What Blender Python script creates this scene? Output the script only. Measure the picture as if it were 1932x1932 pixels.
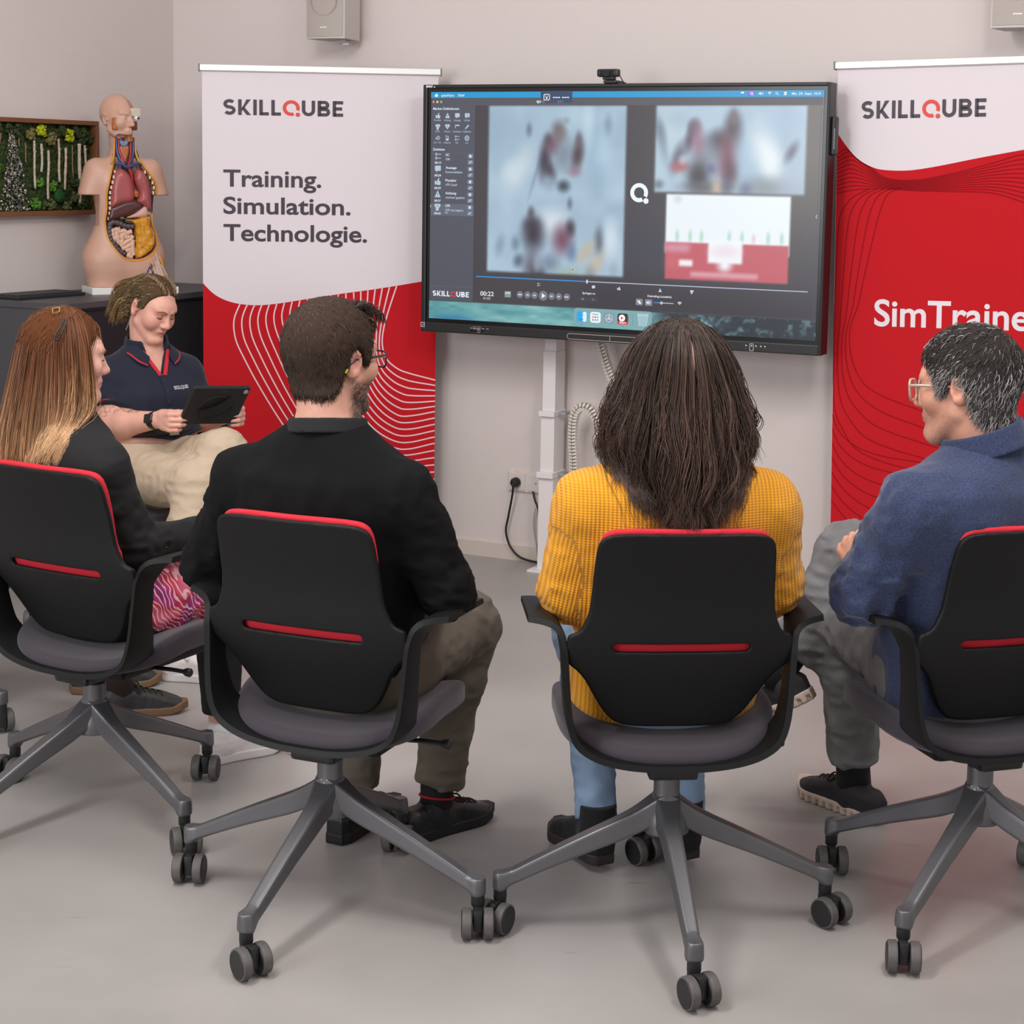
import bpy, math, random
import numpy as np
from mathutils import Matrix, Vector
random.seed(7); RNG = np.random.default_rng(11)
PI = math.pi
SC = bpy.context.scene
for _o in list(bpy.data.objects): bpy.data.objects.remove(_o)
COL = SC.collection

# ------------------------------------------------------------------ camera
CAM_H = 1.5257
cam = bpy.data.cameras.new('camera'); camo = bpy.data.objects.new('camera', cam); COL.objects.link(camo)
cam.sensor_width = 36.0; cam.sensor_fit = 'HORIZONTAL'
cam.lens = 3285.4445 / 1932 * 36
cam.shift_y = -(966 - 709.2176) / 1932
cam.clip_start = .05; cam.clip_end = 60
_p, _r = 0.1193, 0.0161
_F = Vector((0, math.cos(_p), -math.sin(_p))); _U = Vector((0, math.sin(_p), math.cos(_p))); _R = Vector((1, 0, 0))
_R2 = _R * math.cos(_r) + _U * math.sin(_r); _U2 = -_R * math.sin(_r) + _U * math.cos(_r)
_m = Matrix(((_R2.x, _U2.x, -_F.x), (_R2.y, _U2.y, -_F.y), (_R2.z, _U2.z, -_F.z))).to_4x4()
_m.translation = (0, 0, CAM_H); camo.matrix_world = _m
SC.camera = camo

# ------------------------------------------------------------------ light, world, exposure
SC.view_settings.view_transform = 'Standard'; SC.view_settings.look = 'None'
SC.view_settings.gamma = 1.0; SC.view_settings.use_curve_mapping = False
SC.view_settings.exposure = 0.1
world = bpy.data.worlds.new('room_light'); SC.world = world; world.use_nodes = True
world.node_tree.nodes['Background'].inputs[0].default_value = (1.0, .955, .945, 1)
world.node_tree.nodes['Background'].inputs[1].default_value = .53
def area(name, loc, target, sx, sy, power, col=(1, .97, .94)):
    l = bpy.data.lights.new(name, 'AREA'); l.shape = 'RECTANGLE'; l.size = sx; l.size_y = sy; l.energy = power; l.color = col
    o = bpy.data.objects.new(name, l); COL.objects.link(o); o.location = loc
    o.rotation_euler = (Vector(target) - Vector(loc)).to_track_quat('-Z', 'Y').to_euler()
    return o
area('ceiling_lamp_front', (-1.1, 2.6, 2.95), (-.6, 3.5, 0), .35, 1.3, 46)
area('ceiling_lamp_middle', (1.0, 2.5, 2.95), (1.0, 3.2, 0), .35, 1.3, 34)
area('ceiling_lamp_rear', (-.9, 3.9, 2.95), (-.5, 6, .4), 1.3, .35, 15)
area('ceiling_lamp_side', (1.5, 3.4, 2.95), (1.1, 5.4, .5), 1.3, .35, 11)
area('window_daylight', (-3.4, .2, 1.9), (.2, 4.6, .9), 2.2, 1.6, 92, (.93, .96, 1.0))

# ------------------------------------------------------------------ helpers
TH = 0.45171850009524067
TVC = np.array([0.3548, 6.1965, 1.3775]); WD = .3
NV = np.array([math.sin(TH), math.cos(TH), 0]); UV = np.array([math.cos(TH), -math.sin(TH), 0])
def wallpt(u, off, z=0.0):
    p = TVC + UV * u - NV * (off - WD); return (float(p[0]), float(p[1]), float(z))

def tag(o, label=None, cat=None, group=None, kind=None):
    if label: o['label'] = label
    if cat: o['category'] = cat
    if group: o['group'] = group
    if kind: o['kind'] = kind
    return o
def empty(name, loc, rz=0.0, label=None, cat=None, group=None):
    o = bpy.data.objects.new(name, None); COL.objects.link(o); o.empty_display_size = .05
    o.location = loc; o.rotation_euler = (0, 0, rz); return tag(o, label, cat, group)
def link(name, me, m=None, parent=None, loc=None, rot=None):
    o = bpy.data.objects.new(name, me); COL.objects.link(o)
    if m is not None and len(me.materials) == 0: me.materials.append(m)
    if parent is not None: o.parent = parent
    if loc is not None: o.location = loc
    if rot is not None: o.rotation_euler = rot
    return o
def wall_thing(name, u, off, z, label, cat, group=None):
    return empty(name, wallpt(u, off, z), -TH, label, cat, group)

class MB:
    """collects polygons; build() links them as one mesh object"""
    def __init__(s): s.v = []; s.f = []; s.mi = []; s.m = 0
    def add(s, vs, fs):
        b = len(s.v); s.v.extend([tuple(map(float, v)) for v in vs])
        for f in fs: s.f.append([b + i for i in f]); s.mi.append(s.m)
        return s
    def box(s, x0, y0, z0, x1, y1, z1, bev=0.0):
        if bev <= 0:
            vs = [(x, y, z) for z in (z0, z1) for y in (y0, y1) for x in (x0, x1)]
            return s.add(vs, [(0, 2, 3, 1), (4, 5, 7, 6), (0, 1, 5, 4), (2, 6, 7, 3), (0, 4, 6, 2), (1, 3, 7, 5)])
        import bmesh
        bm = bmesh.new(); bmesh.ops.create_cube(bm, size=1.0)
        for v in bm.verts:
            v.co = Vector(((x0 + x1) / 2 + v.co.x * (x1 - x0), (y0 + y1) / 2 + v.co.y * (y1 - y0), (z0 + z1) / 2 + v.co.z * (z1 - z0)))
        bmesh.ops.bevel(bm, geom=list(bm.edges), offset=bev, segments=2, affect='EDGES', profile=.6)
        bm.verts.index_update()
        s.add([v.co for v in bm.verts], [[v.index for v in f.verts] for f in bm.faces]); bm.free(); return s
    def prism(s, pts, y0, y1):
        """outline (x,z) counter-clockwise seen from -y, extruded from y0 (front) to y1"""
        n = len(pts); vs = [(x, y0, z) for x, z in pts] + [(x, y1, z) for x, z in pts]
        s.add(vs, [tuple(range(n)), tuple(range(2 * n - 1, n - 1, -1))] + [((i + 1) % n, i, n + i, n + (i + 1) % n) for i in range(n)])
        return s
    def tube(s, pts, r, n=8, cap=True, rs=None):
        P = [Vector(p) for p in pts]; k = len(P); vs = []
        up = None
        for i in range(k):
            t = (P[min(i + 1, k - 1)] - P[max(i - 1, 0)]).normalized()
            if up is None: up = Vector((0, 0, 1)) if abs(t.z) < .9 else Vector((1, 0, 0))
            a = t.cross(up).normalized(); b = a.cross(t).normalized(); up = b
            rr = rs[i] if rs is not None else r
            for j in range(n):
                th = 2 * PI * j / n; vs.append(P[i] + (a * math.cos(th) + b * math.sin(th)) * rr)
        fs = [(i * n + j, i * n + (j + 1) % n, (i + 1) * n + (j + 1) % n, (i + 1) * n + j) for i in range(k - 1) for j in range(n)]
        if cap: fs += [tuple(range(n - 1, -1, -1)), tuple(range((k - 1) * n, k * n))]
        return s.add(vs, fs)
    def lathe(s, prof, n=24, c=(0, 0, 0), axis='z'):
        """prof: (radius, height) pairs"""
        vs = []
        for r, h in prof:
            for j in range(n):
                a = 2 * PI * j / n; q = (r * math.cos(a), r * math.sin(a), h)
                if axis == 'y': q = (q[0], -q[2], q[1])
                if axis == 'x': q = (q[2], q[0], q[1])
                vs.append((c[0] + q[0], c[1] + q[1], c[2] + q[2]))
        k = len(prof)
        fs = [(i * n + j, i * n + (j + 1) % n, (i + 1) * n + (j + 1) % n, (i + 1) * n + j) for i in range(k - 1) for j in range(n)]
        fs += [tuple(range(n - 1, -1, -1)), tuple(range((k - 1) * n, k * n))]
        return s.add(vs, fs)
    def mesh(s, name='m', smooth=False, mats=None, auto=None):
        me = bpy.data.meshes.new(name); me.from_pydata(s.v, [], s.f)
        if mats:
            for m in mats: me.materials.append(m)
            me.polygons.foreach_set('material_index', s.mi)
        if smooth: me.polygons.foreach_set('use_smooth', [True] * len(me.polygons))
        me.update()
        if auto:
            import bmesh
            bm = bmesh.new(); bm.from_mesh(me); bmesh.ops.recalc_face_normals(bm, faces=list(bm.faces))
            for f in bm.faces: f.smooth = True
            for e in bm.edges:
                if len(e.link_faces) == 2 and e.calc_face_angle(0) > auto: e.smooth = False
            bm.to_mesh(me); bm.free()
        return me
    def build(s, name, m=None, parent=None, smooth=False, loc=None, rot=None, mats=None, auto=None):
        return link(name, s.mesh(name, smooth, mats, auto), None if mats else m, parent, loc, rot)

def npmesh(name, V, F, smooth=True, col=None, colname='Col'):
    """fast mesh from arrays; F is (n,3) or (n,4)"""
    me = bpy.data.meshes.new(name); V = np.asarray(V, np.float32); F = np.asarray(F, np.int32); k = F.shape[1]
    me.vertices.add(len(V)); me.vertices.foreach_set('co', V.ravel())
    me.loops.add(F.size); me.loops.foreach_set('vertex_index', F.ravel())
    me.polygons.add(len(F)); me.polygons.foreach_set('loop_start', np.arange(0, F.size, k, dtype=np.int32))
    me.polygons.foreach_set('loop_total', np.full(len(F), k, np.int32))
    if smooth: me.polygons.foreach_set('use_smooth', np.ones(len(F), bool))
    me.update(calc_edges=True); me.validate()
    if col is not None:
        at = me.attributes.new(colname, 'FLOAT_COLOR', 'POINT')
        c = np.ones((len(V), 4), np.float32); c[:, :3] = col; at.data.foreach_set('color', c.ravel())
    return me
def lin(c):
    """sRGB 0..255 -> linear"""
    c = np.asarray(c, float) / 255.0
    return np.where(c <= .04045, c / 12.92, ((c + .055) / 1.055) ** 2.4)
def L4(c): r = lin(c); return (float(r[0]), float(r[1]), float(r[2]), 1.0)

# ------------------------------------------------------------------ materials
MATS = {}
def mat(name, rgb=None, rough=.6, metal=0.0, attr=None, bump=None, spec=.5, emit=None, noise=None, sheen=0.0, alpha=None, trans=0.0, sss=0.0):
    """rgb in sRGB 0..255; bump=(scale,strength[,detail]); noise=(scale, amount) varies the colour"""
    if name in MATS: return MATS[name]
    m = bpy.data.materials.new(name); m.use_nodes = True; nt = m.node_tree; b = nt.nodes['Principled BSDF']; N = nt.nodes.new; K = nt.links.new
    b.inputs['Roughness'].default_value = rough; b.inputs['Metallic'].default_value = metal
    b.inputs['Specular IOR Level'].default_value = spec
    if sheen: b.inputs['Sheen Weight'].default_value = sheen; b.inputs['Sheen Roughness'].default_value = .4
    if trans: b.inputs['Transmission Weight'].default_value = trans
    if sss: b.inputs['Subsurface Weight'].default_value = sss; b.inputs['Subsurface Radius'].default_value = (.012, .005, .003); b.inputs['Subsurface Scale'].default_value = .6
    src = None
    if attr:
        a = N('ShaderNodeAttribute'); a.attribute_name = attr; src = a.outputs['Color']
    elif rgb is not None: b.inputs['Base Color'].default_value = L4(rgb)
    tc = None
    if bump or noise: tc = N('ShaderNodeTexCoord')
    if noise:
        n = N('ShaderNodeTexNoise'); n.inputs['Scale'].default_value = noise[0]; n.inputs['Detail'].default_value = 4
        K(tc.outputs['Object'], n.inputs['Vector'])
        mr = N('ShaderNodeMapRange'); mr.inputs['From Min'].default_value = .3; mr.inputs['From Max'].default_value = .7
        mr.inputs['To Min'].default_value = 1 - noise[1]; mr.inputs['To Max'].default_value = 1 + noise[1]; K(n.outputs['Fac'], mr.inputs['Value'])
        mx = N('ShaderNodeVectorMath'); mx.operation = 'SCALE'
        if src is not None: K(src, mx.inputs[0])
        else: mx.inputs[0].default_value = L4(rgb)[:3]
        K(mr.outputs['Result'], mx.inputs['Scale']); src = mx.outputs['Vector']
    if src is not None: K(src, b.inputs['Base Color'])
    if bump:
        n2 = N('ShaderNodeTexNoise'); n2.inputs['Scale'].default_value = bump[0]; n2.inputs['Detail'].default_value = bump[2] if len(bump) > 2 else 3
        K(tc.outputs['Object'], n2.inputs['Vector'])
        bp = N('ShaderNodeBump'); bp.inputs['Strength'].default_value = bump[1]; bp.inputs['Distance'].default_value = .004
        K(n2.outputs['Fac'], bp.inputs['Height']); K(bp.outputs['Normal'], b.inputs['Normal'])
    if emit is not None:
        if attr and emit == 'attr': K(src, b.inputs['Emission Color'])
        else: b.inputs['Emission Color'].default_value = L4(emit)
        b.inputs['Emission Strength'].default_value = 1.0
        b.inputs['Base Color'].default_value = (0, 0, 0, 1)
        for l in list(nt.links):
            if l.to_socket == b.inputs['Base Color']: nt.links.remove(l)
    MATS[name] = m; return m

# ------------------------------------------------------------------ text and logos (built-in font turned into meshes)
def text_mesh(txt, size, bold=0.0, align='LEFT', sx=1.0, space=1.0, extrude=.0004, width=None):
    cu = bpy.data.curves.new('t', 'FONT'); cu.body = txt; cu.size = size; cu.offset = bold; cu.align_x = align
    cu.space_character = space; cu.extrude = extrude; cu.resolution_u = 6
    o = bpy.data.objects.new('t', cu); COL.objects.link(o)
    dg = bpy.context.evaluated_depsgraph_get(); me = bpy.data.meshes.new_from_object(o.evaluated_get(dg))
    bpy.data.objects.remove(o); bpy.data.curves.remove(cu)
    V = np.zeros(len(me.vertices) * 3, np.float32); me.vertices.foreach_get('co', V); V = V.reshape(-1, 3)
    if width is not None and len(V):
        x0, x1 = V[:, 0].min(), V[:, 0].max()
        if align == 'LEFT': V[:, 0] = (V[:, 0] - x0) * width / (x1 - x0)
        else: V[:, 0] = (V[:, 0] - (x0 + x1) / 2) * width / (x1 - x0)
    elif sx != 1.0: V[:, 0] *= sx
    # stand the text up: x stays, y -> z, depth -> -y
    W = np.stack([V[:, 0], -V[:, 2], V[:, 1]], 1); me.vertices.foreach_set('co', W.ravel()); me.update(); me.materials.clear()
    return me
def smooth_line(pts, n=60, closed=False):
    """Catmull-Rom through points (any dimension)"""
    P = np.asarray(pts, float); k = len(P)
    d = np.r_[0, np.cumsum(np.linalg.norm(np.diff(P, axis=0), axis=1))]; t = np.linspace(0, d[-1], n)
    # natural-ish cubic through finite-difference tangents
    T = np.zeros_like(P); T[1:-1] = (P[2:] - P[:-2]) / (d[2:] - d[:-2])[:, None]; T[0] = (P[1] - P[0]) / (d[1] - d[0]); T[-1] = (P[-1] - P[-2]) / (d[-1] - d[-2])
    i = np.clip(np.searchsorted(d, t, side='right') - 1, 0, k - 2); h = (d[i + 1] - d[i]); s = ((t - d[i]) / h)[:, None]; h = h[:, None]
    return (2 * s**3 - 3 * s**2 + 1) * P[i] + (s**3 - 2 * s**2 + s) * h * T[i] + (-2 * s**3 + 3 * s**2) * P[i + 1] + (s**3 - s**2) * h * T[i + 1]
def ribbon(mb, pts, w, y):
    """flat stripe of width w along (x,z) points, at depth y"""
    P = np.asarray(pts, float); T = np.gradient(P, axis=0); T /= np.linalg.norm(T, axis=1)[:, None] + 1e-9
    Nn = np.stack([-T[:, 1], T[:, 0]], 1) * w / 2; A = P + Nn; B = P - Nn; k = len(P)
    mb.add([(a[0], y, a[1]) for a in A] + [(b[0], y, b[1]) for b in B], [(i, k + i, k + i + 1, i + 1) for i in range(k - 1)])
def disc(mb, cx, cz, r, y, n=24, r2=None, a0=0, a1=2 * PI):
    a = np.linspace(a0, a1, n + 1)
    if r2 is None: mb.add([(cx + r * math.cos(t), y, cz + r * math.sin(t)) for t in a[:-1]], [tuple(range(n))])
    else:
        vs = [(cx + q * math.cos(t), y, cz + q * math.sin(t)) for t in a for q in (r, r2)]
        mb.add(vs, [(2 * i, 2 * i + 2, 2 * i + 3, 2 * i + 1) for i in range(n)])
def rect(mb, x0, z0, x1, z1, y, r=0.0):
    if r <= 0: mb.add([(x0, y, z0), (x1, y, z0), (x1, y, z1), (x0, y, z1)], [(0, 1, 2, 3)]); return
    pts = []
    for cx, cz, a in ((x1 - r, z0 + r, -PI / 2), (x1 - r, z1 - r, 0), (x0 + r, z1 - r, PI / 2), (x0 + r, z0 + r, PI)):
        for k in range(5): t = a + k * PI / 8; pts.append((cx + r * math.cos(t), y, cz + r * math.sin(t)))
    mb.add(pts, [tuple(range(len(pts)))])
def poly(mb, pts, y): mb.add([(x, y, z) for x, z in pts], [tuple(range(len(pts)))])
def letter_strokes(mb, ch, x, z, h, w, y):
    """geometric capitals for the logo; returns the advance"""
    def bar(a, b): ribbon(mb, [a, b], w, y)
    k = w / 2
    if ch == 'S':
        W = h * .72; r = h * .27; c1 = (x + W * .5, z + h - r - k * .2); c2 = (x + W * .5, z + r + k * .2)
        pts = [(x + W * .5 + (W * .5 - k) * math.cos(a) * 1.0, z + h - k - (h / 4 - k / 2) + (h / 4 - k / 2) * math.sin(a)) for a in np.linspace(.62, PI * 1.5, 16)]
        pts += [(x + W * .5 + (W * .5 - k) * math.cos(a), z + k + (h / 4 - k / 2) + (h / 4 - k / 2) * math.sin(a)) for a in np.linspace(PI * .5, -PI + .55, 16)][1:]
        ribbon(mb, pts, w, y); return W
    if ch == 'K':
        W = h * .74; bar((x + k, z), (x + k, z + h)); poly(mb, [(x + w, z + h * .36), (x + W - w * 1.25, z + h), (x + W, z + h), (x + w, z + h * .36 - w * .62)][::-1], y)
        poly(mb, [(x + W * .40, z + h * .60), (x + W * .40 - w * .5, z + h * .42), (x + W - w * 1.15, z), (x + W + w * .1, z)], y); return W
    if ch == 'I': bar((x + k, z), (x + k, z + h)); return w
    if ch == 'L': W = h * .56; bar((x + k, z), (x + k, z + h)); bar((x + k, z + k), (x + W, z + k)); return W
    if ch == 'U':
        W = h * .78; r = W / 2 - k; cx = x + W / 2; cz = z + r + k
        ribbon(mb, [(x + k, z + h)] + [(cx + r * math.cos(a), cz + r * math.sin(a)) for a in np.linspace(PI, 2 * PI, 18)] + [(x + W - k, z + h)], w, y); return W
    if ch == 'B':
        W = h * .74; bar((x + k, z), (x + k, z + h))
        for z0, hh, ww in ((z + h * .5 - k * .5, h * .5 + k * .5, W * .93), (z, h * .5 + k * .5, W)):
            r = hh / 2 - k; cx = x + ww - k - r
            ribbon(mb, [(x + k, z0 + hh - k)] + [(cx + r * math.cos(a), z0 + hh / 2 + r * math.sin(a)) for a in np.linspace(PI / 2, -PI / 2, 14)] + [(x + k, z0 + k)], w, y)
        return W
    if ch == 'E':
        W = h * .62; bar((x + k, z), (x + k, z + h))
        for zz, f in ((z + k, 1), (z + h / 2, .9), (z + h - k, 1)): bar((x + k, zz), (x + W * f, zz))
        return W
def logo(x, z, width, h, y, mats, parent, names=('logo_lettering', 'logo_ring')):
    """SKILL-ring-UBE word mark starting at (x,z) with cap height h, scaled to the given width"""
    w = h * .205; gap = h * .145
    a = MB(); cx = 0.0
    for c in 'SKILL': cx += letter_strokes(a, c, cx, 0, h, w, 0) + gap
    b = MB(); R = h * .5; ring = (cx + R - gap * .25, h * .5)
    disc(b, ring[0], ring[1], R, 0, 40, R - w, -PI / 4 + .42, 2 * PI - PI / 4 - .42)
    disc(b, ring[0] + R * .78, ring[1] - R * .84, w * .66, 0, 20)
    cx += 2 * R + gap * .6
    for c in 'UBE': cx += letter_strokes(a, c, cx, 0, h, w, 0) + gap
    s = width / (cx - gap)
    for q in (a, b): q.v = [(x + vx * s, y, z + vz) for vx, _, vz in q.v]
    return a.build(names[0], mats[0], parent), b.build(names[1], mats[1], parent)

# ------------------------------------------------------------------ signed distance modelling
def vnoise(p, seed=0):
    """smooth value noise in [-1,1], p (N,3)"""
    i = np.floor(p).astype(np.int64); f = p - i; f = f * f * (3 - 2 * f); out = 0
    for dx in (0, 1):
        for dy in (0, 1):
            for dz in (0, 1):
                h = (i[:, 0] + dx) * 374761393 + (i[:, 1] + dy) * 668265263 + (i[:, 2] + dz) * 2147483647 + seed * 974634721
                h = (h ^ (h >> 13)) * 1274126177; h = (h ^ (h >> 16)) & 0xffff
                w = (f[:, 0] if dx else 1 - f[:, 0]) * (f[:, 1] if dy else 1 - f[:, 1]) * (f[:, 2] if dz else 1 - f[:, 2])
                out = out + w * (h / 32767.5 - 1.0)
    return out
def smin(a, b, k):
    h = np.clip(.5 + .5 * (b - a) / k, 0, 1); return b + (a - b) * h - k * h * (1 - h)
def smax(a, b, k): return -smin(-a, -b, k)
def cone(p, a, b, ra, rb=None):
    a = np.asarray(a, float); b = np.asarray(b, float); rb = ra if rb is None else rb
    ab = b - a; t = np.clip(((p - a) @ ab) / max(ab @ ab, 1e-12), 0, 1)
    return np.linalg.norm(p - a - t[:, None] * ab, axis=1) - (ra + (rb - ra) * t)
def chain(p, pts, rs, k=.01):
    d = None
    for i in range(len(pts) - 1):
        c = cone(p, pts[i], pts[i + 1], rs[i], rs[i + 1]); d = c if d is None else smin(d, c, k)
    return d
def ell(p, c, r, R=None):
    q = p - np.asarray(c, float)
    if R is not None: q = q @ R
    r = np.asarray(r, float); k0 = np.linalg.norm(q / r, axis=1); k1 = np.linalg.norm(q / (r * r), axis=1)
    return k0 * (k0 - 1) / np.maximum(k1, 1e-9)
def sph(p, c, r): return np.linalg.norm(p - np.asarray(c, float), axis=1) - r
def rbox(p, c, h, r, R=None):
    q = p - np.asarray(c, float)
    if R is not None: q = q @ R
    q = np.abs(q) - (np.asarray(h, float) - r)
    return np.linalg.norm(np.maximum(q, 0), axis=1) + np.minimum(q.max(1), 0) - r
def poly2(x, y, P):
    """signed distance to a 2-D polygon"""
    P = np.asarray(P, float); d = np.full(len(x), 1e9); s = np.ones(len(x)); n = len(P); j = n - 1
    for i in range(n):
        e = P[j] - P[i]; wx = x - P[i, 0]; wy = y - P[i, 1]
        t = np.clip((wx * e[0] + wy * e[1]) / (e @ e), 0, 1); d = np.minimum(d, (wx - e[0] * t) ** 2 + (wy - e[1] * t) ** 2)
        c1 = y >= P[i, 1]; c2 = y < P[j, 1]; c3 = e[0] * wy > e[1] * wx
        fl = (c1 & c2 & c3) | (~c1 & ~c2 & ~c3); s = np.where(fl, -s, s); j = i
    return s * np.sqrt(d)
def sstep(a, b, x): t = np.clip((x - a) / (b - a), 0, 1); return t * t * (3 - 2 * t)
def surf(f, lo, hi, v, lip=1.5):
    """surface nets of the zero set of f inside a box; f is only evaluated near the surface"""
    K = 4; lo = np.asarray(lo, float); hi = np.asarray(hi, float); n = np.maximum(np.ceil((hi - lo) / (v * K)).astype(int), 1)
    g = np.stack(np.meshgrid(*[np.arange(k) for k in n], indexing='ij'), -1).reshape(-1, 3)
    d = f(lo + (g + .5) * v * K)
    act = g[np.abs(d) < v * K * .87 * lip]
    N = n * K + 1
    coarse = np.where(d < 0, -1.0, 1.0).astype(np.float32).reshape(n)
    G = np.ones(N, np.float32); G[:-1, :-1, :-1] = coarse.repeat(K, 0).repeat(K, 1).repeat(K, 2)
    M = np.zeros(N, bool); A = np.zeros(n, bool); A[act[:, 0], act[:, 1], act[:, 2]] = True
    B = A.repeat(K, 0).repeat(K, 1).repeat(K, 2)
    for dx in (0, 1):
        for dy in (0, 1):
            for dz in (0, 1): M[dx:N[0] - 1 + dx, dy:N[1] - 1 + dy, dz:N[2] - 1 + dz] |= B
    I = np.argwhere(M)
    for s in range(0, len(I), 400000):
        q = I[s:s + 400000]; G[q[:, 0], q[:, 1], q[:, 2]] = f(lo + q * v)
    S = G < 0; c = np.zeros(N - 1, np.int8)
    cs = [(a, b, e) for a in (0, 1) for b in (0, 1) for e in (0, 1)]
    for a, b, e in cs: c += S[a:N[0] - 1 + a, b:N[1] - 1 + b, e:N[2] - 1 + e]
    C = np.argwhere((c > 0) & (c < 8)); idx = np.full(N - 1, -1, np.int32); idx[C[:, 0], C[:, 1], C[:, 2]] = np.arange(len(C))
    val = {k: G[C[:, 0] + k[0], C[:, 1] + k[1], C[:, 2] + k[2]].astype(float) for k in cs}
    acc = np.zeros((len(C), 3)); cnt = np.zeros(len(C))
    for a in cs:
        for ax in range(3):
            if a[ax]: continue
            b = list(a); b[ax] = 1; b = tuple(b); va, vb = val[a], val[b]; x = (va < 0) != (vb < 0)
            t = np.where(x, va / np.where(x, va - vb, 1), 0); p = np.tile(np.asarray(a, float), (len(C), 1)); p[:, ax] = t
            acc[x] += p[x]; cnt[x] += 1
    V = lo + (C + acc / cnt[:, None]) * v
    F = []
    for ax in range(3):
        o1, o2 = [(1, 2), (2, 0), (0, 1)][ax]
        sl = [slice(None)] * 3; sl[ax] = slice(0, -1); s2 = [slice(None)] * 3; s2[ax] = slice(1, None)
        X = S[tuple(sl)] != S[tuple(s2)]; E = np.argwhere(X)
        E = E[(E[:, o1] > 0) & (E[:, o2] > 0) & (E[:, o1] < N[o1] - 1) & (E[:, o2] < N[o2] - 1)]
        if not len(E): continue
        ins = S[E[:, 0], E[:, 1], E[:, 2]]; q = []
        for d1, d2 in ((-1, -1), (0, -1), (0, 0), (-1, 0)):
            e = E.copy(); e[:, o1] += d1; e[:, o2] += d2; q.append(idx[e[:, 0], e[:, 1], e[:, 2]])
        Q = np.stack(q, 1); Q[~ins] = Q[~ins][:, ::-1]; F.append(Q[(Q >= 0).all(1)])
    return V, np.concatenate(F)
def sdf_obj(name, f, lo, hi, v, m, parent=None, col=None, lip=1.5, loc=None):
    V, F = surf(f, lo, hi, v, lip)
    return link(name, npmesh(name, V, F, True, col(V) if col is not None else None), m, parent, loc)
# ================================================================== the room
def room_mat(name, rgb, rough, bscale, bstr, noise=None):
    return mat(name, rgb, rough, bump=(bscale, bstr, 4), noise=noise)
M_WALL = room_mat('woodchip_white_wall', (214, 204, 201), .9, 150, .16)
def floor_material():
    m = bpy.data.materials.new('grey_epoxy_floor'); m.use_nodes = True; nt = m.node_tree; b = nt.nodes['Principled BSDF']; N = nt.nodes.new; K = nt.links.new
    tc = N('ShaderNodeTexCoord'); n1 = N('ShaderNodeTexNoise'); n1.inputs['Scale'].default_value = 1.6; n1.inputs['Detail'].default_value = 6
    K(tc.outputs['Object'], n1.inputs['Vector'])
    cr = N('ShaderNodeValToRGB'); cr.color_ramp.elements[0].color = L4((150, 145, 142)); cr.color_ramp.elements[1].color = L4((163, 158, 155))
    cr.color_ramp.elements[0].position = .35; cr.color_ramp.elements[1].position = .65; K(n1.outputs['Fac'], cr.inputs['Fac'])
    # fine scuffs: thin distorted bands kept only where a second noise allows
    mp = N('ShaderNodeMapping'); mp.inputs['Rotation'].default_value = (0, 0, .5); mp.inputs['Scale'].default_value = (2.2, 30, 1); K(tc.outputs['Object'], mp.inputs['Vector'])
    n2 = N('ShaderNodeTexNoise'); n2.inputs['Scale'].default_value = 2.4; n2.inputs['Detail'].default_value = 5; n2.inputs['Distortion'].default_value = .6; K(mp.outputs['Vector'], n2.inputs['Vector'])
    th = N('ShaderNodeMapRange'); th.inputs['From Min'].default_value = .705; th.inputs['From Max'].default_value = .75; K(n2.outputs['Fac'], th.inputs['Value'])
    mx = N('ShaderNodeMix'); mx.data_type = 'RGBA'; mx.inputs['B'].default_value = L4((108, 101, 98)); K(cr.outputs['Color'], mx.inputs['A'])
    ml = N('ShaderNodeMath'); ml.operation = 'MULTIPLY'; ml.inputs[1].default_value = .5; K(th.outputs['Result'], ml.inputs[0]); K(ml.outputs['Value'], mx.inputs['Factor'])
    K(mx.outputs['Result'], b.inputs['Base Color']); b.inputs['Roughness'].default_value = .36; b.inputs['Specular IOR Level'].default_value = .35
    rr = N('ShaderNodeMapRange'); rr.inputs['To Min'].default_value = .28; rr.inputs['To Max'].default_value = .46; K(n1.outputs['Fac'], rr.inputs['Value']); K(rr.outputs['Result'], b.inputs['Roughness'])
    return m
fl = MB(); _c = [wallpt(-2.2, -.05), wallpt(3.2, -.05), wallpt(3.2, 7.4), wallpt(-2.2, 7.4)]
fl.add([(x, y, 0) for x, y, z in _c] + [(x, y, -.06) for x, y, z in _c], [(0, 3, 2, 1), (4, 5, 6, 7), (0, 1, 5, 4), (1, 2, 6, 5), (2, 3, 7, 6), (3, 0, 4, 7)])
tag(fl.build('floor', floor_material()), 'smooth grey resin floor under the office chairs', 'floor', kind='structure')
def wall_box(name, x0, y0, x1, y1, z0, z1, m, label, cat):
    o = MB().box(x0, y0, z0, x1, y1, z1).build(name, m, loc=wallpt(0, 0, 0), rot=(0, 0, -TH)); return tag(o, label, cat, kind='structure')
wall_box('wall_back', -2.26, 0, 3.2, .12, 0, 3.0, M_WALL, 'white plastered wall behind the large screen', 'wall')
wall_box('wall_left', -2.26, -5.2, -2.14, 0, 0, 3.0, M_WALL, 'white plastered side wall carrying the moss picture', 'wall')
M_BASE = mat('cream_baseboard', (205, 194, 184), .5)
wall_box('baseboard_back', -2.14, -.014, 3.2, 0, 0, .057, M_BASE, 'cream skirting board along the foot of the back wall', 'baseboard')
wall_box('baseboard_left', -2.14, -5.2, -2.126, -.014, 0, .057, M_BASE, 'cream skirting board along the side wall', 'baseboard')

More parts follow.
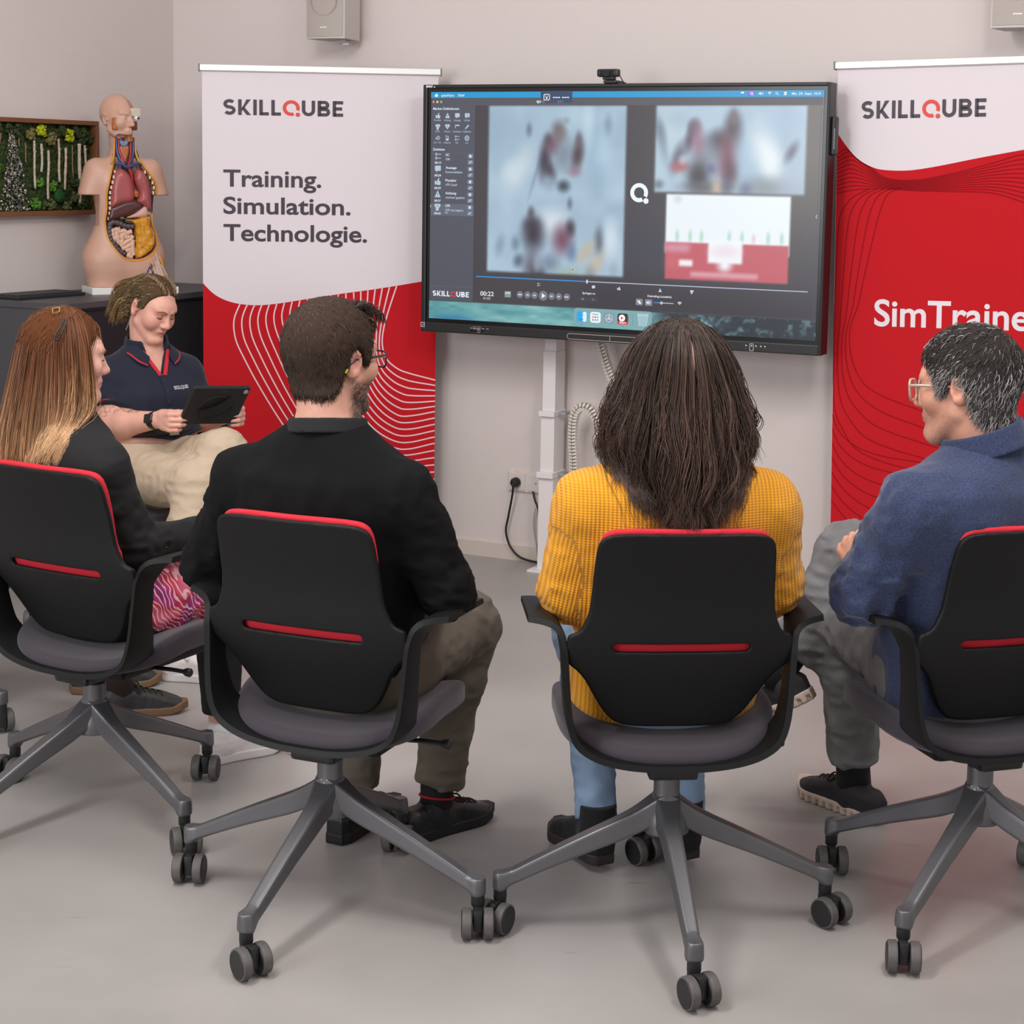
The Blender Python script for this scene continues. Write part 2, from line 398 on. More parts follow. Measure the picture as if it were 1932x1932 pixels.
# ------------------------------------------------------------------ roll-up banners
M_BW = mat('banner_white_print', (224, 214, 219), .7, spec=.2); M_BR = mat('banner_red_print', (192, 30, 38), .8, spec=.1, bump=(420, .05))
M_INK = mat('banner_dark_ink', (58, 46, 58), .5); M_LINE = mat('banner_pink_white_line', (232, 200, 208), .5); M_DRED = mat('banner_dark_red_line', (146, 20, 28), .8, spec=.1)
M_LOGO = mat('logo_red_ink', (218, 58, 50), .5); M_ALU = mat('brushed_aluminium', (225, 224, 222), .35, .6); M_ALUD = mat('grey_plastic_end_cap', (120, 120, 124), .5)
def banner(name, loc, rz, W, H, zb, label, tilt=0.0):
    t = empty(name, loc, rz, label, 'banner', 'roll-up banners'); t.rotation_euler = (0, -tilt, rz)
    MB().box(.005, 0, zb, W - .005, .0015, H - .012).build('banner_panel', M_BW, t)
    MB().box(-.004, -.012, H - .024, W + .004, .014, H, .003).build('top_rail', M_ALU, t)
    for x in (-.008, W + .002): MB().box(x, -.014, H - .0265, x + .006, .016, H + .002, .001).build('rail_end_cap', M_ALUD, t)
    MB().box(-.01, -.05, zb - .07, W + .01, .05, zb, .012).build('base_cassette', M_ALU, t)
    for x in (.12, W - .16): MB().box(x, -.17, zb - .085, x + .04, .17, zb - .07, .004).build('swivel_foot', M_ALU, t)
    MB().tube([(W / 2, .03, zb), (W / 2, .03, H - .02)], .007).build('support_pole', M_ALU, t)
    return t
# left banner
BLW, BLH = .8995, 1.891
bl = banner('rollup_banner', (-1.18899575, 6.63431101, 0), math.radians(4.8746), BLW, BLH, .085, 'white and red roll-up banner reading Training Simulation Technologie, partly behind the screen')
BB = [(.004, 1.105), (.006, 1.068), (.015, 1.056), (.051, 1.023), (.099, 1.0), (.147, .989), (.207, .985), (.28, .991), (.401, 1.011), (.522, 1.031), (.644, 1.049), (.735, 1.064), (.895, 1.093)]
bcurve = [(float(a), float(b)) for a, b in smooth_line(BB[1:], 70)]; bcurve[0] = (.005, bcurve[0][1]); bcurve[-1] = (BLW - .005, bcurve[-1][1])
r_ = MB(); r_.add([(x, -.0008, z) for x, z in bcurve] + [(x, -.0008, .086) for x, z in bcurve], [(len(bcurve) + i, len(bcurve) + i + 1, i + 1, i) for i in range(len(bcurve) - 1)]); r_.build('red_field', M_BR, bl)
GD = {21: [(.742, 1.064), (.712, .971), (.694, .903), (.688, .854), (.692, .817), (.707, .78), (.732, .755), (.769, .734), (.8945, .700)],
      15: [(.577, 1.04), (.584, .939), (.609, .816), (.634, .693), (.684, .612), (.752, .562), (.802, .56), (.8945, .577)],
      10: [(.431, 1.015), (.425, .962), (.444, .889), (.481, .815), (.524, .717), (.573, .593), (.629, .506), (.697, .453), (.772, .428), (.8945, .452)],
      5: [(.284, .992), (.273, .943), (.28, .894), (.316, .802), (.377, .666), (.451, .536), (.537, .437), (.636, .362), (.742, .312), (.8945, .310)],
      0: [(.144, .989), (.123, .935), (.121, .892), (.131, .843), (.159, .782), (.207, .69), (.292, .548), (.378, .424), (.495, .299), (.65, .198), (.8945, .166)]}
_gc = {k: smooth_line(v, 80) for k, v in GD.items()}; ln = MB()
_ks = sorted(_gc); _stack = np.stack([_gc[k] for k in _ks])
for k in range(22):
    j = min(np.searchsorted(_ks, k, side='right') - 1, len(_ks) - 2); f = (k - _ks[j]) / (_ks[j + 1] - _ks[j])
    P = _stack[j] * (1 - f) + _stack[j + 1] * f
    P[0, 1] = np.interp(P[0, 0], [a for a, b in bcurve], [b for a, b in bcurve]) - .001
    ribbon(ln, P, .0052, -.0014)
ln.build('wave_lines', M_LINE, bl)
logo(.084, 1.705, .450, .0585, -.0012, (M_INK, M_LOGO), bl)
for s, z, w in (('Training.', 1.437, .369), ('Simulation.', 1.334, .481), ('Technologie.', 1.231, .544)):
    link('slogan_lettering', text_mesh(s, .0895, .0017, width=w), M_INK, bl, (.083, -.0008, z))
# right banner
TLx, TLy, _ = wallpt(.7415, .15)
BRW = .86; br = banner('rollup_banner', (TLx, TLy, 0), -TH, BRW, 1.898, .085, 'red roll-up banner with white top behind the man in the navy fleece', math.radians(1.2))
# the tilt turns about the foot, so shift it back to keep its top left corner
br.location = Vector((TLx, TLy, 0)) + Vector((UV[0], UV[1], 0)) * (1.898 * math.sin(math.radians(1.2)))
Z0 = 1.8984
BB = [(.006, -.236), (.011, -.246), (.041, -.287), (.07, -.32), (.106, -.345), (.141, -.36), (.169, -.365), (.218, -.368), (.269, -.366), (.354, -.353), (.488, -.327), (.629, -.302), (.855, -.262)]
bcurve = [(float(a), float(b) + Z0) for a, b in smooth_line(BB, 70)]
r_ = MB(); r_.add([(x, -.0008, z) for x, z in bcurve] + [(x, -.0008, .086) for x, z in bcurve], [(len(bcurve) + i, len(bcurve) + i + 1, i + 1, i) for i in range(len(bcurve) - 1)]); r_.build('red_field', M_BR, br)
dl = MB()
def fam(A, B, n, w=.004):
    A = smooth_line(A, 70); B = smooth_line(B, 70)
    for k in range(n): ribbon(dl, A + (B - A) * (k / (n - 1)), w, -.0012)
def clipc(P):
    return [(x, min(z + Z0, np.interp(x, [a for a, b in bcurve], [b for a, b in bcurve]) - .003)) for x, z in P]
# pencil of lines meeting below the white wave, fanning out to both sides
for k in range(11):
    f = k / 10; zl = -.300 - .135 * f; zr = -.318 - .135 * f
    P = [(.006, zl - .01), (.06, zl + .012 - .01 * f), (.16, -.385 - .043 * f - .02 * (1 - f) * 0), (.27, -.400 - .035 * f), (.40, -.378 - .060 * f), (.53, -.345 - .098 * f), (.63, zr - .02 * f), (.74, zr - .01 - .05 * f), (.855, zr - .04 - .09 * f)]
    ribbon(dl, clipc(smooth_line(P, 60)), .0042, -.0012)
fam([(.228, Z0 - .425), (.185, Z0 - .445), (.160, Z0 - .50), (.140, Z0 - .58), (.110, Z0 - .72), (.088, Z0 - .83), (.064, Z0 - .90), (.063, Z0 - .97), (.078, Z0 - 1.034), (.116, Z0 - 1.096), (.177, Z0 - 1.134), (.331, Z0 - 1.184), (.55, Z0 - 1.26), (.855, Z0 - 1.36)],
    [(.120, Z0 - .43), (.06, Z0 - .46), (.025, Z0 - .51), (.014, Z0 - .58), (.010, Z0 - .72), (.008, Z0 - .83), (.007, Z0 - .93), (.007, Z0 - 1.02), (.008, Z0 - 1.11), (.012, Z0 - 1.18), (.030, Z0 - 1.235), (.10, Z0 - 1.33), (.30, Z0 - 1.385), (.855, Z0 - 1.46)], 5)
for k in range(7):
    z = Z0 - 1.21 - .05 * k
    ribbon(dl, smooth_line([(.007, z), (.03 + .004 * k, z - .055), (.09 + .006 * k, z - .105), (.20, z - .135), (.40, z - .15), (.855, z - .19)], 40), .004, -.0012)
dl.build('wave_lines', M_DRED, br)
logo(.0885, Z0 - .193, .415, .0595, -.0012, (M_INK, M_LOGO), br)
M_SIM = mat('banner_white_lettering', (228, 220, 226), .5)
link('product_lettering', text_mesh('SimTrainer', .128, .0021, width=.570), M_SIM, br, (.146, -.0010, Z0 - .893))

# ------------------------------------------------------------------ wall loudspeakers
M_SPK = mat('speaker_grey_plastic', (196, 188, 184), .55); M_SPG = mat('speaker_grille_cloth', (178, 168, 162), .8, bump=(700, .25)); M_WHT = mat('white_mark', (245, 243, 242), .5)
def speaker(u, off, z, label):
    t = wall_thing('wall_speaker', u, off, z, label, 'speaker', 'wall speakers')
    W, H = .175, .29
    def outline(dw, yo):
        a = [(x, -.012 * (1 - (x / (W / 2)) ** 2) + yo) for x in np.linspace(-W / 2 + dw, W / 2 - dw, 13)]; return a
    b = MB(); o = outline(0, -.10) + [(W / 2 - .02, .045), (-W / 2 + .02, .045)]
    n = len(o); b.add([(x, y, 0) for x, y in o] + [(x, y, H) for x, y in o], [tuple(range(n))[::-1], tuple(range(n, 2 * n))] + [(i, (i + 1) % n, n + (i + 1) % n, n + i) for i in range(n)])
    b.build('speaker_cabinet', M_SPK, t)
    g = MB(); o = outline(.006, -.1025); n = len(o)
    g.add([(x, y, .008) for x, y in o] + [(x, y, H - .008) for x, y in o], [(i, i + 1, n + i + 1, n + i) for i in range(n - 1)]); g.build('front_grille', M_SPG, t)
    k = MB(); disc(k, 0, .145, .060, -.1148, 36, .056); k.build('cone_ring', mat('speaker_cone_ring', (166, 156, 150), .8), t)
    w = MB()
    for i in range(6): w.box(-.0145 + i * .005, -.1152, .040 + (.001 if i % 2 else 0), -.0105 + i * .005, -.1142, .0445)
    w.build('maker_mark', M_WHT, t)
    MB().box(.005, -.03, -.014, .045, .02, 0, .003).build('bracket', M_SPK, t); MB().tube([(.03, -.02, -.016), (.055, -.02, -.016)], .004).build('bracket_screw', M_WHT, t)
    MB().box(-.03, .045, .05, .03, off + .0, .2, .003).build('wall_bracket', M_SPK, t)
    return t
speaker(-1.272, .095, 2.008, 'grey wall loudspeaker above the left banner, cut by the photo top')
speaker(1.345, .095, 1.998, 'grey wall loudspeaker in the top right corner above the right banner')

# ------------------------------------------------------------------ tambour cabinet and keyboard
M_ANT = mat('anthracite_laminate', (64, 64, 68), .5); M_TAM = mat('black_tambour_slats', (30, 29, 33), .55); M_TOP = mat('anthracite_worktop', (66, 66, 71), .42)
cb = wall_thing('tambour_cabinet', -1.905, .66, 0, 'long anthracite sideboard with black tambour front under the torso model', 'cabinet')
MB().box(-.2, -.566, .0, .185, .575, 1.0, .002).build('cabinet_body', M_ANT, cb)
MB().box(-.215, -.572, 1.0, .215, .58, 1.0225, .002).build('cabinet_top', M_TOP, cb)
tb = MB()
ys = np.arange(-.545, .33, .0075)
for y in ys: tb.box(.186, y, .05, .199, y + .0062, .985, .0)
tb.build('tambour_door', M_TAM, cb)
MB().box(.184, -.566, .0, .205, -.545, 1.0).build('door_stile', M_TAM, cb); MB().box(.184, .335, .0, .205, .36, 1.0).build('door_stile', M_TAM, cb)
MB().box(.184, -.545, .0, .2, .56, .05).build('plinth', M_TAM, cb); MB().box(.1855, .36, .05, .19, .57, .985).build('gap_shade_sheet', mat('painted_gap_shade', (14, 14, 15), .7), cb)  # flat black sheet on the solid body, painted as the dark of a gap
MB().tube([(.2, .29, .55), (.215, .29, .55), (.215, .29, .67), (.2, .29, .67)], .004).build('door_handle', M_ALUD, cb)
kb = wall_thing('computer_keyboard', -2.0, 1.02, 1.0225, 'flat black computer keyboard lying on the sideboard below the moss picture', 'keyboard')
kb.rotation_euler = (0, 0, -TH + PI / 2 - .06)
MB().box(-.17, -.078, 0, .17, .078, .012, .003).build('keyboard_body', mat('black_plastic', (34, 34, 37), .45), kb)
ky = MB()
for r in range(5):
    for c in range(16): ky.box(-.160 + c * .0200, -.066 + r * .0262, .012, -.160 + c * .0200 + .0172, -.066 + r * .0262 + .0215, .0165, .0)
ky.build('keys', mat('black_keycaps', (44, 44, 48), .5), kb)

# ------------------------------------------------------------------ moss picture
def moss_material(name, c1, c2, scale, strength):
    m = bpy.data.materials.new(name); m.use_nodes = True; nt = m.node_tree; b = nt.nodes['Principled BSDF']; N = nt.nodes.new; K = nt.links.new
    tc = N('ShaderNodeTexCoord'); n = N('ShaderNodeTexNoise'); n.inputs['Scale'].default_value = scale; n.inputs['Detail'].default_value = 6; K(tc.outputs['Object'], n.inputs['Vector'])
    cr = N('ShaderNodeValToRGB'); cr.color_ramp.elements[0].color = L4(c1); cr.color_ramp.elements[1].color = L4(c2); cr.color_ramp.elements[0].position = .38; cr.color_ramp.elements[1].position = .66
    K(n.outputs['Fac'], cr.inputs['Fac']); K(cr.outputs['Color'], b.inputs['Base Color']); b.inputs['Roughness'].default_value = .95
    bp = N('ShaderNodeBump'); bp.inputs['Strength'].default_value = strength; bp.inputs['Distance'].default_value = .006; K(n.outputs['Fac'], bp.inputs['Height']); K(bp.outputs['Normal'], b.inputs['Normal'])
    return m
mp_ = empty('moss_picture', wallpt(-2.14, 1.0, 1.497), PI / 2 - TH, 'brown framed picture of moss trees and a gravel path on the side wall', 'picture')
M_FR = mat('walnut_frame', (122, 76, 44), .45, noise=(9, .12))
fr = MB()
fr.box(-.46, -.045, .164, .46, 0, .181, .002); fr.box(-.46, -.045, -.181, .46, 0, -.164, .002); fr.box(.444, -.045, -.164, .46, 0, .164, .002); fr.box(-.46, -.045, -.164, -.444, 0, .164, .002)
fr.build('picture_frame', M_FR, mp_)
xs = np.linspace(-.444, .444, 150); zs = np.linspace(-.164, .164, 60); X, Z = np.meshgrid(xs, zs, indexing='ij')
Pn = np.stack([X.ravel() * 70, np.zeros(X.size), Z.ravel() * 70], 1); Y = -.014 - .006 * vnoise(Pn, 1) - .004 * vnoise(Pn * 2.3, 2)
V = np.stack([X.ravel(), Y, Z.ravel()], 1); ii = np.arange(X.size).reshape(X.shape)
F = np.stack([ii[:-1, :-1], ii[1:, :-1], ii[1:, 1:], ii[:-1, 1:]], -1).reshape(-1, 4)
link('moss_bed', npmesh('moss_bed', V, F), moss_material('dark_green_moss', (24, 34, 12), (62, 82, 26), 90, 1.0), mp_)
import bmesh
def ico(r, sub=1):
    bm = bmesh.new(); bmesh.ops.create_icosphere(bm, subdivisions=sub, radius=r); v = np.array([q.co[:] for q in bm.verts]); f = [[q.index for q in g.verts] for g in bm.faces]; bm.free(); return v, f
_iv, _if = ico(1, 1)
gv = MB(); gv2 = MB(); gv3 = MB()
for i in range(900):
    z = RNG.uniform(-.163, .14); hw = np.interp(z, [-.163, -.06, .05, .14], [.086, .058, .030, .010]); x = RNG.uniform(-1, 1) * hw - .012 * sstep(-.05, .14, z)
    r = RNG.uniform(.0022, .0045) * (1 if z < .02 else .75); q = _iv * r * RNG.uniform(.7, 1.2, 3) + (x, -.024, z)
    (gv, gv2, gv3)[int(RNG.choice(3, p=[.45, .32, .23]))].add(q, _if)
ge = bpy.data.objects.new('gravel_path', None); COL.objects.link(ge); ge.parent = mp_
for b_, c_, nm in ((gv, (58, 56, 56), 'dark_pebbles'), (gv2, (120, 116, 110), 'grey_pebbles'), (gv3, (206, 194, 176), 'pale_pebbles')):
    tag(b_.build(nm, mat(nm, c_, .6), ge), kind='stuff')
M_BIRCH = mat('birch_bark', (188, 172, 152), .8, noise=(160, .35)); M_BIRCHD = mat('brown_twig_bark', (128, 104, 82), .85, noise=(160, .3))
TR = [(.102, .106, .105, -.08), (.141, .088, .14, -.018), (.18, .064, .176, -.12), (.237, .109, .242, -.055), (.279, .075, .272, -.085), (.317, .086, .322, -.04), (.358, .092, .355, -.137), (.389, .087, .395, .001), (.022, .119, .023, .076), (.053, .091, .056, .018), (-.079, .126, -.084, .079), (-.099, .116, -.098, .036), (-.16, .11, -.158, -.06), (-.22, .1, -.222, -.1), (-.30, .11, -.296, -.05), (-.37, .1, -.372, -.11)]
for i, (x0, z0, x1, z1) in enumerate(TR):
    thin = i in (8, 9, 10, 11, 5); r = .0026 if thin else (.0075 if i == 6 else .0050)
    pts = smooth_line([(x0, -.030, z0), ((x0 * 2 + x1) / 3 + random.uniform(-.004, .004), -.031, (2 * z0 + z1) / 3), ((x0 + 2 * x1) / 3 + random.uniform(-.004, .004), -.030, (z0 + 2 * z1) / 3), (x1, -.029, z1)], 14)
    t = MB().tube(pts, r, 7, rs=[r * (.85 + .3 * random.random()) for _ in pts]); t.tube([pts[4], (pts[4][0] + .008, -.032, pts[4][2] + .012)], r * .45, 5)
    t.build('tree_trunk', M_BIRCHD if thin else M_BIRCH, mp_, smooth=True)
FO = [(.084, .121, .028, 2), (.146, .132, .031, 1), (.197, .109, .030, 2), (.258, .14, .028, 0), (.299, .121, .030, 1), (.341, .137, .023, 0), (.384, .128, .030, 0), (.372, .097, .020, 0), (-.039, .142, .022, 0), (.012, .133, .030, 0), (-.087, .14, .025, 0), (-.098, .002, .023, 3), (.131, -.058, .023, 3), (.204, -.07, .023, 3), (.103, -.139, .028, 3), (.192, -.14, .025, 4), (.282, -.146, .025, 4), (.33, -.055, .023, 0), (.375, -.137, .030, 0), (.329, -.116, .025, 4), (.155, -.145, .018, 4), (.42, .11, .022, 0), (.225, .128, .02, 0), (-.16, .13, .03, 2), (-.22, .12, .03, 1), (-.30, .13, .03, 2), (-.37, .12, .03, 0), (-.18, -.12, .03, 3), (-.28, -.13, .03, 4), (-.40, -.12, .03, 0)]
FM = [moss_material('dark_moss_tuft', (22, 34, 14), (70, 88, 38), 160, .8), moss_material('lime_yellow_moss_tuft', (140, 152, 8), (196, 204, 24), 160, .8), moss_material('olive_moss_tuft', (84, 78, 44), (138, 128, 74), 160, .8),
      moss_material('bright_fern_tuft', (40, 88, 22), (104, 160, 44), 160, .8), moss_material('sage_moss_tuft', (48, 62, 28), (104, 116, 64), 160, .8)]
for x, z, r, k in FO:
    b_ = MB()
    for j in range(34):
        a = RNG.normal(size=3); a /= np.linalg.norm(a); a *= RNG.random() ** .4 * r * .85; s_ = RNG.uniform(.16, .34) * r
        b_.add(_iv * s_ * RNG.uniform(.8, 1.2, 3) + (min(max(x + a[0] * 1.05, -.43), .437 - s_ * .5), -.030 + a[1] * .42, min(max(z + a[2], -.158), .157)), _if)
    b_.build('moss_tuft', FM[k], mp_, smooth=True)
bv, bf = ico(.026, 3); bv = bv * (1 + .06 * vnoise(bv * 150, 5))[:, None]
link('moss_ball', npmesh('moss_ball', bv * (1, .6, 1) + (.232, -.034, -.108), np.array(bf)), moss_material('deep_green_moss_ball', (12, 52, 14), (28, 92, 28), 200, .8), mp_)

# ------------------------------------------------------------------ sockets, plugs and leads
M_SOC = mat('white_socket_plastic', (214, 206, 202), .4); M_BLK = mat('black_cable_rubber', (20, 20, 21), .5)
so = wall_thing('wall_socket', -.505, 0, .312, 'white wall socket with a black plug left of the screen column', 'socket')
MB().box(-.04, -.009, -.04, .205, 0, .04, .002).build('socket_frame', M_SOC, so)
for x in (0, .082, .164): MB().box(x - .034, -.014, -.034, x + .034, -.008, .034, .002).build('socket_insert', M_SOC, so)
MB().lathe([(.003, .0), (.003, .0015)], 12, (.082, -.0145, 0), 'y').build('blank_screw', M_ALUD, so)
MB().box(-.012, -.0105, .034, .014, -.0085, .040).build('inspection_sticker', mat('peach_sticker', (226, 190, 160), .5), so)
def lead(name, pts, r, m, label, plug=False):
    t = wall_thing(name, pts[0][0], 0, pts[0][1], label, 'cable')
    P = [(u - pts[0][0], -o, z - pts[0][1]) for u, z, o in pts]
    MB().tube(smooth_line(P, 40), r, 8).build('cable_sheath', m, t, smooth=True)
    if plug:
        MB().lathe([(.012, .0), (.019, .004), (.019, .02), (.013, .032), (.004, .034)], 20, (0, -.0145, 0), 'y').build('plug', m, t, auto=.6)
    return t
lead('power_cable', [(-.505, .311, .046), (-.508, .27, .044), (-.532, .17, .03), (-.541, .114, .03), (-.52, .055, .03), (-.47, .018, .036), (-.36, .008, .045), (-.31, .006, .05)], .0045, M_BLK, 'black power cable hanging from the socket in a loop to the floor', True)
lead('data_cable', [(-.436, .280, .012), (-.424, .25, .02), (-.406, .212, .024), (-.400, .13, .024), (-.405, .045, .024), (-.39, .008, .03), (-.33, .006, .04)], .004, M_BLK, 'thin black cable under the right socket beside the screen column')
lead('network_cable', [(-.402, .245, .02), (-.420, .21, .022), (-.426, .15, .022), (-.414, .08, .022), (-.39, .01, .03), (-.34, .006, .05)], .003, mat('light_grey_cable', (176, 174, 176), .5), 'pale grey cable behind the black leads at the screen column')
# ================================================================== screen on its column
M_BEZ = mat('black_bezel', (26, 26, 27), .42); M_BEZ2 = mat('black_bezel_inner', (8, 8, 9), .25); M_WCOL = mat('white_powder_coat', (226, 220, 220), .45)
SW, SH = 1.4904, .83825
tv = wall_thing('interactive_display', float((0)), .3, 1.3775, 'large black interactive display showing blurred training videos', 'screen')
# local: x right, y into the wall, z up, origin at the screen centre
def S(x, y): return (x - SW / 2, SH / 2 - y)           # screen metres from the top left corner
bz = MB(); fy = -.006
ox0, oz1 = S(-.031, -.027); ox1, oz0 = S(1.512, .889); ix0, iz1 = S(-.013, -.014); ix1, iz0 = S(1.502, .853)
bz.box(ox0, fy, oz0, ix0, .075, oz1, .004); bz.box(ix1, fy, oz0, ox1, .075, oz1, .004); bz.box(ix0 - .002, fy, iz1, ix1 + .002, .075, oz1, .004); bz.box(ix0 - .002, fy, oz0, ix1 + .002, .075, iz0, .004)
bz.build('bezel', M_BEZ, tv)
MB().box(ix0, .0015, iz0, ix1, .07, iz1).build('panel_glass', M_BEZ2, tv)
MB().box(-.55, .075, -.35, .55, .11, .33, .01).build('rear_housing', M_BEZ, tv)
sx, sz = S(1.516, .09); MB().box(ox1 - .002, .02, sz - .125, ox1 + .016, .06, sz + .004, .006).build('side_handle', M_BEZ, tv)
MB().box(ox1 + .010, .018, sz - .105, ox1 + .0145, .03, sz - .035).build('handle_slot', M_BEZ2, tv)
M_TRIM = mat('beige_tray_trim', (176, 160, 146), .5); M_PORT = mat('pale_port_marks', (168, 164, 164), .5)
def outline_rect(mb, x0, z0, x1, z1, r, w, y):
    pts = []
    for cx, cz, a in ((x1 - r, z0 + r, -PI / 2), (x1 - r, z1 - r, 0), (x0 + r, z1 - r, PI / 2), (x0 + r, z0 + r, PI)):
        for k in range(7): t = a + k * PI / 12; pts.append((cx + r * math.cos(t), cz + r * math.sin(t)))
    ribbon(mb, pts + pts[:2], w, y)
pt = MB(); a, b = S(.573, .884); c, d = S(.905, .864); outline_rect(pt, a, b, c, d, .0095, .002, fy - .0006)
e, _ = S(.740, 0); rect(pt, e - .001, b, e + .001, d, fy - .0006); pt.build('pen_tray_trim', M_TRIM, tv)
po = MB()
for x, w in ((.182, .008), (.196, .012), (.212, .014), (.232, .010), (.250, .010)):
    q, z = S(x, .866); rect(po, q - w / 2, z - .0012, q + w / 2, z + .0012, fy - .0006)
q, z = S(.206, .865); outline_rect(po, q - .016, z - .004, q + .016, z + .005, .002, .0009, fy - .0006)
q, z = S(.214, .876); outline_rect(po, q - .005, z - .005, q + .005, z + .005, .001, .0012, fy - .0006); po.build('port_marks', M_PORT, tv)
pb = MB()
for x in (.184, .200, .228, .248): q, z = S(x, .876); rect(pb, q - .005, z - .0035, q + .005, z + .0035, fy - .0004)
pb.build('port_sockets', M_BEZ2, tv); q, z = S(.248, .8765); u_ = MB(); rect(u_, q - .004, z - .0015, q + .004, z + .0015, fy - .0008); u_.build('blue_usb_tongue', mat('blue_usb', (40, 80, 130), .5), tv)
bt = MB()
for x in (1.248, 1.268, 1.284, 1.301, 1.316): q, z = S(x, .868); disc(bt, q, z, .0024, fy - .0006, 12)
q, z = S(1.268, .873); outline_rect(bt, q - .0065, z - .012, q + .0065, z + .012, .002, .0013, fy - .0006); bt.build('button_marks', mat('button_white', (222, 220, 216), .5), tv)
b2 = MB(); q, z = S(1.248, .880); disc(b2, q, z, .003, fy - .0006, 12); b2.build('blue_indicator', mat('blue_indicator', (40, 50, 120), .5), tv)
b3 = MB(); q, z = S(1.228, .877); disc(b3, q, z, .004, fy - .0006, 12); b3.build('infrared_window', mat('dark_red_window', (60, 20, 20), .3), tv)
es = MB(); q, z = S(-.0225, .8635); rect(es, q - .0085, z - .009, q + .0085, z + .009, fy - .0008); es.build('energy_sticker', mat('sticker_grey_white', (190, 190, 196), .5), tv)
es = MB(); rect(es, q - .0062, z - .0066, q + .0062, z + .0066, fy - .0011); es.build('energy_sticker_print', mat('sticker_dark', (50, 52, 56), .5), tv)
es = MB(); poly(es, [(q - .005, z - .002), (q - .001, z - .004), (q + .005, z + .004), (q + .004, z + .005), (q - .001, z - .0015)], fy - .0014); es.build('energy_sticker_tick', mat('sticker_grey_white', None), tv)
q, z = S(-.018, -.0165); link('maker_lettering', text_mesh('SMART', .0105, .0004, width=.028), M_WHT, tv, (q, fy - .0006, z)); b4 = MB(); rect(b4, q + .032, z, q + .038, z + .003, fy - .0008); b4.build('maker_lettering_mark', M_WHT, tv)

# ---- what the screen shows: one colour grid for pictures and panes, crisp pieces on top
nx, ny = 372, 210
gx = np.linspace(0, SW, nx); gy = np.linspace(0, SH, ny); X, Yv = np.meshgrid(gx, gy, indexing='ij'); x = X.ravel(); y = Yv.ravel()
C = np.zeros((x.size, 3)); C[:] = (66, 63, 68)
P3 = np.stack([x, y, 0 * x], 1)
# right side of the pane is a little warmer, lower middle bluer (viewing angle of the real panel)
g = sstep(.78, 1.45, x) * sstep(.62, .2, y); C = C * (1 - g[:, None]) + np.array((98, 92, 88)) * g[:, None]
g = np.exp(-((x - .86) / .12) ** 2 - ((y - .55) / .1) ** 2); C = C * (1 - .5 * g[:, None]) + np.array((58, 62, 78)) * .5 * g[:, None]
g = sstep(.60, .75, y) * sstep(.5, .8, x); C = C * (1 - g[:, None]) + np.array((56, 53, 60)) * g[:, None]
def over(c, a):
    global C
    a = np.clip(a, 0, 1)[:, None]; C = C * (1 - a) + np.asarray(c, float) * a
def softrect(x0, y0, x1, y1, s): return sstep(x0 - s, x0 + s, x) * sstep(x1 + s, x1 - s, x) * sstep(y0 - s, y0 + s, y) * sstep(y1 + s, y1 - s, y)
def blob(cx, cy, rx, ry, rot=0.0, soft=.98):
    rx *= 1.12; ry *= 1.12
    dx = x - cx; dy = y - cy; c_, s_ = math.cos(rot), math.sin(rot); d = np.sqrt(((dx * c_ + dy * s_) / rx) ** 2 + ((-dx * s_ + dy * c_) / ry) ** 2)
    return sstep(1 + soft, 1 - soft, d)
def video(x0, y0, x1, y1, base, blobs):
    global C
    keep = C.copy(); m = softrect(x0, y0, x1, y1, .008)
    n = vnoise(P3 * 9, 3)[:, None] * 9 + vnoise(P3 * 22, 4)[:, None] * 5
    C = np.tile(np.asarray(base, float), (x.size, 1)) + n
    for c, cx, cy, rx, ry, rot, al in blobs: over(c, blob(cx, cy, rx, ry, rot) * al)
    C = keep * (1 - m[:, None]) + C * m[:, None]
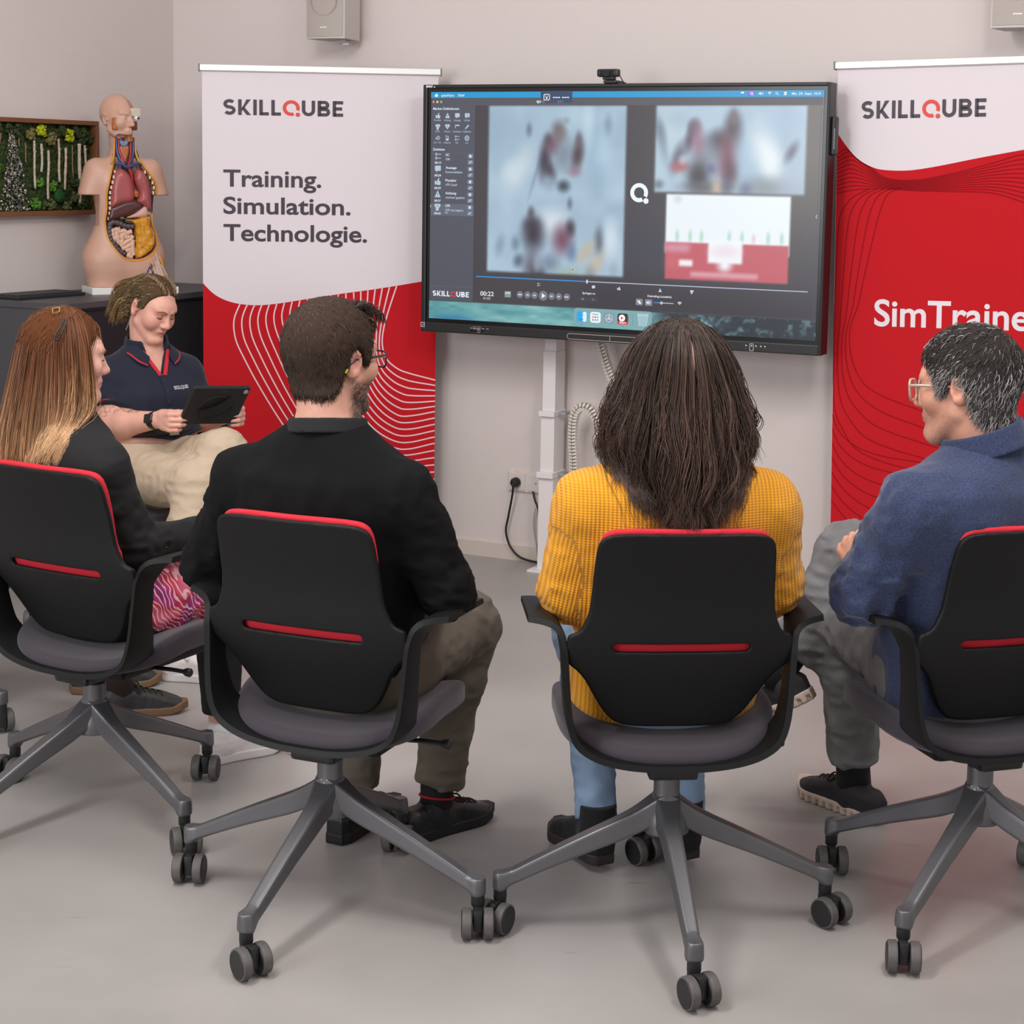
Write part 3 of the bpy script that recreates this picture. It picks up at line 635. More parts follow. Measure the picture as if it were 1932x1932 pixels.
# px of the photo crop -> screen metres (crop scale 4.83, roughly linear inside one pane)
def c1(px, py): return (.242 + (px - 645) * (.537 / 1245), .049 + (py - 430) * .000415)
BL_ = (158, 182, 200)
vb = []
def vadd(L, f, c, px, py, rx, ry, rot=0, al=1.0): X_, Y_ = f(px, py); L.append((c, X_, Y_, rx * .000425, ry * .000415, rot, al))
for a in (((140, 165, 185), 750, 620, 200, 160, 0, .6), ((176, 200, 214), 1400, 520, 130, 120, 0, .6), ((150, 172, 190), 950, 800, 120, 240, .3, .5), ((190, 205, 214), 930, 980, 75, 190, .55, .9), ((196, 210, 218), 860, 1010, 70, 80, .6, .7), ((140, 168, 190), 1620, 800, 60, 300, 0, .5), ((184, 208, 220), 1560, 560, 40, 160, 0, .7), ((120, 140, 160), 1735, 600, 28, 70, 0, .8), ((176, 200, 216), 1700, 820, 60, 120, 0, .5),
          ((96, 108, 132), 1020, 640, 22, 45, 0, .8), ((120, 140, 158), 1080, 1050, 14, 140, .3, .6), ((60, 54, 66), 1170, 890, 42, 130, .1, .95), ((64, 58, 70), 1215, 980, 36, 80, -.4, .9), ((104, 92, 96), 1290, 640, 48, 60, 0, .9), ((120, 108, 108), 1310, 690, 45, 50, 0, .7), ((120, 62, 84), 1240, 770, 48, 62, .2, .85), ((70, 62, 72), 1200, 720, 30, 40, 0, .7), ((110, 120, 134), 1340, 850, 90, 110, 0, .75), ((74, 58, 66), 1470, 850, 40, 100, .15, .95), ((90, 84, 92), 1475, 720, 24, 50, 0, .8), ((140, 110, 130), 1440, 990, 50, 40, 0, .7), ((58, 68, 80), 1345, 1120, 45, 40, 0, .95), ((126, 146, 164), 1215, 1100, 40, 50, 0, .7), ((130, 148, 166), 1360, 560, 26, 24, 0, .7),
          ((96, 104, 126), 1405, 1270, 20, 40, 0, .85), ((206, 216, 224), 1250, 1440, 110, 100, 0, .9), ((52, 48, 60), 1075, 1540, 80, 110, 0, .97), ((92, 84, 92), 1050, 1360, 26, 45, 0, .9), ((60, 54, 66), 1060, 1460, 55, 50, 0, .85), ((112, 72, 88), 1345, 1580, 75, 100, 0, .95), ((60, 52, 62), 1415, 1480, 34, 55, 0, .9), ((84, 92, 104), 1680, 1580, 36, 85, .0, .9), ((186, 172, 150), 1560, 1680, 40, 95, .7, .85), ((190, 174, 152), 1640, 1800, 46, 110, .6, .85), ((84, 112, 150), 1430, 1690, 36, 60, 0, .7), ((206, 218, 226), 1780, 1560, 55, 120, 0, .8), ((122, 140, 158), 760, 1650, 32, 70, .2, .7), ((100, 120, 142), 910, 1630, 32, 50, 0, .8), ((84, 96, 116), 940, 1780, 36, 45, .4, .9), ((92, 88, 98), 1060, 1840, 60, 120, 0, .85), ((50, 46, 56), 1130, 1910, 50, 60, 0, .95), ((150, 164, 180), 1120, 1810, 30, 60, 0, .7), ((104, 116, 136), 1230, 1790, 70, 60, 0, .7), ((150, 172, 150), 1400, 1870, 100, 40, 0, .7), ((110, 128, 150), 1600, 1880, 40, 60, 0, .6), ((140, 158, 172), 1810, 1830, 30, 60, 0, .6)):
    vadd(vb, c1, *a)
video(.241, .049, .782, .652, BL_, vb)
def c2(px, py): return (.894 + (px - 285) * (.540 / 1370), .049 + (py - 430) * .000380)
vb = []
for a in (((186, 204, 214), 420, 640, 130, 200, 0, .7), ((150, 172, 190), 480, 560, 70, 60, 0, .5), ((110, 122, 140), 320, 650, 36, 80, -.3, .7), ((96, 108, 126), 350, 800, 30, 130, -.2, .6), ((176, 198, 210), 330, 1000, 60, 160, 0, .6), ((72, 66, 78), 640, 620, 40, 45, 0, .8), ((128, 112, 128), 650, 650, 34, 60, 0, .8), ((66, 60, 72), 610, 730, 34, 80, .2, .85), ((150, 112, 132), 690, 780, 54, 120, -.2, .95), ((90, 84, 102), 500, 900, 40, 100, .35, .8), ((176, 92, 98), 520, 985, 60, 36, 0, .85), ((200, 200, 208), 540, 920, 28, 30, 0, .6), ((58, 54, 62), 870, 760, 70, 75, 0, .97), ((64, 56, 64), 1000, 650, 56, 110, 0, .97), ((110, 96, 100), 1000, 540, 26, 50, 0, .9), ((122, 68, 82), 950, 900, 74, 150, 0, .95), ((80, 60, 70), 990, 1030, 50, 80, 0, .8), ((124, 136, 150), 800, 880, 80, 110, 0, .7), ((86, 84, 92), 690, 1060, 80, 100, 0, .95), ((60, 56, 62), 690, 1070, 50, 70, 0, .8), ((92, 94, 132), 800, 1000, 36, 30, 0, .7), ((96, 92, 98), 760, 1170, 150, 40, 0, .85), ((200, 176, 150), 870, 1170, 40, 50, 0, .8), ((70, 76, 96), 960, 1150, 40, 60, 0, .6), ((150, 178, 202), 1100, 950, 60, 200, -.2, .6), ((218, 226, 230), 1310, 850, 80, 190, -.35, .95), ((222, 230, 232), 1360, 950, 60, 80, 0, .8), ((134, 140, 148), 1280, 1160, 190, 65, 0, .85), ((96, 108, 140), 1130, 1180, 40, 40, 0, .7), ((168, 180, 198), 1540, 1050, 80, 180, 0, .6), ((104, 98, 116), 1530, 840, 30, 70, .5, .85), ((150, 172, 196), 1450, 560, 160, 120, 0, .5), ((88, 98, 112), 320, 1150, 36, 30, 0, .7)):
    vadd(vb, c2, *a)
video(.893, .049, 1.434, .349, (164, 186, 202), vb)
over((226, 233, 238), softrect(.939, .355, 1.388, .56, .006))
for px in (480, 600, 705, 960, 1075, 1310, 1430): X_, _ = c2(px, 0); over((170, 208, 190), blob(.939 + (px - 370) * (.449 / 1130), .500, .006, .018, 0, .8) * .9)
over((226, 190, 198), blob(.939 + (1180 - 370) * (.449 / 1130), .503, .006, .014, 0, .8) * .9); over((196, 206, 214), blob(.982, .373, .012, .012, 0, .8) * .7)
over((186, 88, 98), softrect(.940, .522, 1.386, .651, .005)); over((206, 150, 168), softrect(.940, .526, 1.03, .556, .016) * .8); over((206, 110, 120), softrect(.945, .575, .985, .61, .03) * .6)
over((230, 236, 240), softrect(1.098, .510, 1.222, .590, .008)); over((226, 204, 212), blob(1.16, .55, .04, .02) * .7); over((230, 236, 240), blob(1.16, .596, .02, .018)); over((232, 228, 232), softrect(.992, .582, 1.042, .604, .008))
over((212, 160, 172), softrect(1.035, .622, 1.28, .640, .009) * .85)
# desktop picture below the window
wm = y > .772
nz = vnoise(np.stack([x * 9, y * 40, 0 * x], 1), 8) + .6 * vnoise(np.stack([x * 30, y * 90, 0 * x], 1), 9)
sea = np.array((104, 160, 164)) + nz[:, None] * np.array((26, 20, 16)); blue = np.array((52, 116, 158))
bm_ = np.exp(-((x - .10) / .09) ** 2 - ((y - .832) / .016) ** 2); sea = sea * (1 - bm_[:, None] * .8) + blue * bm_[:, None] * .8
spk = vnoise(np.stack([x * 110, y * 110, 0 * x], 1), 10) * .6 + vnoise(np.stack([x * 45, y * 60, 0 * x], 1), 11)
dark = np.array((38, 46, 54)) + np.clip(spk, 0, 1)[:, None] * np.array((52, 66, 68)); gl = np.exp(-((x - 1.06) / .1) ** 2 - ((y - .815) / .03) ** 2); dark = dark + gl[:, None] * np.array((40, 62, 62)) * (1 + spk[:, None])
k_ = sstep(.86, .98, x)[:, None]; wall_ = sea * (1 - k_) + dark * k_; C[wm] = np.clip(wall_[wm], 10, 235)
V = np.stack([x - SW / 2, np.zeros(x.size), SH / 2 - y], 1); ii = np.arange(x.size).reshape(nx, ny)
F = np.stack([ii[:-1, 1:], ii[1:, 1:], ii[1:, :-1], ii[:-1, :-1]], -1).reshape(-1, 4)
scr = link('screen', npmesh('screen', V, F, False, lin(np.clip(C, 0, 255))), mat('screen_picture', None, .3, attr='Col', emit='attr'), tv)
def ui(c): return mat('screen_%d_%d_%d' % c, c, .35, emit=c)
def R_(name, c, items, dy=.0006):
    m_ = MB()
    for it in items:
        x0, y0, x1, y1 = it[:4]; a, b = S(x0, y1); c_, d = S(x1, y0); rect(m_, a, b, c_, d, -dy, it[4] if len(it) > 4 else 0)
    return m_.build(name, ui(c), scr)
def T_(name, c, items, dy=.0016):
    for s_, X_, Y_, h, w in items:
        q, z = S(X_, Y_); link(name, text_mesh(s_, h, .0002, width=w, extrude=.0001), ui(c), scr, (q, -dy, z))
WH = (214, 226, 238); IC = (174, 192, 210); SB = (78, 80, 92)
R_('menu_bar', (20, 146, 200), [(0, 0, SW, .0215)]); R_('window_title_bar', (80, 79, 88), [(.002, .0215, SW - .004, .049, .004)])
R_('side_panel', SB, [(.002, .047, .184, .769)], .0005); R_('selected_row', (92, 98, 112), [(.004, .410, .183, .4535)], .0008); R_('panel_rule', (98, 100, 112), [(.004, .7155, .183, .7165), (.004, .2215, .183, .2223)], .0008)
R_('notch', (42, 66, 98), [(.448, -.002, .572, .0405, .005)], .0012)
for cx, c in ((.011, (210, 130, 152)), (.027, (222, 188, 140)), (.043, (92, 196, 132))):
    m_ = MB(); q, z = S(cx, .036); disc(m_, q, z, .0046, -.0012, 16); m_.build('window_button', ui(c), scr)
T_('menu_text', WH, [('qubeAVpro', .043, .0165, .0125, .054), ('Datei', .114, .0160, .0125, .025), ('Mo. 29. Sept.', 1.379, .0148, .0118, .070), ('14:10', 1.4555, .0148, .0118, .0225)])
T_('title_text', (235, 238, 242), [('qu', .432, .0395, .016, .0155)]); T_('title_text', (120, 124, 138), [('be', .448, .0395, .016, .016), ('6.4.1', .515, .0390, .012, .021)]); T_('title_text', (110, 40, 58), [('AVpro', .465, .0395, .016, .041)])
T_('panel_heading', (206, 220, 234), [('Marker-Definitionen', .010, .0650, .0125, .108), ('Zeitleiste', .010, .2140, .0125, .050)])
names = [('Positiv', 'Achtung', 'Aussage', 'Unklar'), ('CPR', 'Schock', 'Intubation', 'Injektion'), ('10 / 10', 'Alarm', 'DC', 'CL')]
for r, ys_ in enumerate((.1060, .1470, .1880)):
    for c_, xs_ in enumerate((.029, .070, .111, .152)):
        s_ = names[r][c_]; w = {7: .029, 10: .036, 9: .033, 6: .026}.get(len(s_), .006 * len(s_)); T_('marker_name', (150, 164, 182), [(s_, xs_ - w / 2, ys_, .0095, w)])
# marker icons: simple pictograms
def icon(kind, cx, cy, s, col=IC, bg=SB, parent=None):
    m_ = MB(); q, z = S(cx, cy); d = MB()
    if kind == 'thumb': rect(m_, q - s * .5, z - s * .45, q - s * .2, z + s * .12, -.0012, s * .05); rect(m_, q - s * .15, z - s * .5, q + s * .48, z + s * .1, -.0012, s * .14); poly(m_, [(q - s * .15, z), (q + s * .15, z), (q + s * .28, z + s * .5), (q + s * .1, z + s * .52)], -.0012)
    if kind == 'warn': poly(m_, [(q - s * .5, z - s * .45), (q + s * .5, z - s * .45), (q + .06 * s, z + s * .5), (q - .06 * s, z + s * .5)], -.0012); rect(d, q - s * .05, z - s * .12, q + s * .05, z + s * .2, -.0018); disc(d, q, z - s * .27, s * .06, -.0018, 8)
    if kind in ('say', 'ask'):
        rect(m_, q - s * .5, z - s * .28, q + s * .5, z + s * .48, -.0012, s * .12); poly(m_, [(q - s * .3, z - s * .28), (q - s * .05, z - s * .28), (q - s * .22, z - s * .52)], -.0012)
        if kind == 'ask': disc(d, q, z + s * .17, s * .15, -.0018, 14, s * .09, -.9, 3.0); rect(d, q - s * .04, z - s * .05, q + s * .03, z + s * .06, -.0018); disc(d, q, z - s * .14, s * .05, -.0018, 8)
    if kind in ('cpr', 'heart'):
        disc(m_, q - s * .24, z + s * .22, s * .28, -.0012, 18); disc(m_, q + s * .24, z + s * .22, s * .28, -.0012, 18); poly(m_, [(q - s * .49, z + s * .12), (q, z - s * .5), (q + s * .49, z + s * .12), (q, z + s * .3)], -.0012)
        if kind == 'heart': rect(d, q - s * .04, z - s * .08, q + s * .04, z + s * .18, -.0018); rect(d, q - s * .13, z + s * .01, q + s * .13, z + s * .09, -.0018)
        else: rect(m_, q - s * .28, z - s * .55, q + s * .2, z - s * .1, -.0012, s * .08); ribbon(d, [(q - s * .12, z + s * .02), (q, z + s * .15), (q + s * .2, z + s * .1)], s * .06, -.0018)
    if kind == 'tube': rect(m_, q - s * .45, z + s * .15, q + s * .5, z + s * .38, -.0012, s * .08); ribbon(m_, [(q - s * .38, z + s * .2), (q - s * .42, z - s * .05), (q - s * .3, z - s * .25)], s * .12, -.0012)
    if kind == 'needle': ribbon(m_, [(q - s * .48, z - s * .5), (q - s * .25, z - s * .25)], s * .08, -.0012); ribbon(m_, [(q - s * .28, z - s * .28), (q + s * .3, z + s * .32)], s * .26, -.0012); ribbon(m_, [(q + s * .12, z + s * .42), (q + s * .42, z + s * .12)], s * .08, -.0012)
    if kind == 'ten': disc(m_, q + s * .1, z, s * .38, -.0012, 22, s * .27); disc(m_, q + s * .1, z, s * .12, -.0012, 10); ribbon(m_, [(q - s * .5, z - s * .3), (q - s * .3, z + s * .1), (q - s * .1, z - s * .2)], s * .12, -.0012)
    if kind == 'device': rect(m_, q - s * .3, z - s * .5, q + s * .3, z + s * .35, -.0012, s * .08); rect(d, q - s * .2, z - s * .05, q + s * .2, z + s * .25, -.0018); rect(m_, q - s * .3, z + s * .3, q - s * .15, z + s * .52, -.0012)
    if kind == 'list':
        for k in (.28, -.28): disc(m_, q - s * .28, z + k * s, s * .2, -.0012, 16, s * .09); rect(m_, q, z + k * s - s * .05, q + s * .5, z + k * s + s * .05, -.0012)
    if kind == 'ring': disc(m_, q, z, s * .5, -.0012, 24, s * .34); disc(m_, q, z, s * .22, -.0012, 16, s * .12)
    o = m_.build('pictogram', ui(col), scr)
    if d.v: d.build('pictogram_detail', ui(bg), scr)
    return o
KI = [('thumb', 'warn', 'say', 'ask'), ('cpr', 'heart', 'tube', 'needle'), ('ten', 'device', 'list', 'ring')]
for r, ys_ in enumerate((.0865, .1268, .1678)):
    for c_, xs_ in enumerate((.030, .070, .111, .152)): icon(KI[r][c_], xs_, ys_, .0195)
rows = [('list', 'DC', 'HDM', '00:13'), ('say', 'Aussage', 'Kommunikation', '00:24'), ('thumb', 'Positiv', 'cPR Coach', '00:29'), ('warn', 'Achtung', 'wechsel geplant', '00:37'), ('cpr', 'CPR', 'CPR neu begonn', '00:43')]
for i, (k, a, b, t_) in enumerate(rows):
    y0 = .2335 + i * .0468; icon(k, .032, y0 + .0015, .025)
    T_('timeline_title', WH, [(a, .065, y0 + .0005, .0125, .0062 * len(a) + .002)]); T_('timeline_note', (170, 184, 200), [(b, .065, y0 + .0160, .0118, .0054 * len(b))]); T_('timeline_time', (210, 222, 234), [(t_, .0185, y0 + .0292, .0115, .027)])
    R_('row_button', (112, 124, 142), [(.1565, y0 - .008, .1785, y0 + .0085, .003), (.1565, y0 + .0145, .1785, y0 + .0305, .003)], .0010)
    m_ = MB(); q, z = S(.1675, y0); rect(m_, q - .004, z - .005, q + .004, z + .0025, -.0016); rect(m_, q - .005, z + .0032, q + .005, z + .0045, -.0016); q, z = S(.1675, y0 + .0225); ribbon(m_, [(q - .005, z - .004), (q + .005, z + .0045)], .0025, -.0016); m_.build('button_glyph', ui(WH), scr)
T_('timeline_note', (170, 184, 200), [('en', .065, .4450, .0118, .0105)])
R_('row_marker', (190, 200, 214), [(.0015, .416, .0040, .424)], .0012)
lg = logo(0, 0, .153, .0195, -.0014, (ui((226, 232, 240)), ui((214, 56, 66))), scr); q, z = S(.0155, .7535)
for o_ in lg: o_.location = (q, 0, z)
T_('clock_text', (226, 230, 236), [('00:22', .216, .7435, .0225, .0555)]); T_('clock_text', (176, 180, 190), [('01:03', .2285, .7575, .0135, .0290)])
R_('live_button', (128, 136, 148), [(.316, .723, .3415, .7455, .002)], .0010); T_('live_text', (230, 236, 240), [('LIVE', .3185, .7330, .0105, .0205)]); T_('live_text', (70, 190, 110), [('PLAY', .3185, .7435, .0105, .0205)])
for cx in (.378, .409, .437, .472, .506, .535, .566):
    r = .018 if cx == .472 else .0128; m_ = MB(); q, z = S(cx, .733); disc(m_, q, z, r, -.0010, 24); m_.build('transport_button', ui((112, 114, 126)), scr); m_ = MB()
    if cx == .472: poly(m_, [(q - .005, z - .0095), (q + .009, z), (q - .005, z + .0095)], -.0016)
    else:
        sg = -1 if cx < .47 else 1; n_ = 3 if cx in (.378, .566) else 2
        for k in range(n_): X_ = q + (k - n_ / 2) * .0052; poly(m_, [(X_, z - .0032), (X_ + .0048, z - .0032 * 0), (X_, z + .0032)] if sg > 0 else [(X_ + .0048, z + .0032), (X_, z), (X_ + .0048, z - .0032)], -.0016)
    m_.build('transport_glyph', ui((232, 234, 238)), scr)
R_('progress_played', (46, 140, 214), [(.197, .6720, .644, .6758)], .0010); R_('progress_rest', (178, 184, 206), [(.644, .6725, 1.458, .6755)], .0010); R_('progress_knob', (206, 210, 216), [(.6415, .667, .6475, .681, .002)], .0016)
R_('progress_ticks', (112, 110, 118), [(.21 + k * .0255, .6800, .2108 + k * .0255, .6822) for k in range(49)], .0010)
for k, cx in (('list', .454), ('say', .670), ('thumb', .768), ('warn', .925), ('cpr', 1.043)): icon(k, cx, .693, .0125, (196, 204, 216), (66, 63, 68))
T_('control_text', (206, 212, 220), [('Springen zu', .627, .7190, .0105, .050), ('Debriefing-Lautst\u00e4rke', .878, .7180, .0105, .091)]); R_('jump_field', (60, 62, 72), [(.611, .7285, .648, .7455, .002), (.652, .7285, .689, .7455, .002)], .0010); T_('control_text', (130, 134, 146), [('M', .625, .7405, .0095, .008), ('S', .667, .7405, .0095, .006)])
R_('control_button', (118, 126, 140), [(.834, .7260, .8605, .7490, .003), (.869, .7265, .8960, .7495, .003)], .0010)
m_ = MB(); q, z = S(.8825, .738); rect(m_, q - .008, z - .003, q - .004, z + .003, -.0016); poly(m_, [(q - .004, z - .003), (q + .001, z - .007), (q + .001, z + .007), (q - .004, z + .003)], -.0016)
for r in (.004, .007): disc(m_, q + .001, z, r, -.0016, 10, r - .0013, -.8, .8)
q, z = S(.847, .738); rect(m_, q - .006, z - .001, q + .003, z + .006, -.0016, .001); rect(m_, q - .001, z - .006, q + .007, z, -.0016, .001)
q, z = S(.999, .741)
for r in (.0035, .0075, .0115): disc(m_, q, z, r, -.0016, 14, max(r - .0022, 0.0001), PI * .25, PI * .75)
m_.build('control_glyphs', ui((226, 230, 236)), scr)
R_('volume_set', (46, 140, 214), [(.901, .7355, .931, .7385)], .0010); R_('volume_rest', (176, 182, 194), [(.931, .7355, .976, .7385)], .0010); m_ = MB(); q, z = S(.931, .737); disc(m_, q, z, .0055, -.0016, 16); m_.build('volume_knob', ui((176, 184, 194)), scr)
m_ = MB(); q, z = S(.8365, .353); disc(m_, q, z, .0335, -.0012, 40, .0190, -PI / 4 + .28, 2 * PI - PI / 4 - .28); disc(m_, q + .0265, z - .0285, .0098, -.0012, 20); m_.build('ring_emblem', ui((226, 236, 240)), scr)
m_ = MB(); q, z = S(.472, .019); outline_rect(m_, q - .011, z - .011, q + .011, z + .009, .003, .0024, -.0018); disc(m_, q, z - .004, .0035, -.0018, 12); rect(m_, q - .006, z + .001, q - .003, z + .004, -.0018); rect(m_, q + .003, z + .001, q + .006, z + .004, -.0018)
for k in range(6): X_ = q + .025 + k * .0098 + (.006 if k > 2 else 0); rect(m_, X_, z - .004, X_ + .0075, z - .0005, -.0018)
m_.build('notch_glyphs', ui((236, 238, 242)), scr)
m_ = MB(); q, z = S(.0225, .012); disc(m_, q - .0018, z - .001, .0048, -.0012, 16); disc(m_, q + .0022, z - .001, .0048, -.0012, 16); ribbon(m_, [(q, z + .004), (q + .002, z + .0072)], .0018, -.0012)
q, z = S(1.205, .0095); disc(m_, q, z, .006, -.0012, 14, .001, 0, PI)
q, z = S(1.271, .0100); rect(m_, q - .008, z - .002, q - .004, z + .002, -.0012); poly(m_, [(q - .005, z - .002), (q, z - .005), (q, z + .005), (q - .005, z + .002)], -.0012)
for r in (.004, .007): disc(m_, q + .0005, z, r, -.0012, 10, r - .0013, -.8, .8)
q, z = S(1.301, .0140)
for r in (.003, .006, .0092): disc(m_, q, z, r, -.0012, 12, max(r - .0018, .0001), PI * .25, PI * .75)
q, z = S(1.326, .0092); disc(m_, q, z, .004, -.0012, 16, .0027); ribbon(m_, [(q + .0028, z - .0028), (q + .0065, z - .0062)], .0014, -.0012)
q, z = S(1.356, .010); rect(m_, q - .005, z + .0008, q + .005, z + .0052, -.0012, .0018); rect(m_, q - .005, z - .0052, q + .005, z - .0008, -.0012, .0018); m_.build('menu_bar_glyphs', ui((230, 240, 246)), scr)
R_('recording_pill', (112, 92, 214), [(1.223, .0030, 1.2525, .0170, .0065)], .0010); m_ = MB(); q, z = S(1.238, .010); outline_rect(m_, q - .0055, z - .0015, q + .003, z + .0045, .001, .0011, -.0016); outline_rect(m_, q - .002, z - .0045, q + .006, z + .0015, .001, .0011, -.0016); m_.build('recording_glyph', ui((236, 236, 246)), scr)
R_('pane_border', (84, 84, 100), [(.188, .7680, SW - .010, .7690), (SW - .0095, .06, SW - .0085, .768)], .0008); m_ = MB(); q, z = S(1.478, .420); disc(m_, q + .004, z, .0055, -.0012, 14, .0040, PI * .5, PI * 1.5); m_.build('pane_handle', ui((226, 228, 232)), scr)
R_('dock', (120, 162, 166), [(.595, .770, .8965, .833, .012)], .0008); R_('dock_rule', (92, 128, 134), [(.8235, .783, .8245, .822)], .0014)
def dock(cx, c): R_('dock_icon', c, [(cx - .0205, .7815, cx + .0205, .8205, .009)], .0014)
dock(.627, (44, 160, 226)); m_ = MB(); q, z = S(.627, .801); rect(m_, q + .0035, z - .0180, q + .0185, z + .0180, -.0020, .006); m_.build('dock_icon_detail', ui((214, 236, 248)), scr); m_ = MB(); disc(m_, q, z + .001, .0125, -.0026, 18, .0113, -2.5, -.6); rect(m_, q - .008, z + .004, q - .0066, z + .009, -.0026); rect(m_, q + .0066, z + .004, q + .008, z + .009, -.0026); m_.build('dock_icon_line', ui((20, 66, 110)), scr)
dock(.680, (226, 234, 238)); q, z = S(.680, .801); m_ = MB(); rect(m_, q - .012, z + .009, q + .012, z + .013, -.0020, .0015); m_.build('dock_icon_detail', ui((160, 172, 180)), scr)
for k, c in enumerate(((210, 140, 70), (190, 80, 170), (90, 190, 180), (180, 110, 190), (90, 160, 200), (150, 160, 170))):
    m_ = MB(); X_ = q - .009 + (k % 3) * .009; Z_ = z + .001 - (k // 3) * .010; rect(m_, X_ - .003, Z_ - .003, X_ + .003, Z_ + .003, -.0020); m_.build('dock_icon_dot', ui(c), scr)
dock(.733, (128, 142, 160)); q, z = S(.733, .801); m_ = MB(); disc(m_, q, z, .0145, -.0020, 28, .0125)
for k in range(3): a = PI / 2 + k * 2 * PI / 3; ribbon(m_, [(q, z), (q + .0125 * math.cos(a), z + .0125 * math.sin(a))], .002, -.0020)
disc(m_, q, z, .0055, -.0020, 16, .0035); m_.build('dock_icon_detail', ui((206, 216, 226)), scr)
dock(.786, (34, 30, 36)); R_('dock_icon_detail', (210, 36, 44), [(.786 - .0205, .8085, .786 + .0205, .8205, .004)], .0020); q, z = S(.783, .798); m_ = MB(); disc(m_, q, z, .0125, -.0020, 24); m_.build('dock_icon_disc', ui((236, 238, 240)), scr); m_ = MB(); poly(m_, [(q - .0035, z - .0055), (q + .006, z), (q - .0035, z + .0055)], -.0026); q2, z2 = S(.8035, .797); rect(m_, q2 - .001, z2 - .008, q2 + .001, z2 + .010, -.0026); m_.build('dock_icon_glyph', ui((206, 36, 44)), scr)
T_('dock_icon_text', (240, 232, 234), [('AVpro', .7725, .8175, .0095, .027)], .0026)
m_ = MB(); q, z = S(.863, .801); poly(m_, [(q - .0145, z - .0200), (q + .0135, z - .0200), (q + .0190, z + .0190), (q - .0195, z + .0190)], -.0016); m_.build('dock_bin', ui((150, 184, 190)), scr); m_ = MB(); outline_rect(m_, q - .0200, z + .0165, q + .0195, z + .0215, .002, .0016, -.0022); ribbon(m_, [(q - .0195, z + .018), (q - .0145, z - .0205), (q + .0140, z - .0205), (q + .0190, z + .018)], .0014, -.0022); m_.build('dock_bin_rim', ui((200, 222, 226)), scr)
m_ = MB()
for cx in (.627, .786): q, z = S(cx, .8275); disc(m_, q, z, .0015, -.0016, 8)
m_.build('dock_running_dots', ui((40, 60, 64)), scr)
m_ = MB(); q, z = S(.584, .626); pc = [(q, z), (q, z - .0125), (q + .0028, z - .0098), (q + .0045, z - .0135), (q + .0062, z - .0128), (q + .0045, z - .0092), (q + .0085, z - .0090)]
poly(m_, pc[::-1][::-1], -.0020); m_.build('mouse_pointer', ui((30, 32, 36)), scr); m_ = MB(); ribbon(m_, pc + [pc[0]], .0011, -.0024); m_.build('mouse_pointer_outline', ui((226, 230, 234)), scr)

# ---- webcam on the top edge
wc = wall_thing('webcam', float(-SW / 2 + .7135), .3, 1.3775 + SH / 2 + .027, 'black webcam clipped on the top edge of the large display', 'webcam')
MB().box(-.041, -.022, .022, .041, .006, .050, .008).build('camera_body', mat('webcam_black', (24, 24, 26), .4), wc)
MB().lathe([(.0105, 0), (.0125, .002), (.0125, .004)], 24, (-.002, -.0215, .0355), 'y').build('lens_ring', mat('lens_ring_black', (14, 14, 16), .2), wc); MB().lathe([(.006, 0), (.0065, .001)], 20, (-.002, -.0258, .0355), 'y').build('lens', mat('lens_glass', (30, 34, 44), .08), wc)
MB().box(-.027, -.0225, .027, -.013, -.0212, .044, .001).build('status_lamp', mat('webcam_glossy', (12, 12, 14), .15), wc); MB().box(.011, -.0225, .027, .024, -.0212, .044, .001).build('status_lamp', mat('webcam_glossy', None), wc)
MB().box(-.020, -.018, .012, .022, .012, .023, .004).box(-.018, -.014, .0, .030, .05, .011, .003).box(-.018, .076, -.06, .030, .083, .005, .002).box(-.018, .045, .0, .030, .083, .008, .002).build('mount_clip', mat('webcam_black', None), wc)
MB().tube(smooth_line([(.036, .006, .028), (.043, .014, .012), (.046, .03, .0), (.046, .09, -.02), (.04, .10, -.12)], 16), .0017, 6).build('webcam_cable', M_BLK, wc)

# ---- lifting column and cable chain
cl = wall_thing('lifting_column', -.325, 0, 0, 'white telescopic lifting column carrying the large display', 'column')
def csec(w, z0, z1, nm): MB().box(-w / 2, -.035 - .085 * w / .05, z0, w / 2, -.035, z1, .0025).build(nm, M_WCOL, cl)
csec(.0475, .835, 1.32, 'inner_tube'); csec(.052, .60, .842, 'middle_tube'); csec(.056, .365, .60, 'outer_tube'); csec(.060, .0, .365, 'base_tube'); csec(.064, .596, .616, 'collar'); csec(.068, .362, .384, 'collar')
MB().box(-.055, -.175, 0, .055, -.0145, .010, .002).build('foot_plate', M_WCOL, cl); MB().box(-.25, -.165, 1.05, .25 + .45, -.12, 1.12, .004).build('mounting_rail', M_WCOL, cl); MB().box(-.024, -.13, 1.0, .024, -.03, 1.3, .003).build('mounting_head', M_WCOL, cl)
for z in (.606, .373): MB().box(.03, -.10, z - .006, .060, -.055, z + .006, .002).build('chain_clip', mat('grey_clip', (150, 152, 158), .5), cl)
cc = wall_thing('cable_chain', -.12, .12, .93, 'white ribbed cable chain looping beside the lifting column', 'cable chain')
cp = smooth_line([(-.128, .945), (-.118, .885), (-.083, .783), (-.035, .69), (.025, .57), (.035, .46), (-.01, .41), (-.062, .455), (-.098, .53), (-.125, .595), (-.158, .637), (-.195, .640), (-.219, .605), (-.224, .52), (-.216, .42), (-.212, .28), (-.210, .03)], 400)
MB().tube([(a + .12, -.0, b - .93) for a, b in cp[::8]], .006, 8).build('chain_core', mat('black_cable_core', (34, 32, 32), .7), cc)
d_ = np.r_[0, np.cumsum(np.linalg.norm(np.diff(cp, axis=0), axis=1))]; vt = MB(); sp = .0128
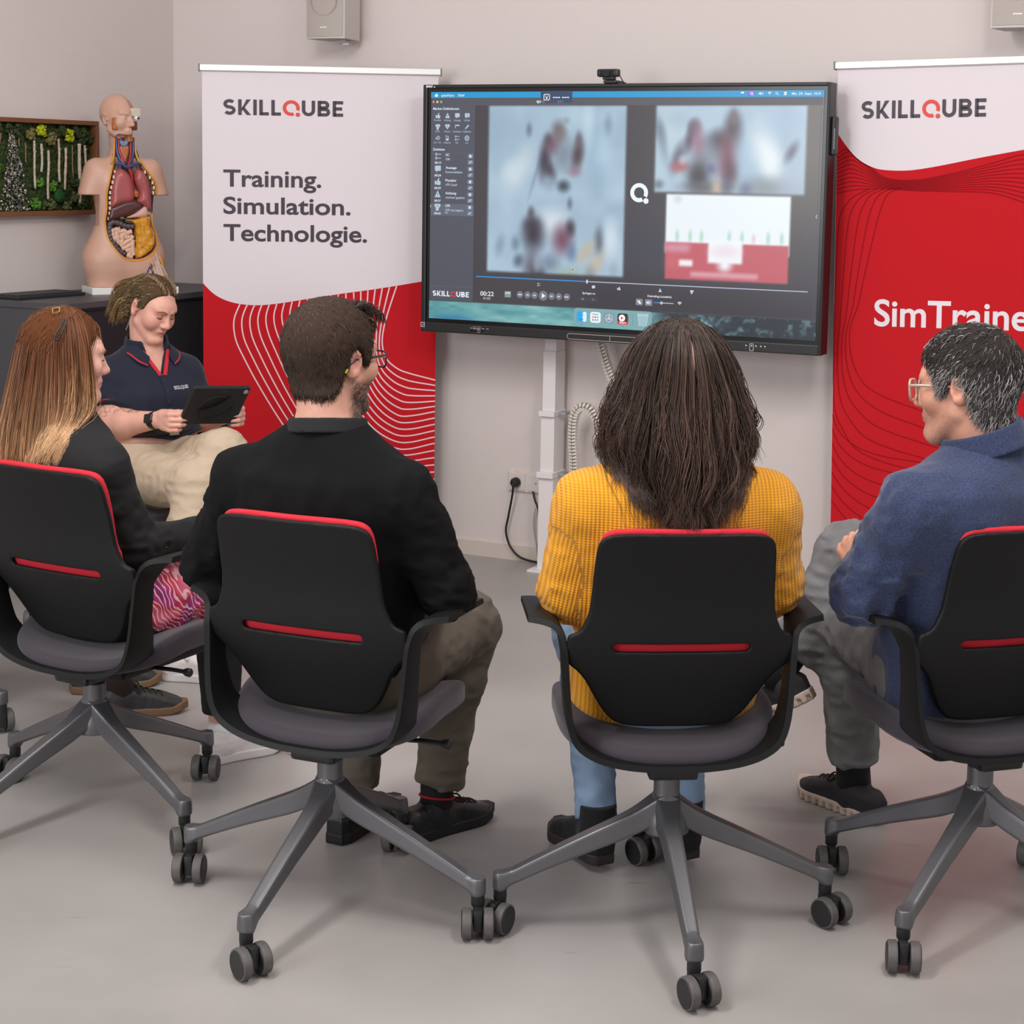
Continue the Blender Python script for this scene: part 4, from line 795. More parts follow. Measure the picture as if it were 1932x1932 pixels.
for s_ in np.arange(.004, d_[-1], sp):
    a = np.array([np.interp(s_, d_, cp[:, 0]), np.interp(s_, d_, cp[:, 1])]); b = np.array([np.interp(s_ + .002, d_, cp[:, 0]), np.interp(s_ + .002, d_, cp[:, 1])]); t = (b - a) / (np.linalg.norm(b - a) + 1e-9); nn = np.array([-t[1], t[0]])
    for sgn in (-1, 1):
        q = []
        for k, off, dep in ((0, .0012, -.012), (1, .0155, -.012), (1, .0155, .012), (0, .0012, .012)):
            for e in (-.0046, .0046):
                p2 = a + nn * off * sgn + t * (e + (.0028 if k == 0 else 0)); q.append((p2[0] + .12, dep * (1 if k else 1.25), p2[1] - .93))
        vt.add(q, [(0, 2, 3, 1), (2, 4, 5, 3), (4, 6, 7, 5), (6, 0, 1, 7), (0, 6, 4, 2), (1, 3, 5, 7)])
vt.build('chain_links', mat('cream_chain_plastic', (214, 206, 196), .5), cc)
# ================================================================== office chairs
M_SHELL = mat('black_chair_plastic', (19, 19, 20), .5, spec=.25, bump=(900, .12)); M_RED = mat('red_back_upholstery', (196, 28, 46), .85, bump=(1500, .25)); M_SEAT = mat('dark_aubergine_seat_fabric', (60, 54, 62), .92, bump=(1600, .3), sheen=.25)
M_BASEM = mat('grey_cast_aluminium', (104, 103, 106), .38, .55); M_GASC = mat('black_gas_column', (18, 18, 19), .35); M_TYRE = mat('grey_tyre_ring', (86, 82, 80), .6, noise=(60, .2)); M_HUBC = mat('black_wheel_cap', (30, 30, 32), .5)
BOUT = [(.110, .8625), (.150, .859), (.1655, .850), (.1725, .832), (.176, .79), (.181, .72), (.1855, .692), (.192, .681), (.203, .675), (.2135, .669), (.214, .62), (.2085, .606), (.196, .597), (.178, .578), (.156, .543), (.134, .512), (.112, .494), (.086, .4875), (.04, .486)]
BOUT = [(0, .863)] + BOUT + [(0, .486)] + [(-a, b) for a, b in BOUT[::-1]]
_zx = lambda z: float(np.interp(z, [.48, .606, .67, .8625], [.4255, .571, .633, .8455]))
BOUT = [(a * (1.03 if b < .7 else 1.0), _zx(b)) for a, b in BOUT]
def closed_line(P, n):
    k = len(P); Q = smooth_line(list(P[-4:]) + list(P) + list(P[:5]), 3 * n); D = np.linalg.norm(np.diff(np.asarray(list(P[-4:]) + list(P) + list(P[:5])), axis=0), axis=1); c = np.r_[0, np.cumsum(D)]; a, b = c[4], c[4 + k]; t = np.linspace(0, c[-1], 3 * n); return Q[(t >= a) & (t < b)]
BSM = closed_line(BOUT, 70)
def back_y(x, z):      # rear face of the shell (chair faces +y); it leans back towards the top
    return -.052 - .305 * (z - .4255) - .022 * np.exp(-((z - .60) / .09) ** 2) + .55 * np.maximum(np.abs(x) - .02, 0) ** 2
def f_shell(p):
    x, y, z = p.T; d2 = poly2(np.abs(x), z, BSM[:, :]) if False else poly2(x, z, BSM)
    slot = np.hypot(np.maximum(np.abs(x) - .1255, 0), z - .612) - .0072
    d2 = np.maximum(d2, -slot); yy = y - back_y(x, z) - .008
    q = np.stack([d2 + .005, np.abs(yy) - .006 + .003], 1)
    return np.minimum(q.max(1), 0) + np.linalg.norm(np.maximum(q, 0), axis=1) - .004
PADO = closed_line([(a * .968, b + (.0085 if b > .81 else 0)) for a, b in BOUT if not (.545 < b < .66 and abs(a) > .195)], 60)
def f_pad(p):
    x, y, z = p.T; d2 = poly2(x, z, PADO) + .006 * sstep(.80, .70, z); yy = y - back_y(x, z) - .0255
    q = np.stack([d2 + .010, np.abs(yy) - .0105 + .008], 1)
    return np.minimum(q.max(1), 0) + np.linalg.norm(np.maximum(q, 0), axis=1) - .008
def seat_top(x, y): return .398 + .040 * sstep(-.14, .10, y) - .026 * sstep(.17, .31, y) + .022 * (np.abs(x) / .22) ** 2.2
def f_seat(p):
    x, y, z = p.T; u = np.abs(x) / .222; v = (y - .095) / .208; pw = 2.9
    r = (u ** pw + np.abs(v) ** pw) ** (1 / pw); d2 = (r - 1) * .2
    ht = .017 + .011 * sstep(-.12, .05, y); zc = seat_top(x, y) - ht
    q = np.stack([d2 + .016, np.abs(z - zc) - ht + .016], 1)
    return np.minimum(q.max(1), 0) + np.linalg.norm(np.maximum(q, 0), axis=1) - .016
def arm_frame():
    prof = smooth_line([(0, .370), (.06, .3715), (.12, .380), (.165, .395), (.196, .418), (.211, .455), (.2175, .50), (.2215, .56), (.2250, .606), (.230, .632), (.242, .646), (.262, .6525), (.292, .655)], 46)
    d = np.r_[0, np.cumsum(np.linalg.norm(np.diff(prof, axis=0), axis=1))]; s = d / d[-1]
    zr = prof[:, 1]; yr = np.interp(s, [0, .3, .48, .62, .80, .88, 1], [-.128, -.128, -.126, -.120, -.112, -.095, -.065]); yf = np.interp(s, [0, .3, .48, .62, .78, .86, .93, 1], [.06, .02, -.035, -.050, -.048, -.005, .118, .108])
    T = np.gradient(prof, axis=0); T /= np.linalg.norm(T, axis=1)[:, None]; Nn = np.stack([T[:, 1], -T[:, 0]], 1); th = .0055
    mb = MB(); k = len(prof)
    for sg in (1, -1):
        V = []; rings = 8
        for i in range(k):
            e = .004; c = prof[i]
            for (o, yy) in ((-th + .001, yr[i] + e), (-th, yr[i] + e * 2.2), (-th, yf[i] - e * 2.2), (-th + .001, yf[i] - e * .6), (th - .001, yf[i] - e * .2), (th, yf[i] - e * 1.8), (th, yr[i] + e * 1.8), (th - .001, yr[i])):
                # rear rim a little thicker, like the moulded lip in the photograph
                q = c + Nn[i] * o * (1.25 if yy < yr[i] + .01 else 1); V.append((q[0] * sg, yy, q[1]))
        fs = [(i * 8 + j, i * 8 + (j + 1) % 8, (i + 1) * 8 + (j + 1) % 8, (i + 1) * 8 + j) for i in range(k - 1) for j in range(8)] + [tuple(range((k - 1) * 8, k * 8))]
        mb.add(V, fs if sg > 0 else [f[::-1] for f in fs])
    return mb.mesh('arm_frame', auto=.7)
RB = .3335
def f_leg(p):      # one leg along +x
    x, y, z = p.T; s = np.clip((x - .0) / RB, 0, 1)
    top = .268 - .02 * s - .135 * s ** 1.12 + .018 * np.exp(-(x / .05) ** 2); h = .026 * (1 - s) ** 1.3 + .029; w = .0205 - .0060 * s + .010 * np.exp(-(x / .045) ** 2)
    zc = top - h / 2; q = np.stack([np.abs(y) - w * (1 - .22 * np.clip((z - zc) / h, -.5, .5)) + .006, np.abs(z - zc) - h / 2 + .006, np.maximum(x - RB - .008, -x) + .006], 1)
    d = np.minimum(q.max(1), 0) + np.linalg.norm(np.maximum(q, 0), axis=1) - .006
    st = np.maximum(np.hypot(x - RB, y) - .0148, np.maximum(z - .118, .0835 - z))
    return smin(d, st, .012)
def f_hub(p):
    x, y, z = p.T; r = np.hypot(x, y); R = .0265 + .020 * sstep(.285, .215, z); d = np.maximum(r - R, np.maximum(z - .318, .2 - z)) * .9
    return d
def wheel_mesh(): return MB().lathe([(.0275, -.0098), (.0302, -.0086), (.0312, -.005), (.0312, .004), (.0302, .0085), (.0275, .0098)], 30, axis='x').mesh('wheel', auto=.5)
def cap_mesh(): return MB().lathe([(.001, -.0112), (.0255, -.0112), (.0278, -.0094), (.0278, .0094), (.0255, .0112), (.001, .0112)], 28, axis='x').mesh('wheel_cap', auto=.5)
def fork_mesh():
    b = MB(); b.lathe([(.0125, .060), (.0135, .063), (.0135, .088), (.012, .090)], 18); b.box(-.0095, -.012, .018, .0095, .034, .062, .005); return b.mesh('caster_fork', auto=.5)
ME = dict(fork=fork_mesh(), wheel=wheel_mesh(), cap=cap_mesh())
def office_chair(loc, yaw, base, casters, label, proto=None):
    t = empty('office_chair', loc, yaw, label, 'chair', 'black office chairs with red back pads'); rel = base - yaw
    if proto is None:
        sdf_obj('back_shell', f_shell, (-.235, -.215, .415), (.235, -.02, .86), .0032, M_SHELL, t)
        sdf_obj('back_pad', f_pad, (-.215, -.20, .415), (.215, .01, .87), .0045, M_RED, t)
        sdf_obj('seat_cushion', f_seat, (-.24, -.15, .33), (.24, .325, .48), .005, M_SEAT, t)
        link('arm_frame', arm_frame(), M_SHELL, t)
        MB().box(-.14, -.06, .352, .14, .27, .385, .012).build('seat_pan', M_SHELL, t); MB().box(-.05, -.08, .330, .05, .14, .37, .01).build('tilt_mechanism', M_GASC, t)
        MB().tube([(.04, .04, .356), (.19, .05, .364), (.232, .05, .365)], .0052, 8).lathe([(.006, 0), (.0095, .008), (.0105, .018), (.008, .021)], 14, (.228, .05, .365), 'x').build('height_lever', M_GASC, t, auto=.6)
        MB().lathe([(.0215, .30), (.0215, .352)], 24).build('gas_column', M_GASC, t, auto=.6)
        sdf_obj('base_hub', f_hub, (-.06, -.06, .19), (.06, .06, .33), .003, M_BASEM, t)
        V, F = surf(f_leg, (-.01, -.05, .07), (.36, .05, .31), .003); lm = npmesh('base_leg', V, F)
    else:
        for c in proto.children:
            if c.name.split('.')[0] in ('base_leg', 'caster'): continue
            d = c.copy(); COL.objects.link(d); d.parent = t
        lm = next(c.data for c in proto.children if c.name.startswith('base_leg'))
    for k in range(4):
        a = rel + k * PI / 2 - PI / 2; link('base_leg', lm, M_BASEM, t, None, (0, 0, a))
        cx, cy = RB * math.cos(a), RB * math.sin(a)
        f = link('caster', ME['fork'], M_HUBC, t, (cx, cy, 0), (0, 0, casters[k] - yaw))
        for sx_ in (-.0215, .0215):
            w = link('wheel', ME['wheel'], M_TYRE, f, (sx_, .020, .0312)); c_ = link('wheel_cap', ME['cap'], M_HUBC, f, (sx_, .020, .0312))
    return t
R_d = math.radians
ch3 = office_chair((.3252, 3.3878, 0), R_d(4.7), .0827, [R_d(205), R_d(218), R_d(215), R_d(150)], 'black chair with the woman in the mustard sweater, nearest the middle')
ch2 = office_chair((-.3605, 3.4543, 0), R_d(-22.5), -.3858, [R_d(218), R_d(182), R_d(170), R_d(176)], 'black chair with the man in the black sweatshirt on it', ch3)
ch1 = office_chair((-.9649, 3.9521, 0), R_d(-29.4), -.7179, [R_d(180), R_d(200), R_d(178), R_d(150)], 'black chair of the red-haired woman at the left edge', ch3)
ch4 = office_chair((.9796, 3.4726, 0), R_d(16.9), -.6693 + PI / 2 * 0, [R_d(172), R_d(190), R_d(150), R_d(178)], 'black chair cut by the right edge under the man in navy fleece', ch3)
ch5 = office_chair((-1.235, 5.66, 0), R_d(-140), R_d(20), [R_d(30), R_d(90), R_d(120), R_d(10)], 'black chair against the sideboard under the woman with the tablet', ch3)
ch6 = office_chair((-1.66, 4.62, 0), R_d(-88), R_d(70), [R_d(30), R_d(150), R_d(120), R_d(10)], 'black chair outside the left edge, only a castor showing', ch3)
# ================================================================== people
def Rz(a): c, s = math.cos(a), math.sin(a); return np.array([[c, -s, 0], [s, c, 0], [0, 0, 1.0]])
def Rx(a): c, s = math.cos(a), math.sin(a); return np.array([[1, 0, 0], [0, c, -s], [0, s, c.real]])
def Ry(a): c, s = math.cos(a), math.sin(a); return np.array([[c, 0, s], [0, 1.0, 0], [-s, 0, c]])
def head_rot(yaw, pitch=0.0, roll=0.0): return Rz(math.radians(yaw)) @ Rx(math.radians(-pitch)) @ Ry(math.radians(roll))   # pitch>0 looks down
def herm(xs, ys, q):
    xs = np.asarray(xs, float); ys = np.asarray(ys, float); d = np.diff(ys) / np.diff(xs); m = np.zeros_like(ys)
    m[1:-1] = np.where(d[1:] * d[:-1] > 0, 2 * d[1:] * d[:-1] / (d[1:] + d[:-1] + 1e-12), 0); m[0], m[-1] = d[0], d[-1]
    q = np.clip(q, xs[0], xs[-1]); i = np.clip(np.searchsorted(xs, q, side='right') - 1, 0, len(xs) - 2); h = xs[i + 1] - xs[i]; t = (q - xs[i]) / h
    return (2 * t**3 - 3 * t**2 + 1) * ys[i] + (t**3 - 2 * t**2 + t) * h * m[i] + (-2 * t**3 + 3 * t**2) * ys[i + 1] + (t**3 - t**2) * h * m[i + 1]
def loft(p, st, grow=0.0, n=2.35):
    """stations: z, cx, cy, half width, depth to the back, depth to the front, twist (deg)"""
    st = np.asarray(st, float); z = p[:, 2]; f = lambda k: herm(st[:, 0], st[:, k], z)
    x = p[:, 0] - f(1); y = p[:, 1] - f(2); tw = np.radians(f(6)); c, s = np.cos(tw), np.sin(tw); x, y = x * c + y * s, -x * s + y * c
    a = f(3) + grow; b = np.where(y < 0, f(4), f(5)) + grow
    k = (np.abs(x / a) ** n + np.abs(y / b) ** n) ** (1 / n) + 1e-6; r = np.hypot(x, y); d = np.where(r > 1e-4, r * (1 - 1 / k), -np.minimum(a, b))
    dz = np.maximum(st[0, 0] - grow - z, z - st[-1, 0] - grow)
    return np.where(dz > 0, np.hypot(np.maximum(d, 0), dz), np.maximum(d, dz))
HS = .95
def head_sdf(p, J, face=1.0, fem=False):
    q = (p - np.asarray(J['head'], float)) @ J['hR'] / HS          # head space, x right, y forward, z up
    jw = .92 if fem else 1.0
    d = ell(q, (0, -.014, .036), (.0755, .0945, .0865)); d = smin(d, ell(q, (0, .020, .005), (.068, .068, .080)), .02)
    d = smin(d, cone(q, (0, .034, -.030), (0, .060, -.088), .050 * jw, .027), .028)
    for s in (-1, 1):
        d = smin(d, cone(q, (s * .054 * jw, .004, -.050), (s * .018, .066, -.098), .018, .017), .026)
        d = smin(d, sph(q, (s * .039, .058, -.018), .026), .022)
    d = smin(d, ell(q, (0, .066, .034), (.054, .024, .024)), .018)
    for s in (-1, 1): d = smax(d, -ell(q, (s * .031, .098, .008), (.0175, .020, .0115)), .010)
    for s in (-1, 1): d = smin(d, ell(q, (s * .0305, .076, .006), (.0145, .0135, .0120)), .005)
    for s in (-1, 1): d = smin(d, cone(q, (s * .016, .090, .026), (s * .046, .076, .028), .0065, .0045), .010)
    d = smin(d, cone(q, (0, .086, .020), (0, .103, -.022), .0075, .0105), .010); d = smin(d, ell(q, (0, .105, -.027), (.0125, .0115, .0105)), .008)
    for s in (-1, 1): d = smin(d, ell(q, (s * .0125, .095, -.030), (.0085, .0105, .0080)), .006)
    for s in (-1, 1): d = smax(d, -ell(q, (s * .0065, .103, -.0385), (.0038, .006, .0035)), .003)
    d = smin(d, ell(q, (0, .078, -.056), (.026, .018, .018)), .014)
    up = chain(q, [(-.025, .077, -.0565), (-.010, .0905, -.0525), (0, .0925, -.0535), (.010, .0905, -.0525), (.025, .077, -.0565)], [.0028, .0052, .0048, .0052, .0028], .003)
    lo = chain(q, [(-.022, .078, -.0590), (0, .0905, -.0645), (.022, .078, -.0590)], [.0030, .0066, .0030], .003)
    sm = J.get('smile', 0.0)
    if sm:
        for s in (-1, 1): d = smin(d, sph(q, (s * .040, .062, -.034), .017), .02)
    d = smin(d, up, .004); d = smin(d, lo, .004); d = smin(d, ell(q, (0, .083, -.092), (.017, .012, .013)), .014)
    for s in (-1, 1):
        Re = Rz(s * -.38) @ Ry(s * .12) @ Rx(-.12); e = ell(q, (s * .0775, -.012, .000), (.0085, .0195, .0315), Re)
        e = smax(e, -ell(q, (s * .0850, -.008, .003), (.007, .0105, .0185), Re), .004); e = smin(e, sph(q, (s * .077, -.006, -.022), .0085), .008); e = smin(e, sph(q, (s * .0775, .004, -.004), .0055), .004)
        d = smin(d, e, .004)
    return d * HS
def neck_sdf(p, J, r=.055):
    h = np.asarray(J['head'], float); R = J['hR']; a = h + R @ np.array((0, -.022, -.035)) * HS; b = np.asarray(J['neck'], float)
    m = h + R @ np.array((0, -.006, -.070)) * HS
    return smin(cone(p, a, b, r * .95, r * 1.04), cone(p, m, b + (0, .012, 0), r * .80, r * .92), .03)
def frame_from(D, N):
    D = np.asarray(D, float); D = D / np.linalg.norm(D); N = np.asarray(N, float); N = N - D * (N @ D); N /= np.linalg.norm(N); return D, N, np.cross(D, N)
def hand_parts(W, D, N, side, curl=(.5, .6, .5), thumb=(.6, .5), spread=.05, s=.92):
    """W wrist, D finger direction, N palm normal (side the fingers close to). side=+1: thumb towards +cross(D,N)"""
    D, N, X = frame_from(D, N); X = X * side; W = np.asarray(W, float); L = lambda a, b, c: W + (X * a + D * b + N * c) * s
    fg = []
    for k, (x, base, ln) in enumerate(((.0285, .088, .070), (.0095, .092, .078), (-.0095, .089, .072), (-.0275, .082, .058))):
        pts = [L(x * .8, .045, -.002), L(x, base, -.004)]; ang = 0.0; pos = np.array([x, base, -.004]); r = [.0105, .0098 if k < 3 else .0088]
        for j, f in enumerate((.46, .31, .25)):
            ang += curl[j] * (1 + .08 * k); v = np.array([spread * (1.5 - k) * .4, math.cos(ang), math.sin(ang)]); pos = pos + v / np.linalg.norm(v) * ln * f
            pts.append(L(*pos)); r.append((.0090, .0082, .0070)[j] * (1 if k < 3 else .9))
        fg.append((pts, [q * s for q in r]))
    a, b = thumb; t0 = np.array([.026, .022, .006]); v1 = np.array([math.sin(a) * .9, math.cos(a), .35 * b]); v1 /= np.linalg.norm(v1); t1 = t0 + v1 * .040; v2 = np.array([math.sin(a) * .55, math.cos(a), .6 * b]); v2 /= np.linalg.norm(v2); t2 = t1 + v2 * .032; v3 = np.array([math.sin(a) * .3, math.cos(a), .8 * b]); v3 /= np.linalg.norm(v3); t3 = t2 + v3 * .024
    th = ([L(*t0), L(*t1), L(*t2), L(*t3)], [.0150 * s, .0118 * s, .0100 * s, .0085 * s])
    return fg, th, (L, s)
def hand_sdf(p, H):
    fg, th, (L, s) = H; c = L(0, 0, 0)
    d = chain(p, [L(0, -.005, 0), L(.018, .040, 0), L(.026, .082, -.003)], [.021 * s, .0165 * s, .0115 * s], .01); d = smin(d, chain(p, [L(0, -.005, 0), L(-.016, .040, 0), L(-.024, .076, -.003)], [.021 * s, .0160 * s, .0105 * s], .01), .012); d = smin(d, cone(p, L(0, .02, .001), L(0, .082, -.003), .0165 * s, .0120 * s), .012)
    f = None
    for pts, r in fg:
        q = chain(p, pts, r, .003)
        f = q if f is None else np.minimum(f, q)
    d = smin(d, f, .005); return smin(d, chain(p, th[0], th[1], .004), .012)
def body_fn(J, hands=True):
    st = np.asarray(J['torso'], float).copy(); st[:, 3:6] -= .011
    def f(p):
        d = loft(p, st)
        d = smin(d, neck_sdf(p, J, J.get('neck_r', .055)), .03); d = smin(d, head_sdf(p, J, fem=J.get('fem', False)), .012)
        for s in 'LR':
            sh, el, wr = (np.asarray(J[k + s], float) for k in ('sh', 'el', 'wr')); ar = J.get('arm_r', (.050, .039, .034, .0235))
            d = smin(d, cone(p, sh, el, ar[0] - .006, ar[1] - .003), .045); d = smin(d, chain(p, [el, el + (wr - el) * .3, wr], [ar[1] - .003, ar[2] + .004, ar[3]], .02), .02)
            if 'hand' + s in J: d = smin(d, hand_sdf(p, J['hand' + s]), .012)
            hp, kn, an, to = (np.asarray(J[k + s], float) for k in ('hip', 'kn', 'an', 'toe')); lr = J.get('leg_r', (.083, .060, .052, .036))
            d = smin(d, cone(p, hp, kn, lr[0] - .012, lr[1] - .010), .05); ca = kn + (an - kn) * .32 - np.array((0, .012, 0))
            d = smin(d, chain(p, [kn, ca, an], [lr[1] - .012, lr[2] - .008, lr[3] - .003], .02), .03)
            hd = an + (0, 0, -.035); d = smin(d, chain(p, [an, an + (to - an) * .2 - (0, 0, .026), an + (to - an) * .62 - (0, 0, .006)], [lr[3] - .007, .022, .014], .02), .02)
        return d
    return f
def bbox(J, pad=.13):
    H = [np.asarray(q, float) for k in ('handL', 'handR') if k in J for pts, _ in J[k][0] for q in pts]
    P = np.array(H + [J[k] for k in J if k[:2] in ('sh', 'el', 'wr', 'hi', 'kn', 'an', 'to') and k != 'torso' and len(np.shape(J[k])) == 1 and k != 'toes'] + [J['head'], J['neck']], float)
    return P.min(0) - pad, P.max(0) + (pad, pad, pad + .05)
def skin_col(J, base=(214, 158, 136)):
    base = lin(base)
    def col(V):
        q = (V - np.asarray(J['head'], float)) @ J['hR'] / HS; C = np.tile(base, (len(V), 1))
        C = C * (1 + .05 * vnoise(V * 60, 3)[:, None] + .04 * vnoise(V * 150, 4)[:, None])
        def tint(c, w): nonlocal C; w = np.clip(w, 0, 1)[:, None]; C = C * (1 - w) + lin(c) * w
        for s in (-1, 1): tint((206, 128, 112), .45 * np.exp(-(((q - (s * .042, .066, -.028)) / .022) ** 2).sum(1))); tint((204, 124, 108), .5 * np.exp(-(((q - (s * .083, -.012, .0)) / .022) ** 2).sum(1)))
        tint((204, 128, 112), .5 * np.exp(-(((q - (0, .108, -.026)) / .014) ** 2).sum(1)))
        lip = np.exp(-(((q - (0, .090, -.0585)) / (.024, .03, .0072)) ** 2).sum(1) ** 2); tint(J.get('lip', (176, 100, 98)), lip * .9)
        tint((120, 60, 58), np.exp(-(((q - (0, .088, -.0572)) / (.024, .03, .0013)) ** 2).sum(1) ** 2) * .8)
        if 'lid' in J:
            for s in (-1, 1): tint(J['lid'], .85 * np.exp(-(((q - (s * .033, .082, .0105)) / (.020, .03, .0075)) ** 2).sum(1) ** 2))
        if 'beard' in J:
            c, hi = J['beard']; w = sstep(-.028, -.052, q[:, 2] + .35 * np.maximum(.02 - q[:, 1], 0) * -1 + .0) * sstep(-.020, .012, q[:, 1]) * sstep(-.150, -.118, q[:, 2]); w = w * (1 - lip) * (.75 + .5 * vnoise(V * 420, 6)); tint(c, w * hi)
        if 'stubble' in J: w = sstep(-.030, -.055, q[:, 2]) * sstep(-.01, .03, q[:, 1]) * sstep(-.13, -.11, q[:, 2]) * (1 - lip); tint(J['stubble'], .35 * w * (.7 + .6 * vnoise(V * 500, 6)))
        if 'tattoo' in J: C = J['tattoo'](V, C)
        return C
    return col
def M_skin(): return mat('skin', None, .52, attr='Col', bump=(380, .06), sss=.12)
def person(name, chair, yaw, J, label, v=.0042, skin=(214, 158, 136), hs=None):
    V, F = surf(body_fn(J), *bbox(J), v, 1.7); me = npmesh(name, V, F, True, skin_col(J, skin)(V))
    o = link(name, me, M_skin(), None, chair, (0, 0, yaw)); tag(o, label, 'person'); return o
# ---- clothing
def folds(p, amp, sc, seed=0, stretch=(1, 1, 1)):
    q = p * np.asarray(stretch, float) * sc; n = vnoise(q, seed); n2 = vnoise(q * 2.1 + 7, seed + 1)
    return amp * (1 - 2 * np.abs(n)) * .7 + amp * .4 * n2
def limb_t(p, a, b):
    a = np.asarray(a, float); b = np.asarray(b, float); ab = b - a; return ((p - a) @ ab) / (ab @ ab)
def top_fn(J, grow=.004, sleeve='long', fold=.0035, neck_cut=None, hem=None, arm=(.058, .050, .046, .034), open_front=None, seed=1, cuff=.0):
    st = np.asarray(J['torso'], float)
    def f(p):
        d = loft(p, st, grow)
        nk = np.asarray(J['neck'], float)
        # trapezius slope up to the collar
        for s in 'LR':
            sh, el, wr = (np.asarray(J[k + s], float) for k in ('sh', 'el', 'wr'))
            d = smin(d, cone(p, nk + (sh - nk) * .20 - (0, 0, .012), sh - (0, 0, .004), .038, arm[0] - .010), .05)
            if sleeve == 'long':
                A = cone(p, sh, el, arm[0], arm[1]); B = cone(p, el, wr, arm[1] - .002, arm[3]); t = limb_t(p, el, wr)
                e = smin(A, B, .025); e = smax(e, (t - 1.0) * np.linalg.norm(wr - el), .004)
                de = np.linalg.norm(p - el, axis=1); e = e - folds(p, fold * (1 + 1.2 * np.exp(-(de / .09) ** 2)), 26, seed + 3, (1, 1, 1.5))
            else:
                t = limb_t(p, sh, el); A = cone(p, sh, el, arm[0], arm[1]); e = smax(A, (t - sleeve) * np.linalg.norm(el - sh), .003); e = e - folds(p, fold, 26, seed + 3)
            d = smin(d, e, .038)
        # folds run from the armpits to the waist
        d = d - folds(p, fold, 15, seed, (1.2, 1, .75)) * sstep(1.03, .94, p[:, 2])
        if hem is not None: d = smax(d, hem(p), .006)
        if neck_cut is not None: d = smax(d, -neck_cut(p), .004)
        return d
    return f
def trouser_fn(J, leg=(.090, .072, .058, .048), fold=.004, end=(.93, .93), seed=5, waist=.62, skip=()):
    def f(p):
        pel = np.asarray(J['pel'], float); d = smin(ell(p, pel, (.172, .125, .10)), loft(p, [q for q in J['torso'] if q[0] < waist], .005), .02)
        for s in 'LR':
            if s in skip: continue
            hp, kn, an = (np.asarray(J[k + s], float) for k in ('hip', 'kn', 'an')); e = cone(p, hp, kn, leg[0], leg[1]); t = limb_t(p, kn, an)
            ca = kn + (an - kn) * .3 - np.array((0, .010, 0)); B = chain(p, [kn, ca, an], [leg[1] - .002, leg[2], leg[3]], .03)
            e = smin(e, B, .03); e = smax(e, (t - end['LR'.index(s)]) * np.linalg.norm(an - kn), .003)
            dk = np.linalg.norm(p - kn, axis=1); ax = (an - kn) / np.linalg.norm(an - kn); w = np.exp(-((p - an) @ ax / .07) ** 2)
            e = e - folds(p, fold * (1 + .8 * np.exp(-(dk / .1) ** 2) + .7 * w), 24, seed, (1, 1, 1.6)); d = smin(d, e, .04)
        return smax(d, np.where(p[:, 1] < .215, p[:, 2] - waist, -1.0), .004)
    return f
def cloth(name, f, J, m, o, v=.006, pad=.16, col=None, lo=None, hi=None):
    a, b = bbox(J, pad); a = a if lo is None else np.maximum(a, lo); b = b if hi is None else np.minimum(b, hi)
    V, F = surf(f, a, b, v, 1.7); return link(name, npmesh(name, V, F, True, col(V) if col else None), m, o)
